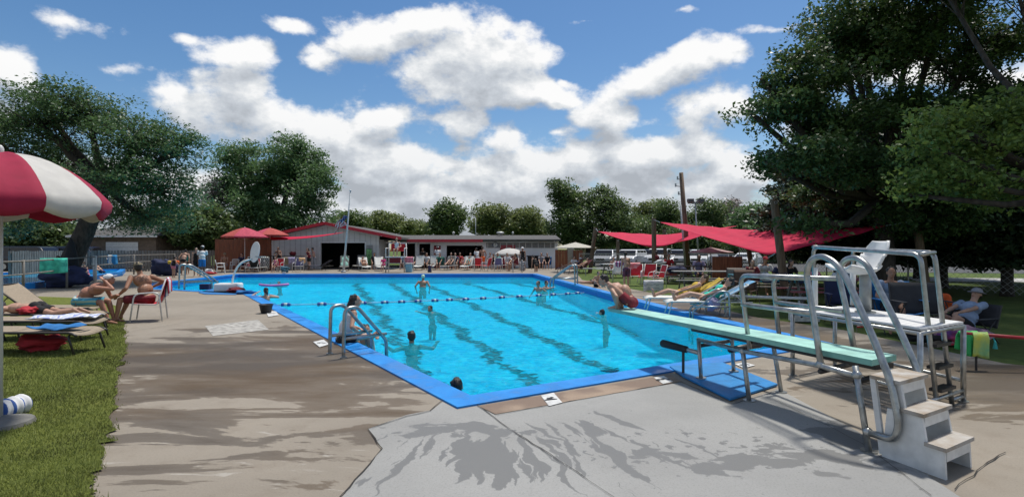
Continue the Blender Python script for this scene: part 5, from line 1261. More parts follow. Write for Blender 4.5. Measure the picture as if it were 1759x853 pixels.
for (a0, a1, z) in ((.235,.385,.195), (.055,.235,.39), (-.18,.06,.585)):
    b = MB(); vs = [SP(a, c, zz) for zz in (z, z+.028) for (a, c) in ((a0,-.04),(a1,-.04),(a1,1.04),(a0,1.04))]; b.add(vs, [(3,2,1,0),(4,5,6,7),(0,1,5,4),(1,2,6,5),(2,3,7,6),(3,0,4,7)]); b.build('tread', M_tread, st)
    b = MB(); vs = [SP(a, c, zz) for zz in (z-.075, z-.002) for (a, c) in ((a1-.035,.06),(a1-.012,.06),(a1-.012,.94),(a1-.035,.94))]; b.add(vs, [(3,2,1,0),(4,5,6,7),(0,1,5,4),(1,2,6,5),(2,3,7,6),(3,0,4,7)]); b.build('riser', M_wpaint, st)
# lifeguard platform on the right
lp_ = thing('lifeguard_platform', 'raised white slatted platform with steel pipe rails and ladder, behind the diving board', 'platform', (4.0, 6.2, 0))
L1, L2, L4 = Vector((3.53,7.0,0)), Vector((4.37,7.53,0)), Vector((4.72,5.82,0)); L3 = L1+(L4-L2); up = Vector((0,0,1)); PZ = .84
for P_ in (L1, L2, L3, L4):
    b = MB(); b.cyl(P_, P_+up*(PZ-.04), .026, n=10); o = b.build('leg', M_steel, lp_, smooth=True); b = MB(); b.cyl(P_, P_+up*.012, .05, n=10); b.build('foot_plate', M_steel, o)
for a, c, z in ((L1,L2,.30),(L3,L4,.12),(L1,L3,.22),(L2,L4,.22),(L1,L2,PZ-.05),(L3,L4,PZ-.05),(L1,L3,PZ-.05),(L2,L4,PZ-.05)): pipe([a+up*z, c+up*z], 'frame_rail', .02, lp_)
for k in range(8):
    t0 = (k+.5)/8; a = L1.lerp(L2, .03+.94*t0)+(L3-L1)*.08+up*(PZ-.012); c = a+(L3-L1)*.92; b = MB(); b.bar(a, c, .092, .024); b.build('slat', mat('white_slat', (.72,.72,.71), .5, var=.05), lp_, bevel=.003)
A0, B0 = L3.lerp(L4, .38), L3.lerp(L4, .72); At, Bt = W(1581,437,5.55), W(1605,434,5.70)
Dt, Et = L1+up*1.62+(L3-L1)*.06, L2+up*1.60
Dt.x = (1397-CX)*6.95/F; Dt.y = 6.95; Et = W(1465,428,7.4)
hr1 = rounded([A0, A0.lerp(At,.5), At, Dt, Vector((Dt.x+.02, Dt.y, PZ))], .10, 8); pipe(hr1, 'guard_rail', .024, lp_)
hr2 = rounded([B0, B0.lerp(Bt,.5), Bt, Et, Vector((Et.x, Et.y, PZ))], .10, 8); pipe(hr2, 'guard_rail', .024, lp_); pipe([Dt, Et], 'guard_rail', .022, lp_); pipe([At, Bt], 'guard_rail', .022, lp_)
for P_ in (Vector((Dt.x+.02, Dt.y,0)), Vector((Et.x,Et.y,0))): b = MB(); b.cyl(P_+up*(PZ+.01), P_+up*(1.36), .033, n=12); b.build('white_sleeve', M_whitep, lp_, smooth=True)
for z in (.20, .42, .64):
    b = MB(); a, c = A0.lerp(At, z/1.55), B0.lerp(Bt, z/1.55); a.z = c.z = z; b.bar(a, c, .11, .03); b.build('ladder_step', M_dframe, lp_)
pipe([B0+up*.78, L4+up*.78], 'brace', .02, lp_); pipe([B0+up*.06, L4+up*.06], 'brace', .02, lp_)
sc_ = bpy.data.objects.new('swivel_seat', None); COL.objects.link(sc_); sc_.parent = lp_; ORG[sc_.name] = ORG[lp_.name]
b = MB(); b.cyl((4.19,6.6,PZ+.015), (4.19,6.6,1.30), .062, n=18); b.build('pedestal', mat('galvanised_pipe', (.38,.39,.38), .5, metal=.5, var=.15), sc_, smooth=True)
b = MB(); b.cyl((4.19,6.6,PZ), (4.19,6.6,PZ+.018), .11, n=18); b.build('flange', M_steel, sc_)
prof = [(-.33,.02,.26),(-.26,.015,.24),(-.10,-.03,.22),(.02,-.02,.21),(.09,.05,.21),(.14,.15,.215),(.19,.27,.19),(.23,.35,.14)]
b = MB()
def seatpt(u, v):
    i = min(len(prof)-2, int(v*(len(prof)-1))); f = v*(len(prof)-1)-i; x = prof[i][0]+(prof[i+1][0]-prof[i][0])*f; z = prof[i][1]+(prof[i+1][1]-prof[i][1])*f; w_ = prof[i][2]+(prof[i+1][2]-prof[i][2])*f
    e = abs(u-.5)*2; return (x-(.05*e**2 if v > .5 else 0), (u-.5)*2*w_, z+.055*e**2.2*(1 if v < .75 else .2))
b.grid(seatpt, 14, 24); b.v = [(4.19+x, 6.6+y, 1.33+z) for x, y, z in b.v]; b.build('seat_shell', M_whitep, sc_, smooth=True, thick=.03)
sf = thing('small_flag', 'tiny striped paper flag hanging from the edge of the slatted platform', 'flag', W(1470,553,6.2)); b = MB(); pf = W(1467,546,6.2); b.grid(lambda u, v: pf+Vector((.075*u, -.05-.01*math.sin(u*6), -.10*v)), 4, 7, mf=lambda u, v: 2 if (u < .4 and v < .5) else int(v*7) % 2); b.build('cloth', [M_fr, M_fw, M_fb], sf, thick=.002)
b = MB(); b.cyl(pf+Vector((0,-.05,.02)), pf+Vector((0,-.05,-.16)), .003, n=5); b.build('stick', M_greyw, sf)
# ---- pool ladders
def ladder_px(label, px, py, face, **k): return ladder_rail(label, G(px, py), face, **k)
ladder_px('near steel pool ladder with two thick looped handrails beside the seated woman', 578, 612, -45, w=.42, h=.72, run=.72, r=.027)
ladder_px('steel pool ladder at the shallow left corner beside the white hoop base', 312, 497, -48, w=.95, h=.95, run=1.2, r=.035)
ladder_px('far steel pool ladder in front of the zigzag towel', 467, 467, 180, w=.9, h=.75, run=.25, r=.03)
ladder_px('small far steel pool ladder beside the children at the right corner of the far edge', 889, 468, 180, w=.6, h=.8, run=.3, r=.03)
ladder_px('far right steel pool ladder near the two swimmers', 990, 489, 75, w=.75, h=.85, run=1.1, r=.035)
ladder_px('right side steel pool ladder in front of the woman in the aqua top', 1250, 546, 78, w=.62, h=.62, run=.8, r=.022)
# ---- water polo style hoop
hp_ = thing('basketball_hoop', 'white poolside basketball hoop with curved pole on a white block base', 'basketball hoop', G(383,502))
c = G(388,502); b = MB(); b.box((c.x, c.y+.2, .17), (.86, .62, .30), R(6)); b.build('base', M_whitep, hp_, bevel=.06)
Yh = c.y+.2; pl = [W(399,488,Yh), W(400,478,Yh), W(405,462,Yh), W(415,450,Yh), W(432,445,Yh)]; b = MB(); b.tube(rounded(pl, .25, 6), .035, 10); b.build('pole', M_whitep, hp_, smooth=True)
bc = W(438,433,Yh); b = MB(); b.ell((0,0,0), (.42,.03,.39), 24, 14, rot=None); 
b.v = [tuple(bc+Matrix.Rotation(R(12),3,'Y') @ (Matrix.Rotation(R(-44),3,'Z') @ Vector(v))) for v in b.v]; bb = b.build('backboard', M_whitep, hp_, smooth=True)
rc = W(447,441,Yh-.1); b = MB(); b.tube([rc+Vector((.17*math.cos(R(a)), .17*math.sin(R(a)), 0)) for a in range(0,360,24)], .012, 6, closed=True); b.build('rim', mat('grey_rim', (.3,.32,.33), .5), bb)
mt = [G(p[0], p[1]) for p in ((341,503.5),(362,497),(420,500),(405,507),(352,506))]; b = MB(); b.prism([(p.x,p.y) for p in mt], .006, .02); tag(b.build('foam_mat', C_blue, loc=G(370,503)), 'thin blue foam mat lying beside the white hoop base', 'mat')
b = MB(); c = G(353,498); b.box((c.x,c.y,.12), (.36,.25,.22)); b.v = list(b.v); tag(b.build('storage_box', C_navy, bevel=.02, loc=c), 'small navy box standing between the corner ladder and the hoop base', 'box')
crumple('dark red and navy pool toys heaped beside the hoop base', G(405,503), (.30,.22,.10), C_dred, 'pool_toy', 'pool toy', 3); crumple('blue and lime swim float lying on the pool edge', G(412,505)+Vector((.25,-.1,.02)), (.34,.18,.06), C_blue, 'swim_float', 'pool toy', 4)
# black basket
bk = thing('basket', 'small black plastic basket on the deck edge near the lane rope', 'basket', G(457,538)); c = G(457,538); b = MB(); b.lathe([(.12,.0),(.16,.20),(.172,.205),(.15,.20),(.11,.02),(0,.02)], c+Vector((0,0,.012)), 20); b.build('bin', M_black, bk, smooth=True); b = MB(); b.tube([c+Vector((.165*math.cos(R(a)), .165*math.sin(R(a)), .215)) for a in range(0,360,24)], .01, 6, closed=True); b.build('rim', M_dframe, bk)
# ---- lane rope
rope = thing('lane_rope', 'lane rope of small dotted floats and larger blue and white floats across the pool', 'lane rope', G(440,525,WZ)); M_fblue = mat('float_blue', (.02,.06,.28), .4); M_rope = mat('rope_white', (.45,.55,.60), .8)
r0, r1 = G(440,524,WZ+.03), G(1003,503,WZ+.03); rm = G(700,519,WZ+.03)
def ropept(t): p = r0.lerp(r1, t); s_ = 4*t*(1-t); mid = r0.lerp(r1, .5); return p+(rm-mid)*s_*.8
b = MB(); b.tube([ropept(i/60) for i in range(61)], .012, 6); b.build('rope', M_rope, rope, smooth=True)
for pxf in (491,553,622,661,690,718,747,772,800,830,862,892,925,950,975,992):
    lo, hi = 0, 1
    for _ in range(30):
        mdt = (lo+hi)/2; p = ropept(mdt)
        if CX+F*p.x/p.y < pxf: lo = mdt
        else: hi = mdt
    p = ropept(lo); d = (ropept(min(1,lo+.01))-ropept(max(0,lo-.01))).normalized(); sc = 1.0 if pxf < 650 else .85
    b = MB(); l = .14*sc
    for k, mi in ((-1,0),(0,1),(1,0)): b.tube([p+d*(l*(2*k-1)/3), p+d*(l*(2*k-.8)/3), p+d*(l*(2*k+.8)/3), p+d*(l*(2*k+1)/3)], [.045*sc, .062*sc, .062*sc, .045*sc], 12, mi)
    b.build('float', [M_fblue, M_white], rope, smooth=True)
b = MB()
for i in range(150):
    p = ropept(i/149); b.ell(p, (.024,.024,.022), 6, 4)
tag(b.build('small_floats', mat('float_pale', (.30,.42,.55), .5), rope), kind='stuff')
# ================================================================ sails, posts, umbrellas, furniture
def wpost(label, bx, by, tx, ty, Y, r=.12):
    base = W(bx, by, Y); base.z = 0; tp = W(tx, ty, Y); t = thing('wooden_post', label, 'post', base, 'wooden posts holding the shade sails'); b = MB(); b.tube([base-Vector((0,0,.1)), base.lerp(tp,.5), tp], [r, r*.97, r*.9], 12); b.build('timber', M_post, t, smooth=False)
    b = MB(); e = tp+Vector((0,-r-.02,-.12)); b.tube([e+Vector((.04*math.cos(R(a)), 0, .04*math.sin(R(a)))) for a in range(0,360,40)], .01, 6, closed=True); b.build('eye_bolt', M_steel, t); return base, tp
wpost('leaning round wooden post at the left end of the shade sails', 1013, 468, 1023, 391, 37, .14)
wpost('thick upright wooden post beside the red armchairs', 1124, 475, 1123, 375, 31.5, .14)
wpost('short wooden post behind the first sail near the white cars', 1062, 445, 1061, 411, 45, .14)
wpost('wooden post behind the first sail beside the picnic table', 1144, 462, 1141, 394, 42, .15)
wpost('leaning wooden post at the back corner of the second sail', 1296, 480, 1279, 391, 27, .12)
wpost('tall leaning wooden post in front of the second shade sail', 1351, 517, 1329, 342, 17, .12)
wpost('dark leaning wooden post at the far right end of the second sail', 1594, 520, 1572, 371, 18, .13)
def hypar(name, label, A, Bk, Cc, Dn, sagk=.18, n=22, loc=None, sag=.0):
    b = MB(); cen = (A+Bk+Cc+Dn)/4
    def f(u, v):
        p = A*(1-u)*(1-v)+Bk*u*(1-v)+Cc*u*v+Dn*(1-u)*v
        eu, ev = 4*u*(1-u), 4*v*(1-v); k = sagk*max(eu*(abs(v-.5)*2)**1.5, ev*(abs(u-.5)*2)**1.5)
        q = p.lerp(cen, k); q.z -= sag*eu*ev; q.z += .02*math.sin(u*22+v*7)*eu; return q
    b.grid(f, n, n); return tag(b.build(name, M_sail, smooth=True, thick=.01, loc=A), label, 'shade sail', 'red shade sails')
A = W(1027,398,36.5); Bk = W(1141,404,41); Cc = W(1267,388,28.5); Dn = W(1123,427,33.5)
hypar('shade_sail', 'first red shade sail, stretched from the left leaning post across the thick upright post', A, Bk, Cc, Dn, -.04, sag=.45)
hypar('shade_sail', 'second and larger red shade sail, passing behind the tall leaning post', W(1134,382,31), W(1283,396,26.5), W(1521,388,18), W(1318,438,19.5), -.05, sag=.30)
for a, c in ((W(1023,391,37), A), (W(1572,380,18), W(1521,388,18)), (W(1123,378,31.5), W(1134,382,31)), (W(1331,436,17), W(1318,444,19.3))):
    b = MB(); b.tube([a, c], .012, 5); tag(b.build('sail_rope', M_rope, loc=a), {1023:'short rope at the left leaning post tying the first sail', 1572:'short rope at the dark far right post tying the second sail', 1123:'short rope at the thick upright post tying the second sail', 1331:'short rope at the tall leaning post tying the second sail'}[round(CX+F*a.x/a.y)], 'rope', 'ropes tying the red sails to the posts')
# umbrellas
M_ured = mat('canopy_crimson', (.40,.015,.06), .8, var=.06, trans=.25, bump=.3, bscale=10); M_uwhite = mat('canopy_white', (.68,.66,.62), .8, var=.05, trans=.3, bump=.35, bscale=9); M_upink = mat('canopy_pink', (.66,.10,.16), .8, trans=.35); M_upink2 = mat('canopy_coral', (.60,.12,.10), .8, trans=.35); M_upinkp = mat('canopy_pale_pink', (.62,.45,.44), .8, trans=.35); M_ucream = mat('canopy_cream', (.70,.67,.58), .8, trans=.35)
umbrella('large crimson and white striped umbrella leaning in at the left edge', (-4.60, 5.0, 0), 2.46, .81, (M_ured, M_uwhite), n=10, rise=.40, valance=.20, dome=.9, ph=R(8.6), sag=.05)
umbrella('pink umbrella in front of the cedar fence', G(402,468)+Vector((0,1.5,0)), 3.05, 1.55, (M_upink, M_upink, M_upink2), rise=.62, valance=.12, dome=.25)
umbrella('coral umbrella behind the pink one, beside the pool house corner', G(447,466)+Vector((0,1.6,0)), 3.10, 1.35, (M_upink2, M_upink2, M_upink), rise=.50, valance=.10, dome=.25)
umbrella('white domed umbrella with a blue top beside the red door with the white emblem', G(876,462), 1.6+.0, 1.18, (M_uwhite,), rise=.42, valance=.16, dome=.8)
umbrella('cream market umbrella beside the wooden gate panels', G(990,468)+Vector((0,.5,0)), 2.02, 1.42, (M_ucream,), rise=.36, valance=.05, dome=.0, polem=M_post)
umbrella('pale pink flat umbrella above the rust brown wooden screen', W(1221,480,28)*1-Vector((0,0,W(1221,480,28).z)), 1.66, 1.12, (M_upinkp,), rise=.24, valance=.08, dome=0, polem=M_post)
# ---- left foreground loungers
lounger('front tan lounger on the left lawn, a bright blue towel on it', (-6.42, 8.52, .015), 90, M_dframe, M_tanmesh, 0, group='tan loungers on the left lawn')
lounger('second tan lounger on the left lawn under a white and blue towel', (-7.28, 9.78, .015), 90, M_dframe, M_tanmesh, 0, group='tan loungers on the left lawn')
lounger('tan lounger on the left lawn under a person lying face down', (-8.0, 10.75, .015), 90, M_dframe, M_tanmesh, 0, group='tan loungers on the left lawn')
lounger('lounger on the left lawn under the man in the white cap', (-8.95, 11.85, .015), 90, M_dframe, M_tanmesh, 36, group='tan loungers on the left lawn')
towel('bright blue towel lying on the front tan lounger', (-6.95, 8.50, .37), 80, .42, .62, C_blue, wav=.03, seed=3)
M_tiedye = stripes('white_blue_towel', ((.62,.63,.66),(.45,.5,.66),(.66,.66,.68),(.25,.30,.55)), .05, 'Y', warp=.4)
towel('white towel with blue squiggles lying on the second tan lounger', (-7.85, 9.80, .37), 95, .5, 1.0, M_tiedye, wav=.025, seed=5)
crumple('red cloth on the grass under the front tan lounger', (-7.35, 8.7, .01), (.30,.28,.12), C_red, seed=6); crumple('red cloth on the lounger beside the lying person', (-9.15, 10.55, .36), (.16,.16,.07), C_red, seed=7)
wr = thing('rolled_towel', 'rolled white towel with blue stripes lying on the grass at the left edge', 'towel', G(44,700)); c = G(40,700,.09)
b = MB(); K = 26; b.tube([c+Vector((-.12+.0, -.0+.30*i/K-.15, .0)) for i in range(K+1)], [.092+.010*math.sin(i*.9) for i in range(K+1)], 18); b.build('roll', stripes('rolled_stripes', ((.66,.66,.66),(.66,.66,.66),(.03,.09,.30)), .035, 'Y', warp=.06), wr, smooth=True)
for i, (px, py) in enumerate(((158,541),(166,543))):
    b = MB(); c = G(px, py, .02); b.ell(c+Vector((0,0,.02)), (.13,.05,.02), 12, 6); o = b.build('flip_flop', C_white if i else C_black, smooth=True, loc=c); tag(o, ('white' if i else 'black')+' flip flop on the grass between the two seated men', 'sandal')
b = MB(); c = G(160,548,.02); b.tube([c+Vector((-.25,.1,.02)), c+Vector((-.05,-.05,.02)), c+Vector((.1,.05,.02)), c+Vector((.3,-.02,.02))], .015, 6); tag(b.build('strap', C_white, loc=c), 'thin white strap on the grass beside the flip flops', 'strap')
# chair of the tattooed man
armchair('red and white armchair holding the tattooed man, a striped towel over its back', (-8.05, 12.35, .0), 112, w=.60)
towel('dark and white towel folded over the back of the tattooed man\'s chair', (-7.72, 12.49, .93), 112+180, .42, .62, stripes('flag_towel', ((.62,.62,.66),(.02,.03,.10),(.5,.03,.05),(.62,.62,.66)), .10, 'X'), drape=.42, seed=8, wav=.015)
# railings by the wading pool
rl = thing('pipe_railing', 'low pipe railing with a white end post beside the wading pool', 'railing', G(163,482)); pr = []
for px, py in ((-30,451.5),(40,449),(115,444.7),(163,441.4),(230,438.5),(300,437)): Y = .41*F/(py-HY); pr.append(W(px,py,Y))
pipe(pr, 'top_rail', .03, rl, M_greyw); pipe([p-Vector((0,0,.42)) for p in pr], 'lower_rail', .025, rl, M_greyw)
for i, p in enumerate(pr): b = MB(); b.cyl((p.x,p.y,0), (p.x,p.y,p.z+.05), .085 if i == 3 else .04, n=12); b.build('post', M_wpaint if i == 3 else M_greyw, rl, smooth=True)
def on_rail(px):
    for a, c in zip(pr, pr[1:]):
        if CX+F*a.x/a.y <= px <= CX+F*c.x/c.y:
            t = (px-(CX+F*a.x/a.y))/((F*c.x/c.y)-(F*a.x/a.y)); return a.lerp(c, t)
M_tt = mat('teal_mottled', (.06,.50,.36), .85, var=.4, scale=5, dirt=(.02,.25,.20))
towel('mottled green towel hanging over the pipe railing at the left', on_rail(88)+Vector((0,0,.03)), 25, .82, 1, M_tt, drape=.55, seed=11, wav=.05); towel('blue and white towel hanging over the railing beside the people in the wading pool', on_rail(190)+Vector((0,0,.03)), 25, .42, 1, stripes('bluewhite', ((.03,.25,.55),(.03,.25,.55),(.6,.66,.7)), .14, 'X', warp=.1), drape=.5, seed=12, wav=.05)
wp = thing('wading_pool', 'shallow blue wading pool behind the pipe railing', 'wading pool', G(120,480)); wpl = [G(*p) for p in ((-60,478),(216,467.5),(210,474),(150,483),(60,496),(-80,504))]; wq = [(p.x,p.y) for p in wpl]
wi = [tuple(p) for p in inset([Vector((*p,0)) for p in wq], .3*(-1 if sum(wq[i][0]*wq[(i+1)%6][1]-wq[(i+1)%6][0]*wq[i][1] for i in range(6)) < 0 else 1))]
b = MB(); n = 6; b.add([(*p,.0) for p in wq]+[(*p,.24) for p in wq]+[(*p,.24) for p in wi]+[(*p,.1) for p in wi], [(i,(i+1)%n,n+(i+1)%n,n+i) for i in range(n)]+[(n+i,n+(i+1)%n,2*n+(i+1)%n,2*n+i) for i in range(n)]+[(2*n+i,2*n+(i+1)%n,3*n+(i+1)%n,3*n+i) for i in range(n)]); b.build('rim', M_coping, wp)
b = MB(); b.add([(*p,.16) for p in wi], [tuple(range(n))]); b.build('water', mat('wading_water', (.01,.35,.65), .08, spec=.5, bump=.4, bscale=6), wp)
crumple('heap of dark navy covers beside the wading pool', G(112,494), (.85,.7,.42), C_navy, 'cover_heap', 'cover', 13); crumple('dark navy tarpaulin over a bin behind the group of swimmers', G(284,474), (.7,.55,.50), C_navy, 'tarpaulin', 'tarpaulin', 14)
cu = thing('closed_umbrella', 'dark closed umbrella standing in the heap beside the wading pool', 'umbrella', G(122,490)); b = MB(); c = G(122,490); b.tube([c+Vector((0,0,z)) for z in (.7,1.2,1.8,2.05)], [.30,.26,.12,.03], 12); b.build('canopy', C_black, cu, smooth=True); b = MB(); b.cyl(c, c+Vector((0,0,.9)), .03, n=8); b.build('pole', M_dframe, cu)
picnic('dark picnic table beyond the railing at the left', G(225,466), 20, group='picnic tables on the left'); picnic('dark picnic table near the picket fence', G(262,462), 10, group='picnic tables on the left')
# ---- far left terrace
monobloc('white moulded plastic chair at the left of the terrace under the pink umbrella', G(379,470), -60)
monobloc('white moulded plastic chair deeper under the pink umbrella', G(403,466), 40)
armchair('red armchair under the pink umbrella behind the hoop pole', G(424,468), 150); armchair('red armchair just right of the hoop backboard', G(438,467), 190)
lz = lounger('white lounger back draped with a zigzag towel behind the far ladder', G(452,467), 180, None, C_black, 60)
M_zig = stripes('zigzag', ((.02,.025,.02),(.55,.58,.55)), .07, 'X'); nt = M_zig.node_tree
# chevrons: shift the stripe coordinate by a triangle wave of the other axis
sp_ = [n for n in nt.nodes if n.type == 'SEPXYZ'][0]; dv_ = [n for n in nt.nodes if n.type == 'MATH' and n.operation == 'DIVIDE'][0]; pp = nt.nodes.new('ShaderNodeMath'); pp.operation = 'PINGPONG'; nt.links.new(sp_.outputs['Z'], pp.inputs[0]); pp.inputs[1].default_value = .13; ad = nt.nodes.new('ShaderNodeMath'); ad.operation = 'ADD'; nt.links.new(sp_.outputs['X'], ad.inputs[0]); nt.links.new(pp.outputs[0], ad.inputs[1]); nt.links.new(ad.outputs[0], dv_.inputs[0])
towel('black and white zigzag towel hanging over a chair back behind the far ladder', G(452,466)+Vector((0,-.1,1.0)), 0, .95, 1, M_zig, drape=.85, seed=15, wav=.03)
armchair('red armchair with a pale towel beneath the terrace table', G(478,467), 175); armchair('white armchair with a yellow flowered towel on the terrace', G(512,467), 180, sling=C_purple)
towel('yellow and cream flowered towel over the back of a white terrace armchair', G(516,467)+Vector((0,.35,.93)), 0, .42, 1, mat('flower_towel', (.62,.42,.30), .85, var=.5, scale=9, dirt=(.60,.30,.03)), drape=.4, seed=16)
towel('pale lilac towel over the rail left of the flowered towel', G(497,466)+Vector((0,.3,.95)), 0, .5, 1, mat('lilac_towel', (.42,.38,.55), .85, var=.3, scale=6), drape=.45, seed=17); towel('olive towel over the rail beside the lilac towel', G(489,466)+Vector((0,.3,.95)), 0, .35, 1, C_khaki, drape=.5, seed=18)
for px, lab in ((470,'raised terrace table with a dark top and a person behind it'), (504,'small round dark terrace table with a bag on it')):
    c = G(px,464); t = thing('terrace_table', lab, 'table', c); b = MB(); b.cyl(c+Vector((0,0,1.02)), c+Vector((0,0,1.06)), 1.0 if px < 480 else .8, n=20); b.build('table_top', M_dframe, t); b = MB(); b.cyl(c, c+Vector((0,0,1.02)), .05, n=8); b.build('pedestal', M_dframe, t)
crumple('dark bag on the small round terrace table', G(503,464)+Vector((0,0,1.06)), (.25,.2,.16), C_dred, 'bag', 'bag', 21)
lounger('dark framed lounger in front of the pool house corner', G(530,465)+Vector((-.2,0,0)), -95, M_dframe, C_navy, 30)
lounger('second dark framed lounger beside the garage', G(541,464)+Vector((.6,0,0)), 100, M_dframe, M_wmesh, 0)
bag = crumple('teal and navy beach bag at the far pool edge below the terrace', G(489,468.6), (.30,.2,.20), mat('bag_mottle', (.05,.16,.22), .8, var=.6, scale=6, dirt=(.01,.02,.03)), 'beach_bag', 'bag', 22)
b = MB(); c = G(488,470.4,0); b.box((c.x,c.y,-.02), (.20,.04,.30)); tag(b.build('towel_end', C_white, loc=c), 'small white towel end hanging into the pool below the beach bag', 'towel')
crumple('white and red bag on the deck beside the man in blue shorts', G(357,471), (.33,.2,.16), C_white, 'bag', 'bag', 23); crumple('red lower bag beside the white one', G(361,471.5), (.30,.2,.08), C_red, 'bag', 'bag', 24)
# ---- row in front of the pool house
def row_lounger(px, py, lab, face=185, frame=None, sling=None, back=55, tw=None, twlab=None, seed=1, dy=0):
    p = G(px, py); lounger(lab, p, face+180, frame, sling, back, group='loungers along the far pool edge')
    if tw:
        ca, sa = math.cos(R(face+180)), math.sin(R(face+180)); q = p+Vector((-sa*1.42, ca*1.42, .69)); o = towel(twlab, q, face+180, .56, .85, tw, wav=.02, seed=seed, pitch=back); 
row_lounger(591, 466, 'lounger with a raised back covered by a pale teal towel, right of the flagpole', 195, M_dframe, M_gmesh, 60, mat('pale_teal', (.30,.55,.45), .85), 'pale teal towel on the lounger right of the flagpole', 31)
row_lounger(612, 464, 'empty grey lounger right of the teal towel', 180, M_dframe, M_gmesh, 68)
row_lounger(630, 466, 'white lounger with a sunbather in front of the grey door', 205, M_alu, M_wmesh, 48)
row_lounger(655, 466, 'white lounger with a child and a hot pink bag left of the lifeguard stand', 200, M_alu, M_wmesh, 52)
row_lounger(717, 465, 'white lounger with a pale yellow towel right of the pale blue cooler', 182, M_dframe, M_wmesh, 66, mat('cream_yellow', (.62,.58,.38), .85), 'pale yellow towel on the lounger right of the pale blue cooler', 32)
row_lounger(740, 464, 'white lounger with a blue edged towel in front of the open bay', 178, M_dframe, M_wmesh, 66)
row_lounger(763, 465, 'white and grey lounger with a sunbather in front of the snack window', 165, M_alu, M_gmesh, 55)
row_lounger(797, 465, 'white lounger with a patterned towel in front of the red counter', 170, M_alu, M_wmesh, 55)
row_lounger(958, 469, 'dark red lounger with a woman in a white hat near the wooden gate', 100, M_dframe, mat('maroon_sling', (.13,.03,.035)), 45)
row_lounger(972, 471, 'dark red lounger with a sunbather below the cream umbrella', 110, M_dframe, mat('maroon_sling', (.13,.03,.035)), 45)
def ac(px, py, lab, face, **k): return armchair(lab, G(px, py), face, **k)
ac(790,462,'red armchair in front of the snack counter',170); ac(822,465,'red armchair in front of the man in orange shorts',0); ac(835,466,'red armchair turned sideways beside the man in orange shorts',60); ac(848,463,'dark red armchair beside the seated pair',150,sling=C_dred); ac(864,465,'maroon armchair under the white domed umbrella',200,sling=C_dred); ac(886,466,'maroon armchair with a white towel beside the umbrella',190,sling=C_dred)
ac(703,462,'white armchair behind the cooler',170,sling=M_wmesh); ac(856,466,'purple armchair left of the white domed umbrella',180,sling=C_purple)
campchair('blue folding camp chair against the white wall', G(940,463), 170, C_blue); campchair('navy folding camp chair beside the blue one', G(930,463), 170, C_navy); campchair('dark camp chair in front of the open bay', G(775,462), 190, C_black); campchair('green camp chair beside the white lounger', G(756,464), 180, mat('green_fabric', (.02,.12,.09), .8))
for i, (px, lab) in enumerate(((913,'left black wheeled rubbish bin against the white wall'), (926,'right black wheeled rubbish bin against the white wall'))):
    c = G(px,461); t = thing('rubbish_bin', lab, 'bin', c, 'black rubbish bins'); b = MB(); b.tube([c, c+Vector((0,0,.95))], [.27,.34], 4); b.build('tub', M_black, t, bevel=.03); b = MB(); b.box(c+Vector((0,0,.99)), (.60,.60,.09), R(45)); b.build('lid', M_black, t, bevel=.03)
    for s_ in (1,-1): b = MB(); b.cyl(c+Vector((s_*.2,-.2,.08)), c+Vector((s_*.26,-.2,.08)), .09, n=12); b.build('wheel', M_dframe, t)
c = G(702,468); t = thing('cooler', 'pale blue cooler box with a pink towel over it right of the lifeguard stand', 'cooler', c); b = MB(); b.box(c+Vector((0,.1,.28)), (.42,.36,.56)); b.build('tub', mat('cooler_blue', (.22,.45,.58), .4), t, bevel=.03); b = MB(); b.box(c+Vector((0,.1,.60)), (.45,.39,.08)); b.build('lid', M_whitep, t, bevel=.02)
towel('pink towel draped over the pale blue cooler', c+Vector((0,.1,1.02)), 5, .55, 1, mat('pink_towel', (.62,.22,.28), .85, var=.2), drape=.42, seed=33)
c2 = thing('towel_rack', 'thin pipe towel rack behind the pale blue cooler', 'rack', c+Vector((0,.1,0))); b = MB(); b.tube(rounded([c+Vector((-.3,.12,0)), c+Vector((-.3,.12,1.0)), c+Vector((.3,.12,1.0)), c+Vector((.3,.12,0))], .08), .015, 6); b.build('frame', M_alu, c2)
# lifeguard stand
c = G(681,468); t = thing('lifeguard_chair', 'tall white and red lifeguard chair on the far pool edge', 'lifeguard chair', c); w_ = .62
for sx in (1,-1):
    for sy, zt in ((-.45, 1.02), (.45, 1.95)):
        b = MB(); b.cyl(c+Vector((sx*w_,sy,0)), c+Vector((sx*w_*.92,sy*.9,zt)), .035, n=8); b.build('leg', M_steel if sy < 0 else M_wpaint, t, smooth=True)
    b = MB(); b.tube(rounded([c+Vector((sx*w_,-.42,1.05)), c+Vector((sx*w_,-.42,1.62)), c+Vector((sx*w_,.4,1.62))], .1), .03, 8); b.build('armrest', M_wpaint, t, smooth=True)
    for z in (.35,.7): b = MB(); b.cyl(c+Vector((sx*w_,-.45,z)), c+Vector((sx*w_,.45,z)), .022, n=6); b.build('brace', M_steel, t)
for z in (.30,.62): b = MB(); b.cyl(c+Vector((-w_,-.46,z)), c+Vector((w_,-.46,z)), .022, n=6); b.build('ladder_rung', M_steel, t)
b = MB(); b.box(c+Vector((0,0,1.03)), (w_*2.1,1.0,.06)); b.build('platform', M_wpaint, t)
b = MB(); b.box(c+Vector((0,.22,1.44)), (w_*1.5,.5,.06)); b.build('seat', C_red, t, bevel=.02); b = MB(); b.box(c+Vector((0,.50,1.72)), (w_*1.5,.05,.5)); b.build('backrest', C_red, t, bevel=.02)
b = MB(); b.bar(c+Vector((-w_*.95,.42,1.95)), c+Vector((w_*.95,.42,1.95)), .05, .06); b.build('top_bar', M_wpaint, t)
b = MB(); b.box(c+Vector((0,-.44,.82)), (w_*1.2,.02,.36)); b.build('banner', C_dred, t)
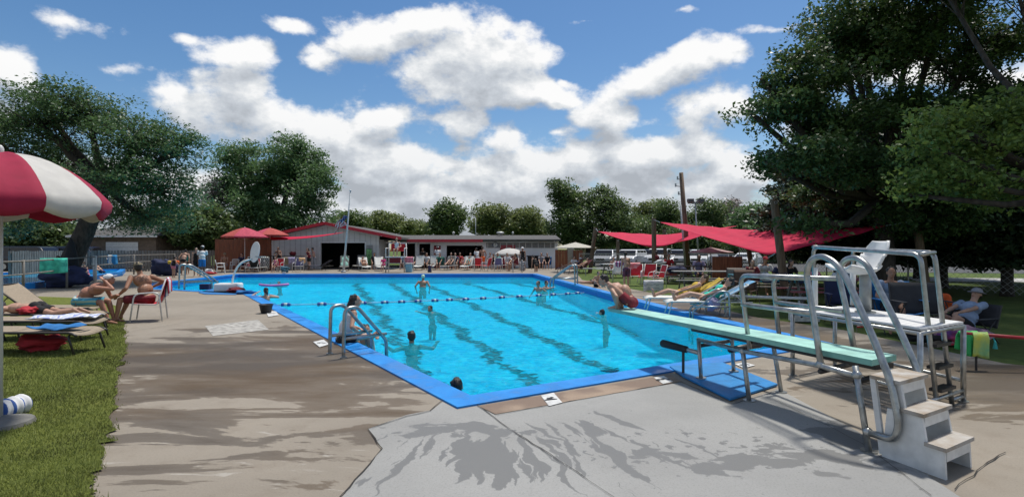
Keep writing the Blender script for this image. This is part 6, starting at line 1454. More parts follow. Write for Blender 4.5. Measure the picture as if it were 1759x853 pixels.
# bag with a green swimsuit on the grey door, pole and misc
towel('light green towel hanging beside the grey door', Vector((W(634,430,43.2).x, 43.2, 1.55)), 0, .42, 1, mat('green_towel', (.20,.42,.16), .85, var=.3, scale=5), drape=1.25, seed=35, wav=.03)
# ---- right hand side furniture
picnic('picnic table with a white top behind the first red armchairs', W(1060,470,31)*1-Vector((0,0,W(1060,470,31).z)), 15, topm=M_wpaint); 
def gp(px, py): return G(px, py)
lounger('white lounger end draped with a hanging towel, right of the red armchairs', gp(1090,487)+Vector((.2,0,0)), -80, M_alu, M_redsling, 0) 
armchair('white armchair with a purple striped towel, left of the standing boy', gp(1063,484), 165, sling=M_wmesh); towel('purple and white striped towel over the white armchair left of the standing boy', gp(1067,484)+Vector((0,.33,.95)), -10, .5, 1, stripes('purple_stripe', ((.12,.07,.22),(.5,.48,.55),(.25,.05,.12)), .05, 'X'), drape=.5, seed=41)
armchair('first red and white towelled armchair right of the standing boy', gp(1092,490), 160); towel('red and white towel over the first red armchair', gp(1093,490)+Vector((0,.36,.95)), -12, .50, 1, mat('redwhite_towel', (.60,.04,.06), .85, var=.1, scale=5, dirt=(.60,.45,.45)), drape=.5, seed=42)
armchair('second red armchair against the thick wooden post', gp(1114,490), 150); armchair('third armchair, white framed with an empty red seat, right of the thick post', gp(1128,494), 100)
towel('white towel with grey writing like marks hanging from the lounger end', gp(1122,502)+Vector((0,0,.42)), 12, .78, 1, stripes('grey_mark_towel', ((.62,.62,.62),(.62,.62,.62),(.42,.43,.47)), .045, 'Z', warp=.25), drape=.40, seed=43)
picnic('brown picnic table right of the thick wooden post', gp(1160,484), 10, topm=M_post); crumple('navy cooler bag on the bench of the brown picnic table', gp(1158,486)+Vector((0,-.4,.45)), (.42,.25,.16), C_navy, 'cooler_bag', 'bag', 44); crumple('white bag on the brown picnic table', gp(1136,480)+Vector((0,0,.76)), (.3,.2,.12), C_white, 'bag', 'bag', 45)
picnic('long grey picnic table behind the two sunbathing women', gp(1212,500), -6, L_=2.4, topm=mat('grey_boards', (.27,.26,.25), .85)); picnic('dark picnic table in front of the rust brown screen', gp(1245,487), -8, topm=M_dframe)
crumple('dark bag on the dark picnic table', gp(1235,486)+Vector((0,0,.76)), (.3,.2,.12), C_black, 'bag', 'bag', 46)
lw1 = lounger('white lounger holding the woman in the aqua swimsuit', Vector((3.0+.72,13.55,0)), -98, M_alu, M_wmesh, 30, w=.6); lounger('white lounger behind it holding the woman in yellow', Vector((3.45,14.55,0)), -98, M_alu, M_wmesh, 30, w=.6)
towel('blue patterned towel on the back of the aqua woman\'s lounger', Vector((5.40,13.33,.60)), -98, .60, .80, mat('blue_pattern', (.07,.30,.55), .85, var=.5, scale=9, dirt=(.35,.5,.6)), pitch=30, seed=47, wav=.02); towel('yellow towel on the back of the lounger behind', Vector((5.05,14.34,.60)), -98, .58, .8, C_yellow, pitch=30, seed=48, wav=.02)
crumple('lilac cloth hanging off the aqua woman\'s lounger', Vector((4.75,13.15,.12)), (.16,.10,.16), mat('lilac_cloth', (.33,.30,.45), .85), 'cloth', 'cloth', 49)
campchair('dark striped camp chair beside the rust brown screen', gp(1262,512), 150, mat('striped_grey', (.2,.17,.15), .8)); campchair('brown camp chair half hidden behind the front handrail', gp(1283,521), 170, mat('brown_fabric', (.12,.07,.05), .8))
M_tealc = mat('teal_cloth', (.02,.03,.09), .85, var=.1, scale=2.2, dirt=(.05,.42,.48)); cr2 = [n for n in M_tealc.node_tree.nodes if n.type == 'VALTORGB'][0]; cr2.color_ramp.elements[0].position = .44; cr2.color_ramp.elements[1].position = .5; [n for n in M_tealc.node_tree.nodes if n.type == 'TEX_NOISE'][0].inputs['Scale'].default_value = 9
picnic('large picnic table with a teal and navy patterned cloth under the second sail', gp(1322,514)+Vector((0,0,0)), -8, L_=2.3, cloth_m=M_tealc); 
picnic('picnic table with a faded red top behind the tall handrails', gp(1420,525), -6, L_=2.4, topm=mat('faded_red_top', (.36,.10,.11), .8, var=.2), benchm=mat('faded_red_top', (.36,.10,.11)))
for i, (px, py, Y, lab, m_) in enumerate(((1318,470,14,'white mug and bag on the teal covered picnic table',C_white),(1345,473,14.2,'navy cool bag on the teal covered picnic table',C_navy),(1300,472,14.4,'dark red bag on the teal covered picnic table',C_dred),(1400,478,15,'pink bag on the faded red picnic table',C_pink),(1440,478,14.6,'white tub on the faded red picnic table',C_white))):
    p = W(px,py,Y); crumple(lab, (p.x,p.y,.775), (.16,.13,.10), m_, 'bag', 'bag', 50+i)
b = MB(); c = gp(1390,548); p0 = W(1370,546,12.3); b.box((W(1381,524,12.3).x, 12.3, .14), (.55,.30,.28)); t = thing('carton', 'white and grey printed box on the grass beneath the tall handrails', 'box', (W(1381,524,12.3).x,12.3,0)); b.build('box', M_white, t, bevel=.01); b = MB(); b.tube([Vector((W(1381,524,12.3).x-.15+.3*i/10, 12.14, .10+.09*math.sin(i*.31))) for i in range(11)], .02, 6); b.build('printed_arc', M_dframe, t)
campchair('navy camp chair left of the seat pedestal', gp(1450,556), 165, C_navy); campchair('bright blue camp chair with a towel right of the seat pedestal', gp(1545,572), 170, C_blue, w=.7); campchair('dark grey camp chair right of the bright blue one', gp(1590,578), 172, mat('charcoal_fabric', (.04,.04,.045), .8), w=.9); campchair('dark camp chair holding the man in the grey hat', gp(1655,585), 110, mat('charcoal_fabric', (.04,.04,.045)), w=.75).scale = (1,1,.66)
crumple('heap of pink and white towels beside the man in the grey hat', gp(1640,590), (.50,.3,.16), mat('mixed_towels', (.55,.30,.36), .85, var=.6, scale=6, dirt=(.05,.04,.08)), 'towel_heap', 'towels', 60); crumple('red and blue bag under the end of the slatted platform', gp(1622,592), (.22,.18,.15), mat('redblue_bag', (.45,.03,.05), .8, var=.3, scale=3, dirt=(.02,.05,.25)), 'bag', 'bag', 61); crumple('orange red bag behind the man in the grey hat', W(1620,520,10.6)-Vector((0,0,.15)), (.16,.14,.14), C_orange, 'bag', 'bag', 62)
crumple('second navy heap of bags below the dark grey camp chair', gp(1600,590), (.45,.25,.14), C_black, 'bag', 'bag', 63)
# red rail with the two towels
Yr = 7.35; t = thing('red_rail', 'low red rail at the right edge carrying two bright towels', 'rail', (W(1680,575,Yr).x, Yr, 0)); a, c = W(1650,572,Yr), W(1860,588,Yr-.15)
pipe([a, c], 'bar', .022, t, mat('red_pipe', (.40,.02,.03), .5)); 
for p in (a.lerp(c,.13), a.lerp(c,.96)): b = MB(); b.cyl((p.x,p.y,0), p, .014, n=8); b.build('leg', M_dframe, t)
M_green = stripes('green_towel_stripes', ((.03,.36,.10),(.10,.55,.12),(.45,.60,.20),(.03,.40,.12)), .085, 'X', warp=.10); M_yel = mat('yellow_towel', (.55,.52,.05), .85, var=.2, scale=5, dirt=(.15,.45,.25))
towel('green striped towel hanging over the red rail at the right', W(1662,573,Yr)+Vector((0,0,.012)), -4, .23, 1, M_green, drape=.31, seed=65, wav=.012); towel('yellow and teal towel hanging over the red rail at the right', W(1683,575,Yr-.03)+Vector((0,0,.012)), -4, .19, 1, M_yel, drape=.32, seed=66, wav=.012)
b = MB(); p = W(1706,580,Yr-.05); b.tube([p, p+Vector((0,-.03,-.05)), p+Vector((0,-.03,-.14))], [.004,.012,.028], 8); tag(b.build('tassel', C_teal, loc=p), 'small teal tassel hanging from the red rail', 'tassel')
b = MB(); p = G(1659,787,.01); b.box(p, (.05,.025,.02), .4); tag(b.build('bottle_cap', C_blue, loc=p, bevel=.005), 'tiny blue plastic scrap on the deck beside the white steps', 'litter')
# white bench planks near the right lawn
for px, py, lab, l, f in ((1025,474,'small white bench near the far right pool ladder',1.6,-12),(1290,540,'long white bench plank beyond the right side pool ladder',2.6,-22)):
    c = G(px,py); t = thing('bench', lab, 'bench', c, 'white benches', R(f)); b = MB(); b.box((0,0,.43), (l,.28,.04)); b.build('seat', M_wpaint, t, world=False)
    for s_ in (1,-1): b = MB(); b.tube(rounded([(s_*l*.4,-.13,0),(s_*l*.4,-.10,.40),(s_*l*.4,.10,.40),(s_*l*.4,.13,0)], .05), .018, 6); b.build('leg', M_steel, t, world=False)
# cars
P_silver = mat('paint_silver', (.34,.35,.36), .3, metal=.4, var=.03); P_white = mat('paint_white', (.68,.68,.68), .25, var=.02); P_dark = mat('paint_dark', (.03,.033,.04), .25, var=.02); P_navy = mat('paint_navy', (.015,.022,.05), .25, var=.02)
def cp(px, Y, z=-.35): p = W(px, 427, Y); return Vector((p.x, p.y, z))
sheet('lot_base', [(4, 41), (60, 41), (60, 66), (4, 66)], -.36, M_asph) if False else None
for px, Y, f, k, pm, lab in ((1042,52,246,'suv',P_silver,'silver grey pickup shaped car nearest the pool house'),(1060,60,246,'suv',P_dark,'dark grey car behind the silver grey one'),(1084,52,240,'suv',P_white,'white family car left of the thick wooden post'),(1134,50,243,'pickup',P_white,'white pickup truck right of the thick wooden post'),(1168,53,240,'suv',P_silver,'pale silver car between the white pickup and the utility pole'),(1206,51,238,'suv',P_white,'white car behind the utility pole'),(1240,54,238,'sedan',P_dark,'dark car under the pale pink umbrella'),(1284,50,236,'sedan',P_white,'white car right of the rust brown screen'),(1110,62,240,'suv',P_dark,'dark car in the second row of the car park')):
    c = cp(px, Y, 0); car(lab, c, f, k, pm).scale = (1,1,.86)
for px, Y, f, k, pm, lab in ((140,42,8,'suv',P_navy,'dark navy car in front of the garage house'),(62,40,5,'suv',P_dark,'dark car in deep shade at the far left'),(20,43,5,'sedan',P_silver,'grey car at the far left edge')):
    c = cp(px, Y, 0); car(lab, c, f, k, pm, 'cars parked behind the left picket fence')
# ================================================================ the people
# left foreground
t, I = person('man in a white cap and blue striped shorts hunched on a lounger, chin on hand', (-9.05, 11.75, .0), -78, 1.78, S_red, pelvis=(0,-.02,.275), lean=34, curve=30, head=(-30, 10), hands=((.05,.245,.52),(-.09,.30,.33)), feet=((.08,.30,.04),(-.10,.28,.04)), elbow=((.5,.5,-1),(-.4,.4,-1)), knee=((.2,1,1),(-.2,1,1)), fat=1.22, bottom='long', bmat=stripes('board_shorts', ((.05,.30,.42),(.50,.55,.48),(.05,.30,.42),(.30,.42,.30)), .045, 'Z', warp=.05), hair='short', hmat=H_brown, hat='cap', hatmat=C_white, voxel=.009, fingers=True, eyes=True, group='men on the left lawn')
t, I = person('heavy shirtless man with a tattooed back and khaki cap in the red armchair', (-8.12, 12.36, .0), 96, 1.80, S_tan, pelvis=(0,0,.275), lean=6, curve=12, twist=-42, head=(4,-20), hands=((.17,.02,.40),(-.14,.24,.33)), feet=((.07,.34,.04),(-.16,.26,.04)), elbow=((1,-1,-.3),(-1,-.6,-.4)), knee=((.1,1,.8),(-.3,1,.8)), fat=1.32, bottom='long', bmat=C_dred, hair='short', hmat=H_dark, hat='cap', hatmat=C_khaki, voxel=.009, fingers=True, group='men on the left lawn')
# tattoo marks and shorts emblem (real ink on the back)
q = I['H']; M_ink = mat('tattoo_ink', (.13,.08,.065), .6)
def on_back(u, v):
    """point on the back ellipsoid of the torso"""
    d = Vector((u, -math.sqrt(max(.05, 1-u*u-v*v)), v)); loc_ = Vector((d.x*.0985*q, d.y*.0905*q, d.z*.09*q)); return I['chest']-Vector((0,0,.02*q))+I['TM'] @ loc_
tp_ = []
for (u0, v0, rr, a0, a1) in ((-.45,.35,.22,0,300),(-.15,.15,.18,40,340),(.30,.40,.22,180,480),(.25,-.05,.20,0,260),(-.40,-.15,.16,90,380),(.05,.5,.12,0,300)):
    b = MB(); b.tube([on_back(u0+rr*math.cos(R(a)), v0+rr*.9*math.sin(R(a*1.15))) for a in range(a0, a1, 24)], .005, 5); b.build('tattoo', M_ink, t, world=False)
person('sunbather in black shorts lying face down on a tan lounger', (-9.20, 10.75, .0), 90, 1.72, S_fair, pelvis=(0,0,.26), lean=90, curve=0, hands=((.16,.55,.24),(-.16,.5,.24)), feet=((.035,-.475,.245),(-.045,-.47,.245)), knee=((0,0,-1),(0,0,-1)), toes=((.2,-1,-.4),(-.2,-1,-.4)), bottom='shorts', bmat=C_black, hair='short', voxel=.010, group='men on the left lawn')
# seated woman and man by the near ladder
t, I = person('long haired woman in a white fringed top sitting on the pool edge', G(592,590)+Vector((-.02,.05,0)), -62, 1.64, S_fair, pelvis=(0,0,.055), lean=8, curve=16, head=(-12,-12), hands=((.10,.12,.12),(-.06,.17,.13)), feet=((.05,.30,-.16),(-.05,.29,-.17)), knee=((.1,1,.6),(-.1,1,.6)), elbow=((1,-.6,-.6),(-1,-.6,-.6)), top='tank', tmat=C_white, bottom='trunks', bmat=C_black, hair='long', hmat=H_dark, voxel=.008, fingers=True, group='people at the near pool ladder')
for s_ in range(18):
    a = s_/18*2*math.pi; p = I['pv']+Vector((.16*math.cos(a)*.95, .13*math.sin(a), .03)); b = MB(); b.tube([p, p+Vector((.006*math.cos(a),.006*math.sin(a),-.05))], [.006,.003], 5); b.build('fringe', C_white, t, world=False)
def swimmer(label, px, py, face, H=1.65, sub=.80, **k):
    """stands in the pool: sub is the fraction of the height under water"""
    p = G(px, py, WZ); p.z = WZ-sub*H; k.setdefault('hands', ((.20,.12,.70),(-.20,.12,.70))); k.setdefault('group', 'people in the water'); return person(label, p, face, H, **k)
t, I = swimmer('man with short dark hair in the water beside the near ladder, looking right', 616, 590, -110, 1.72, .765, skin_m=S_tan, hair='short', hmat=H_dark, hands=((.12,.16,.86),(-.10,.18,.85)), voxel=.009, head=(6,-20), eyes=True)
swimmer('swimmer with wet dark hair seen from behind at the near corner of the pool', 784, 682, 5, 1.60, .855, skin_m=S_tan, hair='short', voxel=.007)
swimmer('swimmer with wet dark hair and outspread arms in the near water', 708, 590, 15, 1.62, .845, skin_m=S_tan, hair='short', voxel=.008, hands=((.30,.10,.82),(-.30,.06,.82)))
swimmer('small child with dark hair, head just above the water in mid pool', 743, 534, 150, 1.35, .86, skin_m=S_tan, hair='short', voxel=.009, hands=((.25,.2,.85),(-.2,.2,.85)))
swimmer('child with a small wet head below the tip of the diving board', 1041, 541, 60, 1.4, .875, skin_m=S_fair, hair='short', voxel=.009, hands=((.28,.25,.86),(-.2,.2,.86)))
swimmer('child with dark hair holding the right pool edge below the sunbathing women', 1138, 533, -95, 1.45, .84, skin_m=S_brown, hair='short', hands=((.12,.18,.90),(-.12,.18,.90)), voxel=.010)
swimmer('woman with a dark ponytail and bare shoulders in the water by the hoop', 456, 518, 20, 1.65, .70, skin_m=S_fair, hair='pony', hands=((.10,.14,.82),(-.16,.12,.88)), elbow=((1,-.4,-.5),(-1.2,-.2,.2)), voxel=.010, head=(0,25))
swimmer('child leaning on a long pink foam noodle', 481, 490, 175, 1.4, .84, skin_m=S_fair, hair='short', hands=((.25,.12,.84),(-.25,.12,.84)), voxel=.012, eyes=True)
c = G(468,491,WZ); nd_ = MB(); p0, p1 = G(446,489,WZ+.08), G(496,488.5,WZ+.08); nd_.tube([p0.lerp(p1,i/12)-Vector((0,.35*math.sin(math.pi*i/12),.03*math.sin(math.pi*i/12))) for i in range(13)], .055, 10); tag(nd_.build('foam_noodle', mat('pink_foam', (.55,.16,.42), .7), smooth=True, loc=c), 'long pink foam noodle floating in the far left water', 'foam noodle')
swimmer('broad man in a green and white swim cap in the far water', 726, 493, 0, 1.8, .66, skin_m=S_tan, fat=1.2, hair='bald', hmat=mat('swim_cap', (.35,.55,.20), .5, var=.6, scale=14, dirt=(.6,.6,.6)), hands=((.17,.05,.55),(-.17,.05,.55)), voxel=.013)
person('child in a navy swim top climbing out behind the man in the swim cap', G(738,482,-.55), 0, 1.25, S_fair, hands=((.1,.2,.9),(-.1,.2,.9)), top='tank', tmat=C_navy, bottom='trunks', bmat=C_navy, hair='short', voxel=.013, group='people in the water')
t, I = swimmer('man in dark sunglasses standing in the right of the far water', 927, 500, 150, 1.75, .73, skin_m=S_fair, hair='short', voxel=.011, eyes=False, hands=((.2,.1,.62),(-.2,.12,.62))); shades(t, I)
swimmer('boy in the far right water pushing forward with an outstretched arm', 934, 497, -120, 1.6, .74, skin_m=S_fair, hair='short', voxel=.011, hands=((.08,.30,.80),(-.1,.30,.72)))
person('child in grey standing on the ladder at the far right edge of the pool', G(898,478,-.5), 10, 1.45, S_fair, top='tee', tmat=C_grey, bottom='shorts', bmat=C_grey, hair='short', voxel=.014, group='people in the water')
person('woman in a black swimsuit stepping into the far right corner of the pool', G(921,477,-.4), 40, 1.65, S_fair, lean=22, top='swimsuit', tmat=C_black, bottom='brief', bmat=C_black, hair='pony', voxel=.014, hands=((.16,.12,.40),(-.12,.14,.42)), group='people in the water')
# boy on the board
t, I = person('boy in red and black swim trunks crouching at the tip of the diving board', (1.72, 8.28, .70), 60, 1.36, S_fair, pelvis=(0,-.02,.085), lean=20, curve=52, head=(10, 30), hands=((.095,.09,.035),(-.095,.09,.035)), feet=((.05,.10,.03),(-.05,.10,.03)), elbow=((1,-.7,.2),(-1,-.7,.2)), knee=((.3,.7,1),(-.3,.7,1)), bottom='trunks', bmat=mat('redblack_trunks', (.32,.015,.03), .8, var=.3, scale=3.2, dirt=(.012,.012,.014)), hair='short', hmat=H_dark, voxel=.0065, fingers=True, eyes=True, group='people on the diving board')
# standing group on the left
G_ = 'people standing on the left deck'
person('bare backed woman in a black bikini bending forward in the left group', G(315,473), 12, 1.7, S_fair, lean=30, fat=1.12, top='bikini', tmat=C_black, bottom='brief', bmat=C_black, hair='bun', hmat=H_dark, hands=((.10,.20,.50),(-.14,.18,.5)), voxel=.013, group=G_)
person('child in pink shorts and orange arm bands in the left group', G(298,478), -20, 1.2, S_fair, top='tank', tmat=C_black, bottom='trunks', bmat=C_pink, hair='short', voxel=.011, hands=((.26,.06,.60),(-.26,.06,.60)), group=G_)
for s_ in (1,-1):
    p = G(298,478)+Vector((s_*.22,0,.86)); tag(MB().lathe([(.05,-.09),(.09,-.05),(.09,.05),(.05,.09),(.05,-.09)], p, 16).build('arm_band', C_orange if s_ > 0 else C_yellow, smooth=True, loc=p), ('orange' if s_ > 0 else 'yellow')+' inflatable arm band on the child in pink shorts', 'arm band')
person('blond child in a teal shirt in the left group', G(322,472), 170, 1.45, S_fair, top='tee', tmat=C_teal, bottom='long', bmat=C_black, hair='short', hmat=H_blond, voxel=.012, group=G_, eyes=True)
person('dark dressed woman with a bare shoulder in the left group', G(337,475), -150, 1.68, S_fair, top='tank', tmat=C_black, bottom='long', bmat=C_black, hair='short', voxel=.013, hands=((.12,.14,.42),(-.10,.16,.44)), group=G_)
person('man in white shirt, blue shorts and white cap in the left group', G(347,476), 20, 1.80, S_brown, top='tee', tmat=C_white, bottom='long', bmat=C_blue, hair='short', hat='cap', hatmat=C_white, fat=1.1, voxel=.012, hands=((.12,.16,.46),(-.13,.16,.46)), group=G_)
person('crouching child on the deck behind the child in pink shorts', G(308,472), 60, 1.1, S_fair, pelvis=(0,0,.14), lean=25, feet=((.06,.12,.04),(-.06,.12,.04)), hands=((.1,.2,.25),(-.1,.2,.25)), knee=((.3,.7,1),(-.3,.7,1)), bottom='trunks', bmat=C_black, hair='short', voxel=.012, group=G_)
# wading pool
person('bather in a striped top sitting at the edge of the wading pool', G(149,480), 160, 1.6, S_fair, top='tank', tmat=C_pink, bottom='brief', bmat=C_pink, hair='short', voxel=.013, **{k: v for k, v in sit_kw(.15, 1.6, 10).items()}, group='people at the wading pool')
person('bather leaning over the edge of the wading pool beside the blue and white towel', G(176,474), 120, 1.65, S_fair, bottom='trunks', bmat=C_navy, hair='short', voxel=.013, **sit_kw(.15, 1.65, 35), group='people at the wading pool')
person('dark clothed person sitting beside the heap of navy covers', G(100,488), -150, 1.7, S_brown, top='tee', tmat=C_black, bottom='long', bmat=C_black, hair='short', voxel=.014, **sit_kw(.42, 1.7, 0), group='people at the wading pool')
# terrace
TG = 'people on the far left terrace'
person('man in a straw hat sitting in the shade of the pink umbrella', G(386,467), -160, 1.75, S_tan, bottom='long', bmat=C_grey, hair='short', hat='wide', hatmat=C_khaki, voxel=.014, **sit_kw(.42,1.75,-5), group=TG)
person('person in navy sitting left of the hoop backboard', G(415,466), 170, 1.7, S_fair, top='tee', tmat=C_navy, bottom='long', bmat=C_navy, hair='short', voxel=.015, **sit_kw(.42,1.7,-5), group=TG)
person('shirtless man sitting behind the raised terrace table', G(470,464)+Vector((0,.9,.35)), 180, 1.75, S_fair, bottom='long', bmat=C_black, hair='short', voxel=.014, **sit_kw(.5,1.75,5), group=TG)
person('person in a black top standing beside the terrace table', G(477,465)+Vector((.1,0,0)), 200, 1.45, S_fair, top='tank', tmat=C_black, bottom='long', bmat=C_black, hair='short', voxel=.014, group=TG)
person('child in a pink top sitting below the terrace table', G(473,468), 175, 1.3, S_fair, top='tank', tmat=C_pink, bottom='trunks', bmat=C_dred, hair='short', voxel=.013, **sit_kw(.40,1.3,-5), group=TG)
person('woman in a dark top standing with folded arms by the pool house corner', G(531,464), 150, 1.68, S_fair, top='tank', tmat=C_dred, bottom='shorts', bmat=C_black, hair='long', hands=((-.04,.13,.62),(.04,.13,.64)), voxel=.014, group=TG)
person('woman in a pale skirt standing against the pool house wall', G(540,463.5), 110, 1.70, S_fair, top='bikini', tmat=C_pink, bottom='pants', bmat=C_grey, hair='bun', hands=((.04,.18,.62),(-.04,.18,.62)), voxel=.014, group=TG)
# lifeguard
c = G(681,468); person('lifeguard in red shorts and white shirt sitting on the tall chair', c+Vector((0,.12,1.05)), 180, 1.75, S_fair, top='tank', tmat=C_white, bottom='trunks', bmat=C_red, hair='short', hmat=H_brown, voxel=.013, **sit_kw(.40,1.75,-2, hands=((.05,.10,.56),(-.09,.16,.36))), group='people in front of the pool house')
RG = 'people in front of the pool house'
def lounging(lab, px, py, face, dist=1.0, **k):
    p = G(px, py); d = Vector((-math.sin(R(face)), math.cos(R(face)), 0)); kw = lounge_kw(kneeup=k.pop('kneeup', 0)); kw.update(k); return person(lab, p+d*dist, face+180, k.pop('H', 1.65) if False else 1.65, voxel=.014, group=RG, **kw)
lounging('sunbather in a black swimsuit on the white lounger in front of the grey door', 630, 466, 25, 1.1, skin_m=S_tan, top='bikini', tmat=C_black, bottom='brief', bmat=C_black, hair='short')
person('child in a hot pink top sitting on the lounger left of the lifeguard stand', G(659,466), 170, 1.2, S_fair, top='tee', tmat=C_hot, bottom='trunks', bmat=C_hot, hair='short', voxel=.013, **sit_kw(.42,1.2,0), group=RG)
lounging('sunbather in pink on the far side of the pale blue cooler', 709, 464, -10, 1.0, skin_m=S_fair, top='tank', tmat=C_pink, bottom='brief', bmat=C_pink, hair='short')
person('man in white standing in front of the narrow red door', G(752,462), 10, 1.80, S_tan, top='tee', tmat=C_white, bottom='long', bmat=C_white, hat='cap', hatmat=C_white, hair='short', voxel=.014, group=RG)
person('woman in a dark dress standing in the dark doorway', G(727,461), 170, 1.65, S_brown, top='tee', tmat=C_black, bottom='long', bmat=C_black, hair='bun', voxel=.015, group=RG)
person('seated person in a green shirt behind the white lounger', G(755,464), 175, 1.7, S_fair, top='tee', tmat=mat('green_fabric', (.02,.12,.09)), bottom='long', bmat=C_black, hair='short', voxel=.015, **sit_kw(.42,1.7,-8), group=RG)
person('seated person in black right of the open bay', G(775,462), 190, 1.7, S_fair, top='tee', tmat=C_black, bottom='long', bmat=C_grey, hair='short', voxel=.015, **sit_kw(.42,1.7,-8), group=RG)
lounging('sunbather in black on the grey lounger in front of the snack window', 763, 465, -15, 1.1, skin_m=S_fair, top='swimsuit', tmat=C_black, bottom='brief', bmat=C_black, hair='long', kneeup=1)
lounging('sunbather in a patterned green swimsuit in front of the red counter', 797, 465, -10, 1.1, skin_m=S_fair, top='swimsuit', tmat=C_teal, bottom='brief', bmat=C_teal, hair='short', kneeup=1)
person('person in red sitting beside the snack counter', G(790,462), 180, 1.7, S_tan, top='tee', tmat=C_red, bottom='long', bmat=C_red, hair='short', voxel=.015, **sit_kw(.42,1.7,-8), group=RG)
person('shirtless man in bright orange shorts standing at the snack counter', G(829,464), 5, 1.80, S_tan, bottom='long', bmat=C_orange, hair='short', hmat=H_brown, voxel=.014, group=RG, hands=((.12,.12,.52),(-.12,.12,.52)))
person('woman in white standing left of the man in orange shorts', G(820,463), 40, 1.68, S_fair, top='tee', tmat=C_white, bottom='shorts', bmat=C_white, hair='bun', voxel=.015, group=RG)
person('man sitting with crossed arms left of the red door', G(842,463), 175, 1.75, S_fair, top='tee', tmat=C_grey, bottom='long', bmat=C_black, hair='short', voxel=.014, **sit_kw(.42,1.75,-5), group=RG)
person('woman in black leaning forward in a chair left of the red door', G(849,463), 165, 1.65, S_tan, top='tank', tmat=C_black, bottom='long', bmat=C_black, hair='short', voxel=.014, **sit_kw(.42,1.65,15), group=RG)
person('person in white sitting under the white domed umbrella', G(871,464), 190, 1.7, S_fair, top='tee', tmat=C_white, bottom='shorts', bmat=C_dred, hair='short', voxel=.014, **sit_kw(.42,1.7,5), group=RG)
person('woman in a maroon swimsuit sitting sideways under the white domed umbrella', G(884,466), 120, 1.65, S_tan, top='swimsuit', tmat=C_dred, bottom='brief', bmat=C_dred, hair='long', voxel=.014, **sit_kw(.42,1.65,-10), group=RG)
person('tall woman in a dark dress and white hat standing right of the domed umbrella', G(898,464), 170, 1.75, S_tan, top='tank', tmat=C_black, bottom='long', bmat=C_black, hat='wide', hatmat=C_white, hair='short', voxel=.014, group=RG)
person('man in grey sitting in the navy camp chair by the white wall', G(930,463), 175, 1.72, S_fair, top='tee', tmat=C_grey, bottom='long', bmat=C_navy, hair='short', voxel=.014, **sit_kw(.42,1.72,-8), group=RG)
lounging('woman in a blue swimsuit and white sun hat on a dark red lounger', 958, 469, -80, 1.1, skin_m=S_fair, top='swimsuit', tmat=C_blue, bottom='brief', bmat=C_blue, hair='short', hat='wide', hatmat=C_white, kneeup=1)
lounging('sunbather in dark shorts on the lounger below the cream umbrella', 972, 471, -70, 1.1, skin_m=S_fair, bottom='shorts', bmat=C_black, hair='short')
person('child in a white patterned shirt sitting below the cream umbrella', G(985,469), 200, 1.4, S_fair, top='tee', tmat=C_white, bottom='trunks', bmat=C_dred, hair='short', voxel=.014, **sit_kw(.40,1.4,5), group=RG)
for px, face, lab, tm_, hr_ in ((643,185,'person in a black shirt sitting in the dark bay left of the lifeguard stand',C_black,'short'),(694,170,'person in pale blue sitting just behind the pink towel on the cooler',C_lblue,'bun'),(733,178,'person in white sitting between two white loungers in front of the doorway',C_white,'short'),(782,186,'person in navy sitting right of the dark camp chair',C_navy,'long'),(808,172,'person in pink sitting left of the woman in white at the counter',C_pink,'bun'),(855,190,'person in teal sitting in the purple armchair',C_teal,'short'),(940,176,'person in black sitting in the blue camp chair by the white wall',C_black,'short')):
    person(lab, G(px,463), face, 1.68, S_tan if px % 2 else S_fair, top='tee', tmat=tm_, bottom='long', bmat=C_black, hair=hr_, voxel=.015, **sit_kw(.42,1.68,-6), group=RG)
for px, m_, lab in ((643,M_dframe,'dark armchair in the bay left of the lifeguard stand'),(694,M_alu,'armchair hidden behind the pale blue cooler'),(733,M_dframe,'dark armchair between the white loungers'),(782,M_dframe,'dark armchair right of the dark camp chair'),(808,M_alu,'white armchair left of the woman in white')):
    armchair(lab, G(px,463)+Vector((0,-.0,0)), 180, frame=m_, sling=M_gmesh)
# right side
SG_ = 'people on the right lawn'
person('shirtless boy in dark patterned shorts standing on the right deck', G(1076,496), 12, 1.50, S_fair, bottom='long', bmat=mat('dark_pattern', (.03,.025,.06), .8, var=.5, scale=8, dirt=(.20,.04,.06)), hair='short', voxel=.010, hands=((.14,.16,.50),(-.12,.06,.40)), group=SG_)
person('dark haired child sitting low on the deck left of the boy on the board', G(1025,493), -160, 1.3, S_fair, pelvis=(0,0,.07), lean=10, feet=((.08,.34,.04),(-.08,.34,.04)), hands=((.15,.2,.2),(-.15,.2,.2)), bottom='trunks', bmat=C_black, hair='short', voxel=.011, group=SG_)
person('person lying on the deck behind the low sitting child', G(1018,488), -120, 1.6, S_fair, pelvis=(0,0,.06), lean=70, hands=((.15,.3,.05),(-.15,.3,.05)), feet=((.05,-.45,.05),(-.05,-.45,.05)), toes=((0,-1,0),(0,-1,0)), bottom='brief', bmat=C_black, top='bikini', tmat=C_black, hair='short', voxel=.013, group=SG_)
person('child at the white topped picnic table behind the first red armchairs', W(1053,465,32)*1-Vector((0,0,W(1053,465,32).z)), 180, 1.4, S_fair, bottom='trunks', bmat=C_red, top='bikini', tmat=C_red, hair='mess', voxel=.013, **sit_kw(.42,1.4,10), group=SG_)
t, I = person('woman in an aqua swimsuit lying back on the white lounger', Vector((4.70,13.40,.0)), -98+180, 1.66, S_fair, top='swimsuit', tmat=C_aqua, bottom='brief', bmat=C_aqua, hair='bun', hmat=H_dark, voxel=.009, fat=1.1, **lounge_kw(.33,1.66,-62,kneeup=0, hands=((.16,.06,.22),(-.10,.12,.26))), group=SG_)
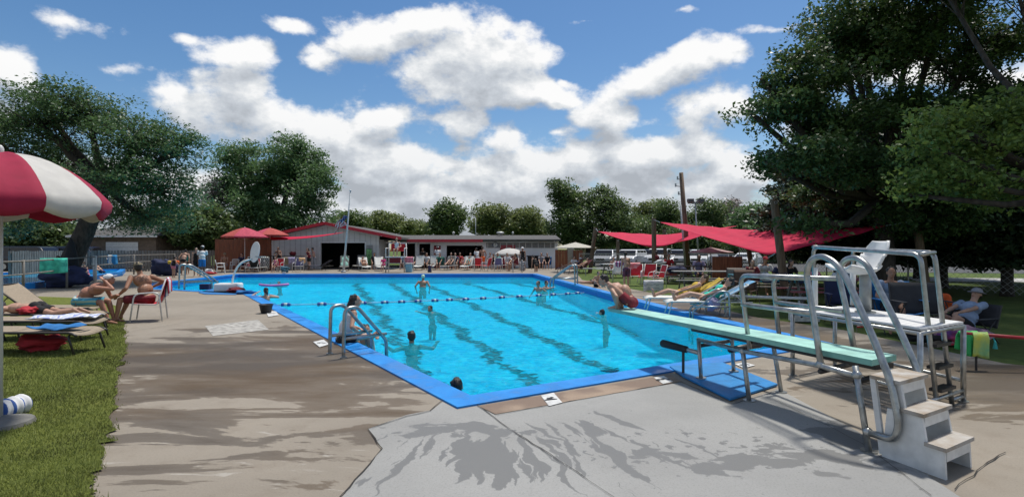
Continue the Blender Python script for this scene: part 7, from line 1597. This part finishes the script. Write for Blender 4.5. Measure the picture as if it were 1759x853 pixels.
person('woman in yellow lying back behind the woman in aqua', Vector((4.45,14.38,.0)), -98+180, 1.66, S_fair, top='tank', tmat=C_yellow, bottom='trunks', bmat=C_yellow, hair='short', hmat=H_brown, voxel=.010, **lounge_kw(.33,1.66,-60), group=SG_)
person('person in a purple grey shirt sitting behind the long grey picnic table', gp(1203,492)+Vector((0,.2,0)), 170, 1.75, S_brown, top='tee', tmat=C_purple, bottom='long', bmat=C_navy, hair='short', voxel=.012, **sit_kw(.46,1.75,0), group=SG_)
person('person in red sitting at the brown picnic table', gp(1148,480), 175, 1.7, S_tan, top='tee', tmat=C_red, bottom='long', bmat=C_navy, hair='short', voxel=.012, **sit_kw(.46,1.7,5), group=SG_)
person('person in dark clothes standing just right of the thick wooden post', gp(1131,478), 60, 1.5, S_brown, top='tee', tmat=C_dred, bottom='long', bmat=C_navy, hair='short', voxel=.013, group=SG_)
person('person in a red cap sitting behind the teal covered picnic table', gp(1323,508)+Vector((0,.5,0)), 180, 1.75, S_tan, top='tee', tmat=C_white, bottom='long', bmat=C_navy, hair='short', hat='cap', hatmat=C_red, voxel=.012, **sit_kw(.46,1.75,8), group=SG_)
for i, (px, tm_, lab) in enumerate(((1297,C_dred,'person in dark red at the left end of the teal covered picnic table'),(1345,C_navy,'person in navy at the right end of the teal covered picnic table'),(1362,C_black,'person in black right of the tall leaning post'))):
    person(lab, gp(px,510)+Vector((0,.3,0)), 170+10*i, 1.55, S_fair if i != 1 else S_brown, top='tee', tmat=tm_, bottom='long', bmat=C_black, hair='short' if i != 2 else 'long', voxel=.013, **sit_kw(.46,1.55,10), group=SG_)
person('person in pale blue sitting behind the faded red picnic table', gp(1452,520), 170, 1.7, S_fair, top='tee', tmat=C_lblue, bottom='long', bmat=C_navy, hair='short', voxel=.013, **sit_kw(.46,1.7,6), group=SG_)
person('person leaning on the blue camp chair right of the seat pedestal', gp(1528,568), 160, 1.65, S_tan, top='tee', tmat=C_lblue, bottom='long', bmat=C_black, hair='bun', voxel=.012, **sit_kw(.42,1.65,4), group=SG_)
person('man in a grey hat and light blue shirt reading in a camp chair', gp(1655,585), 108, 1.62, S_fair, top='tee', tmat=C_lblue, bottom='shorts', bmat=C_black, hair='short', hat='wide', hatmat=C_grey, voxel=.010, fingers=True, fat=1.12, **sit_kw(.18,1.62,-36, hands=((.06,.22,.30),(-.06,.24,.30))), group=SG_, eyes=True)
print('objects', len(bpy.data.objects))
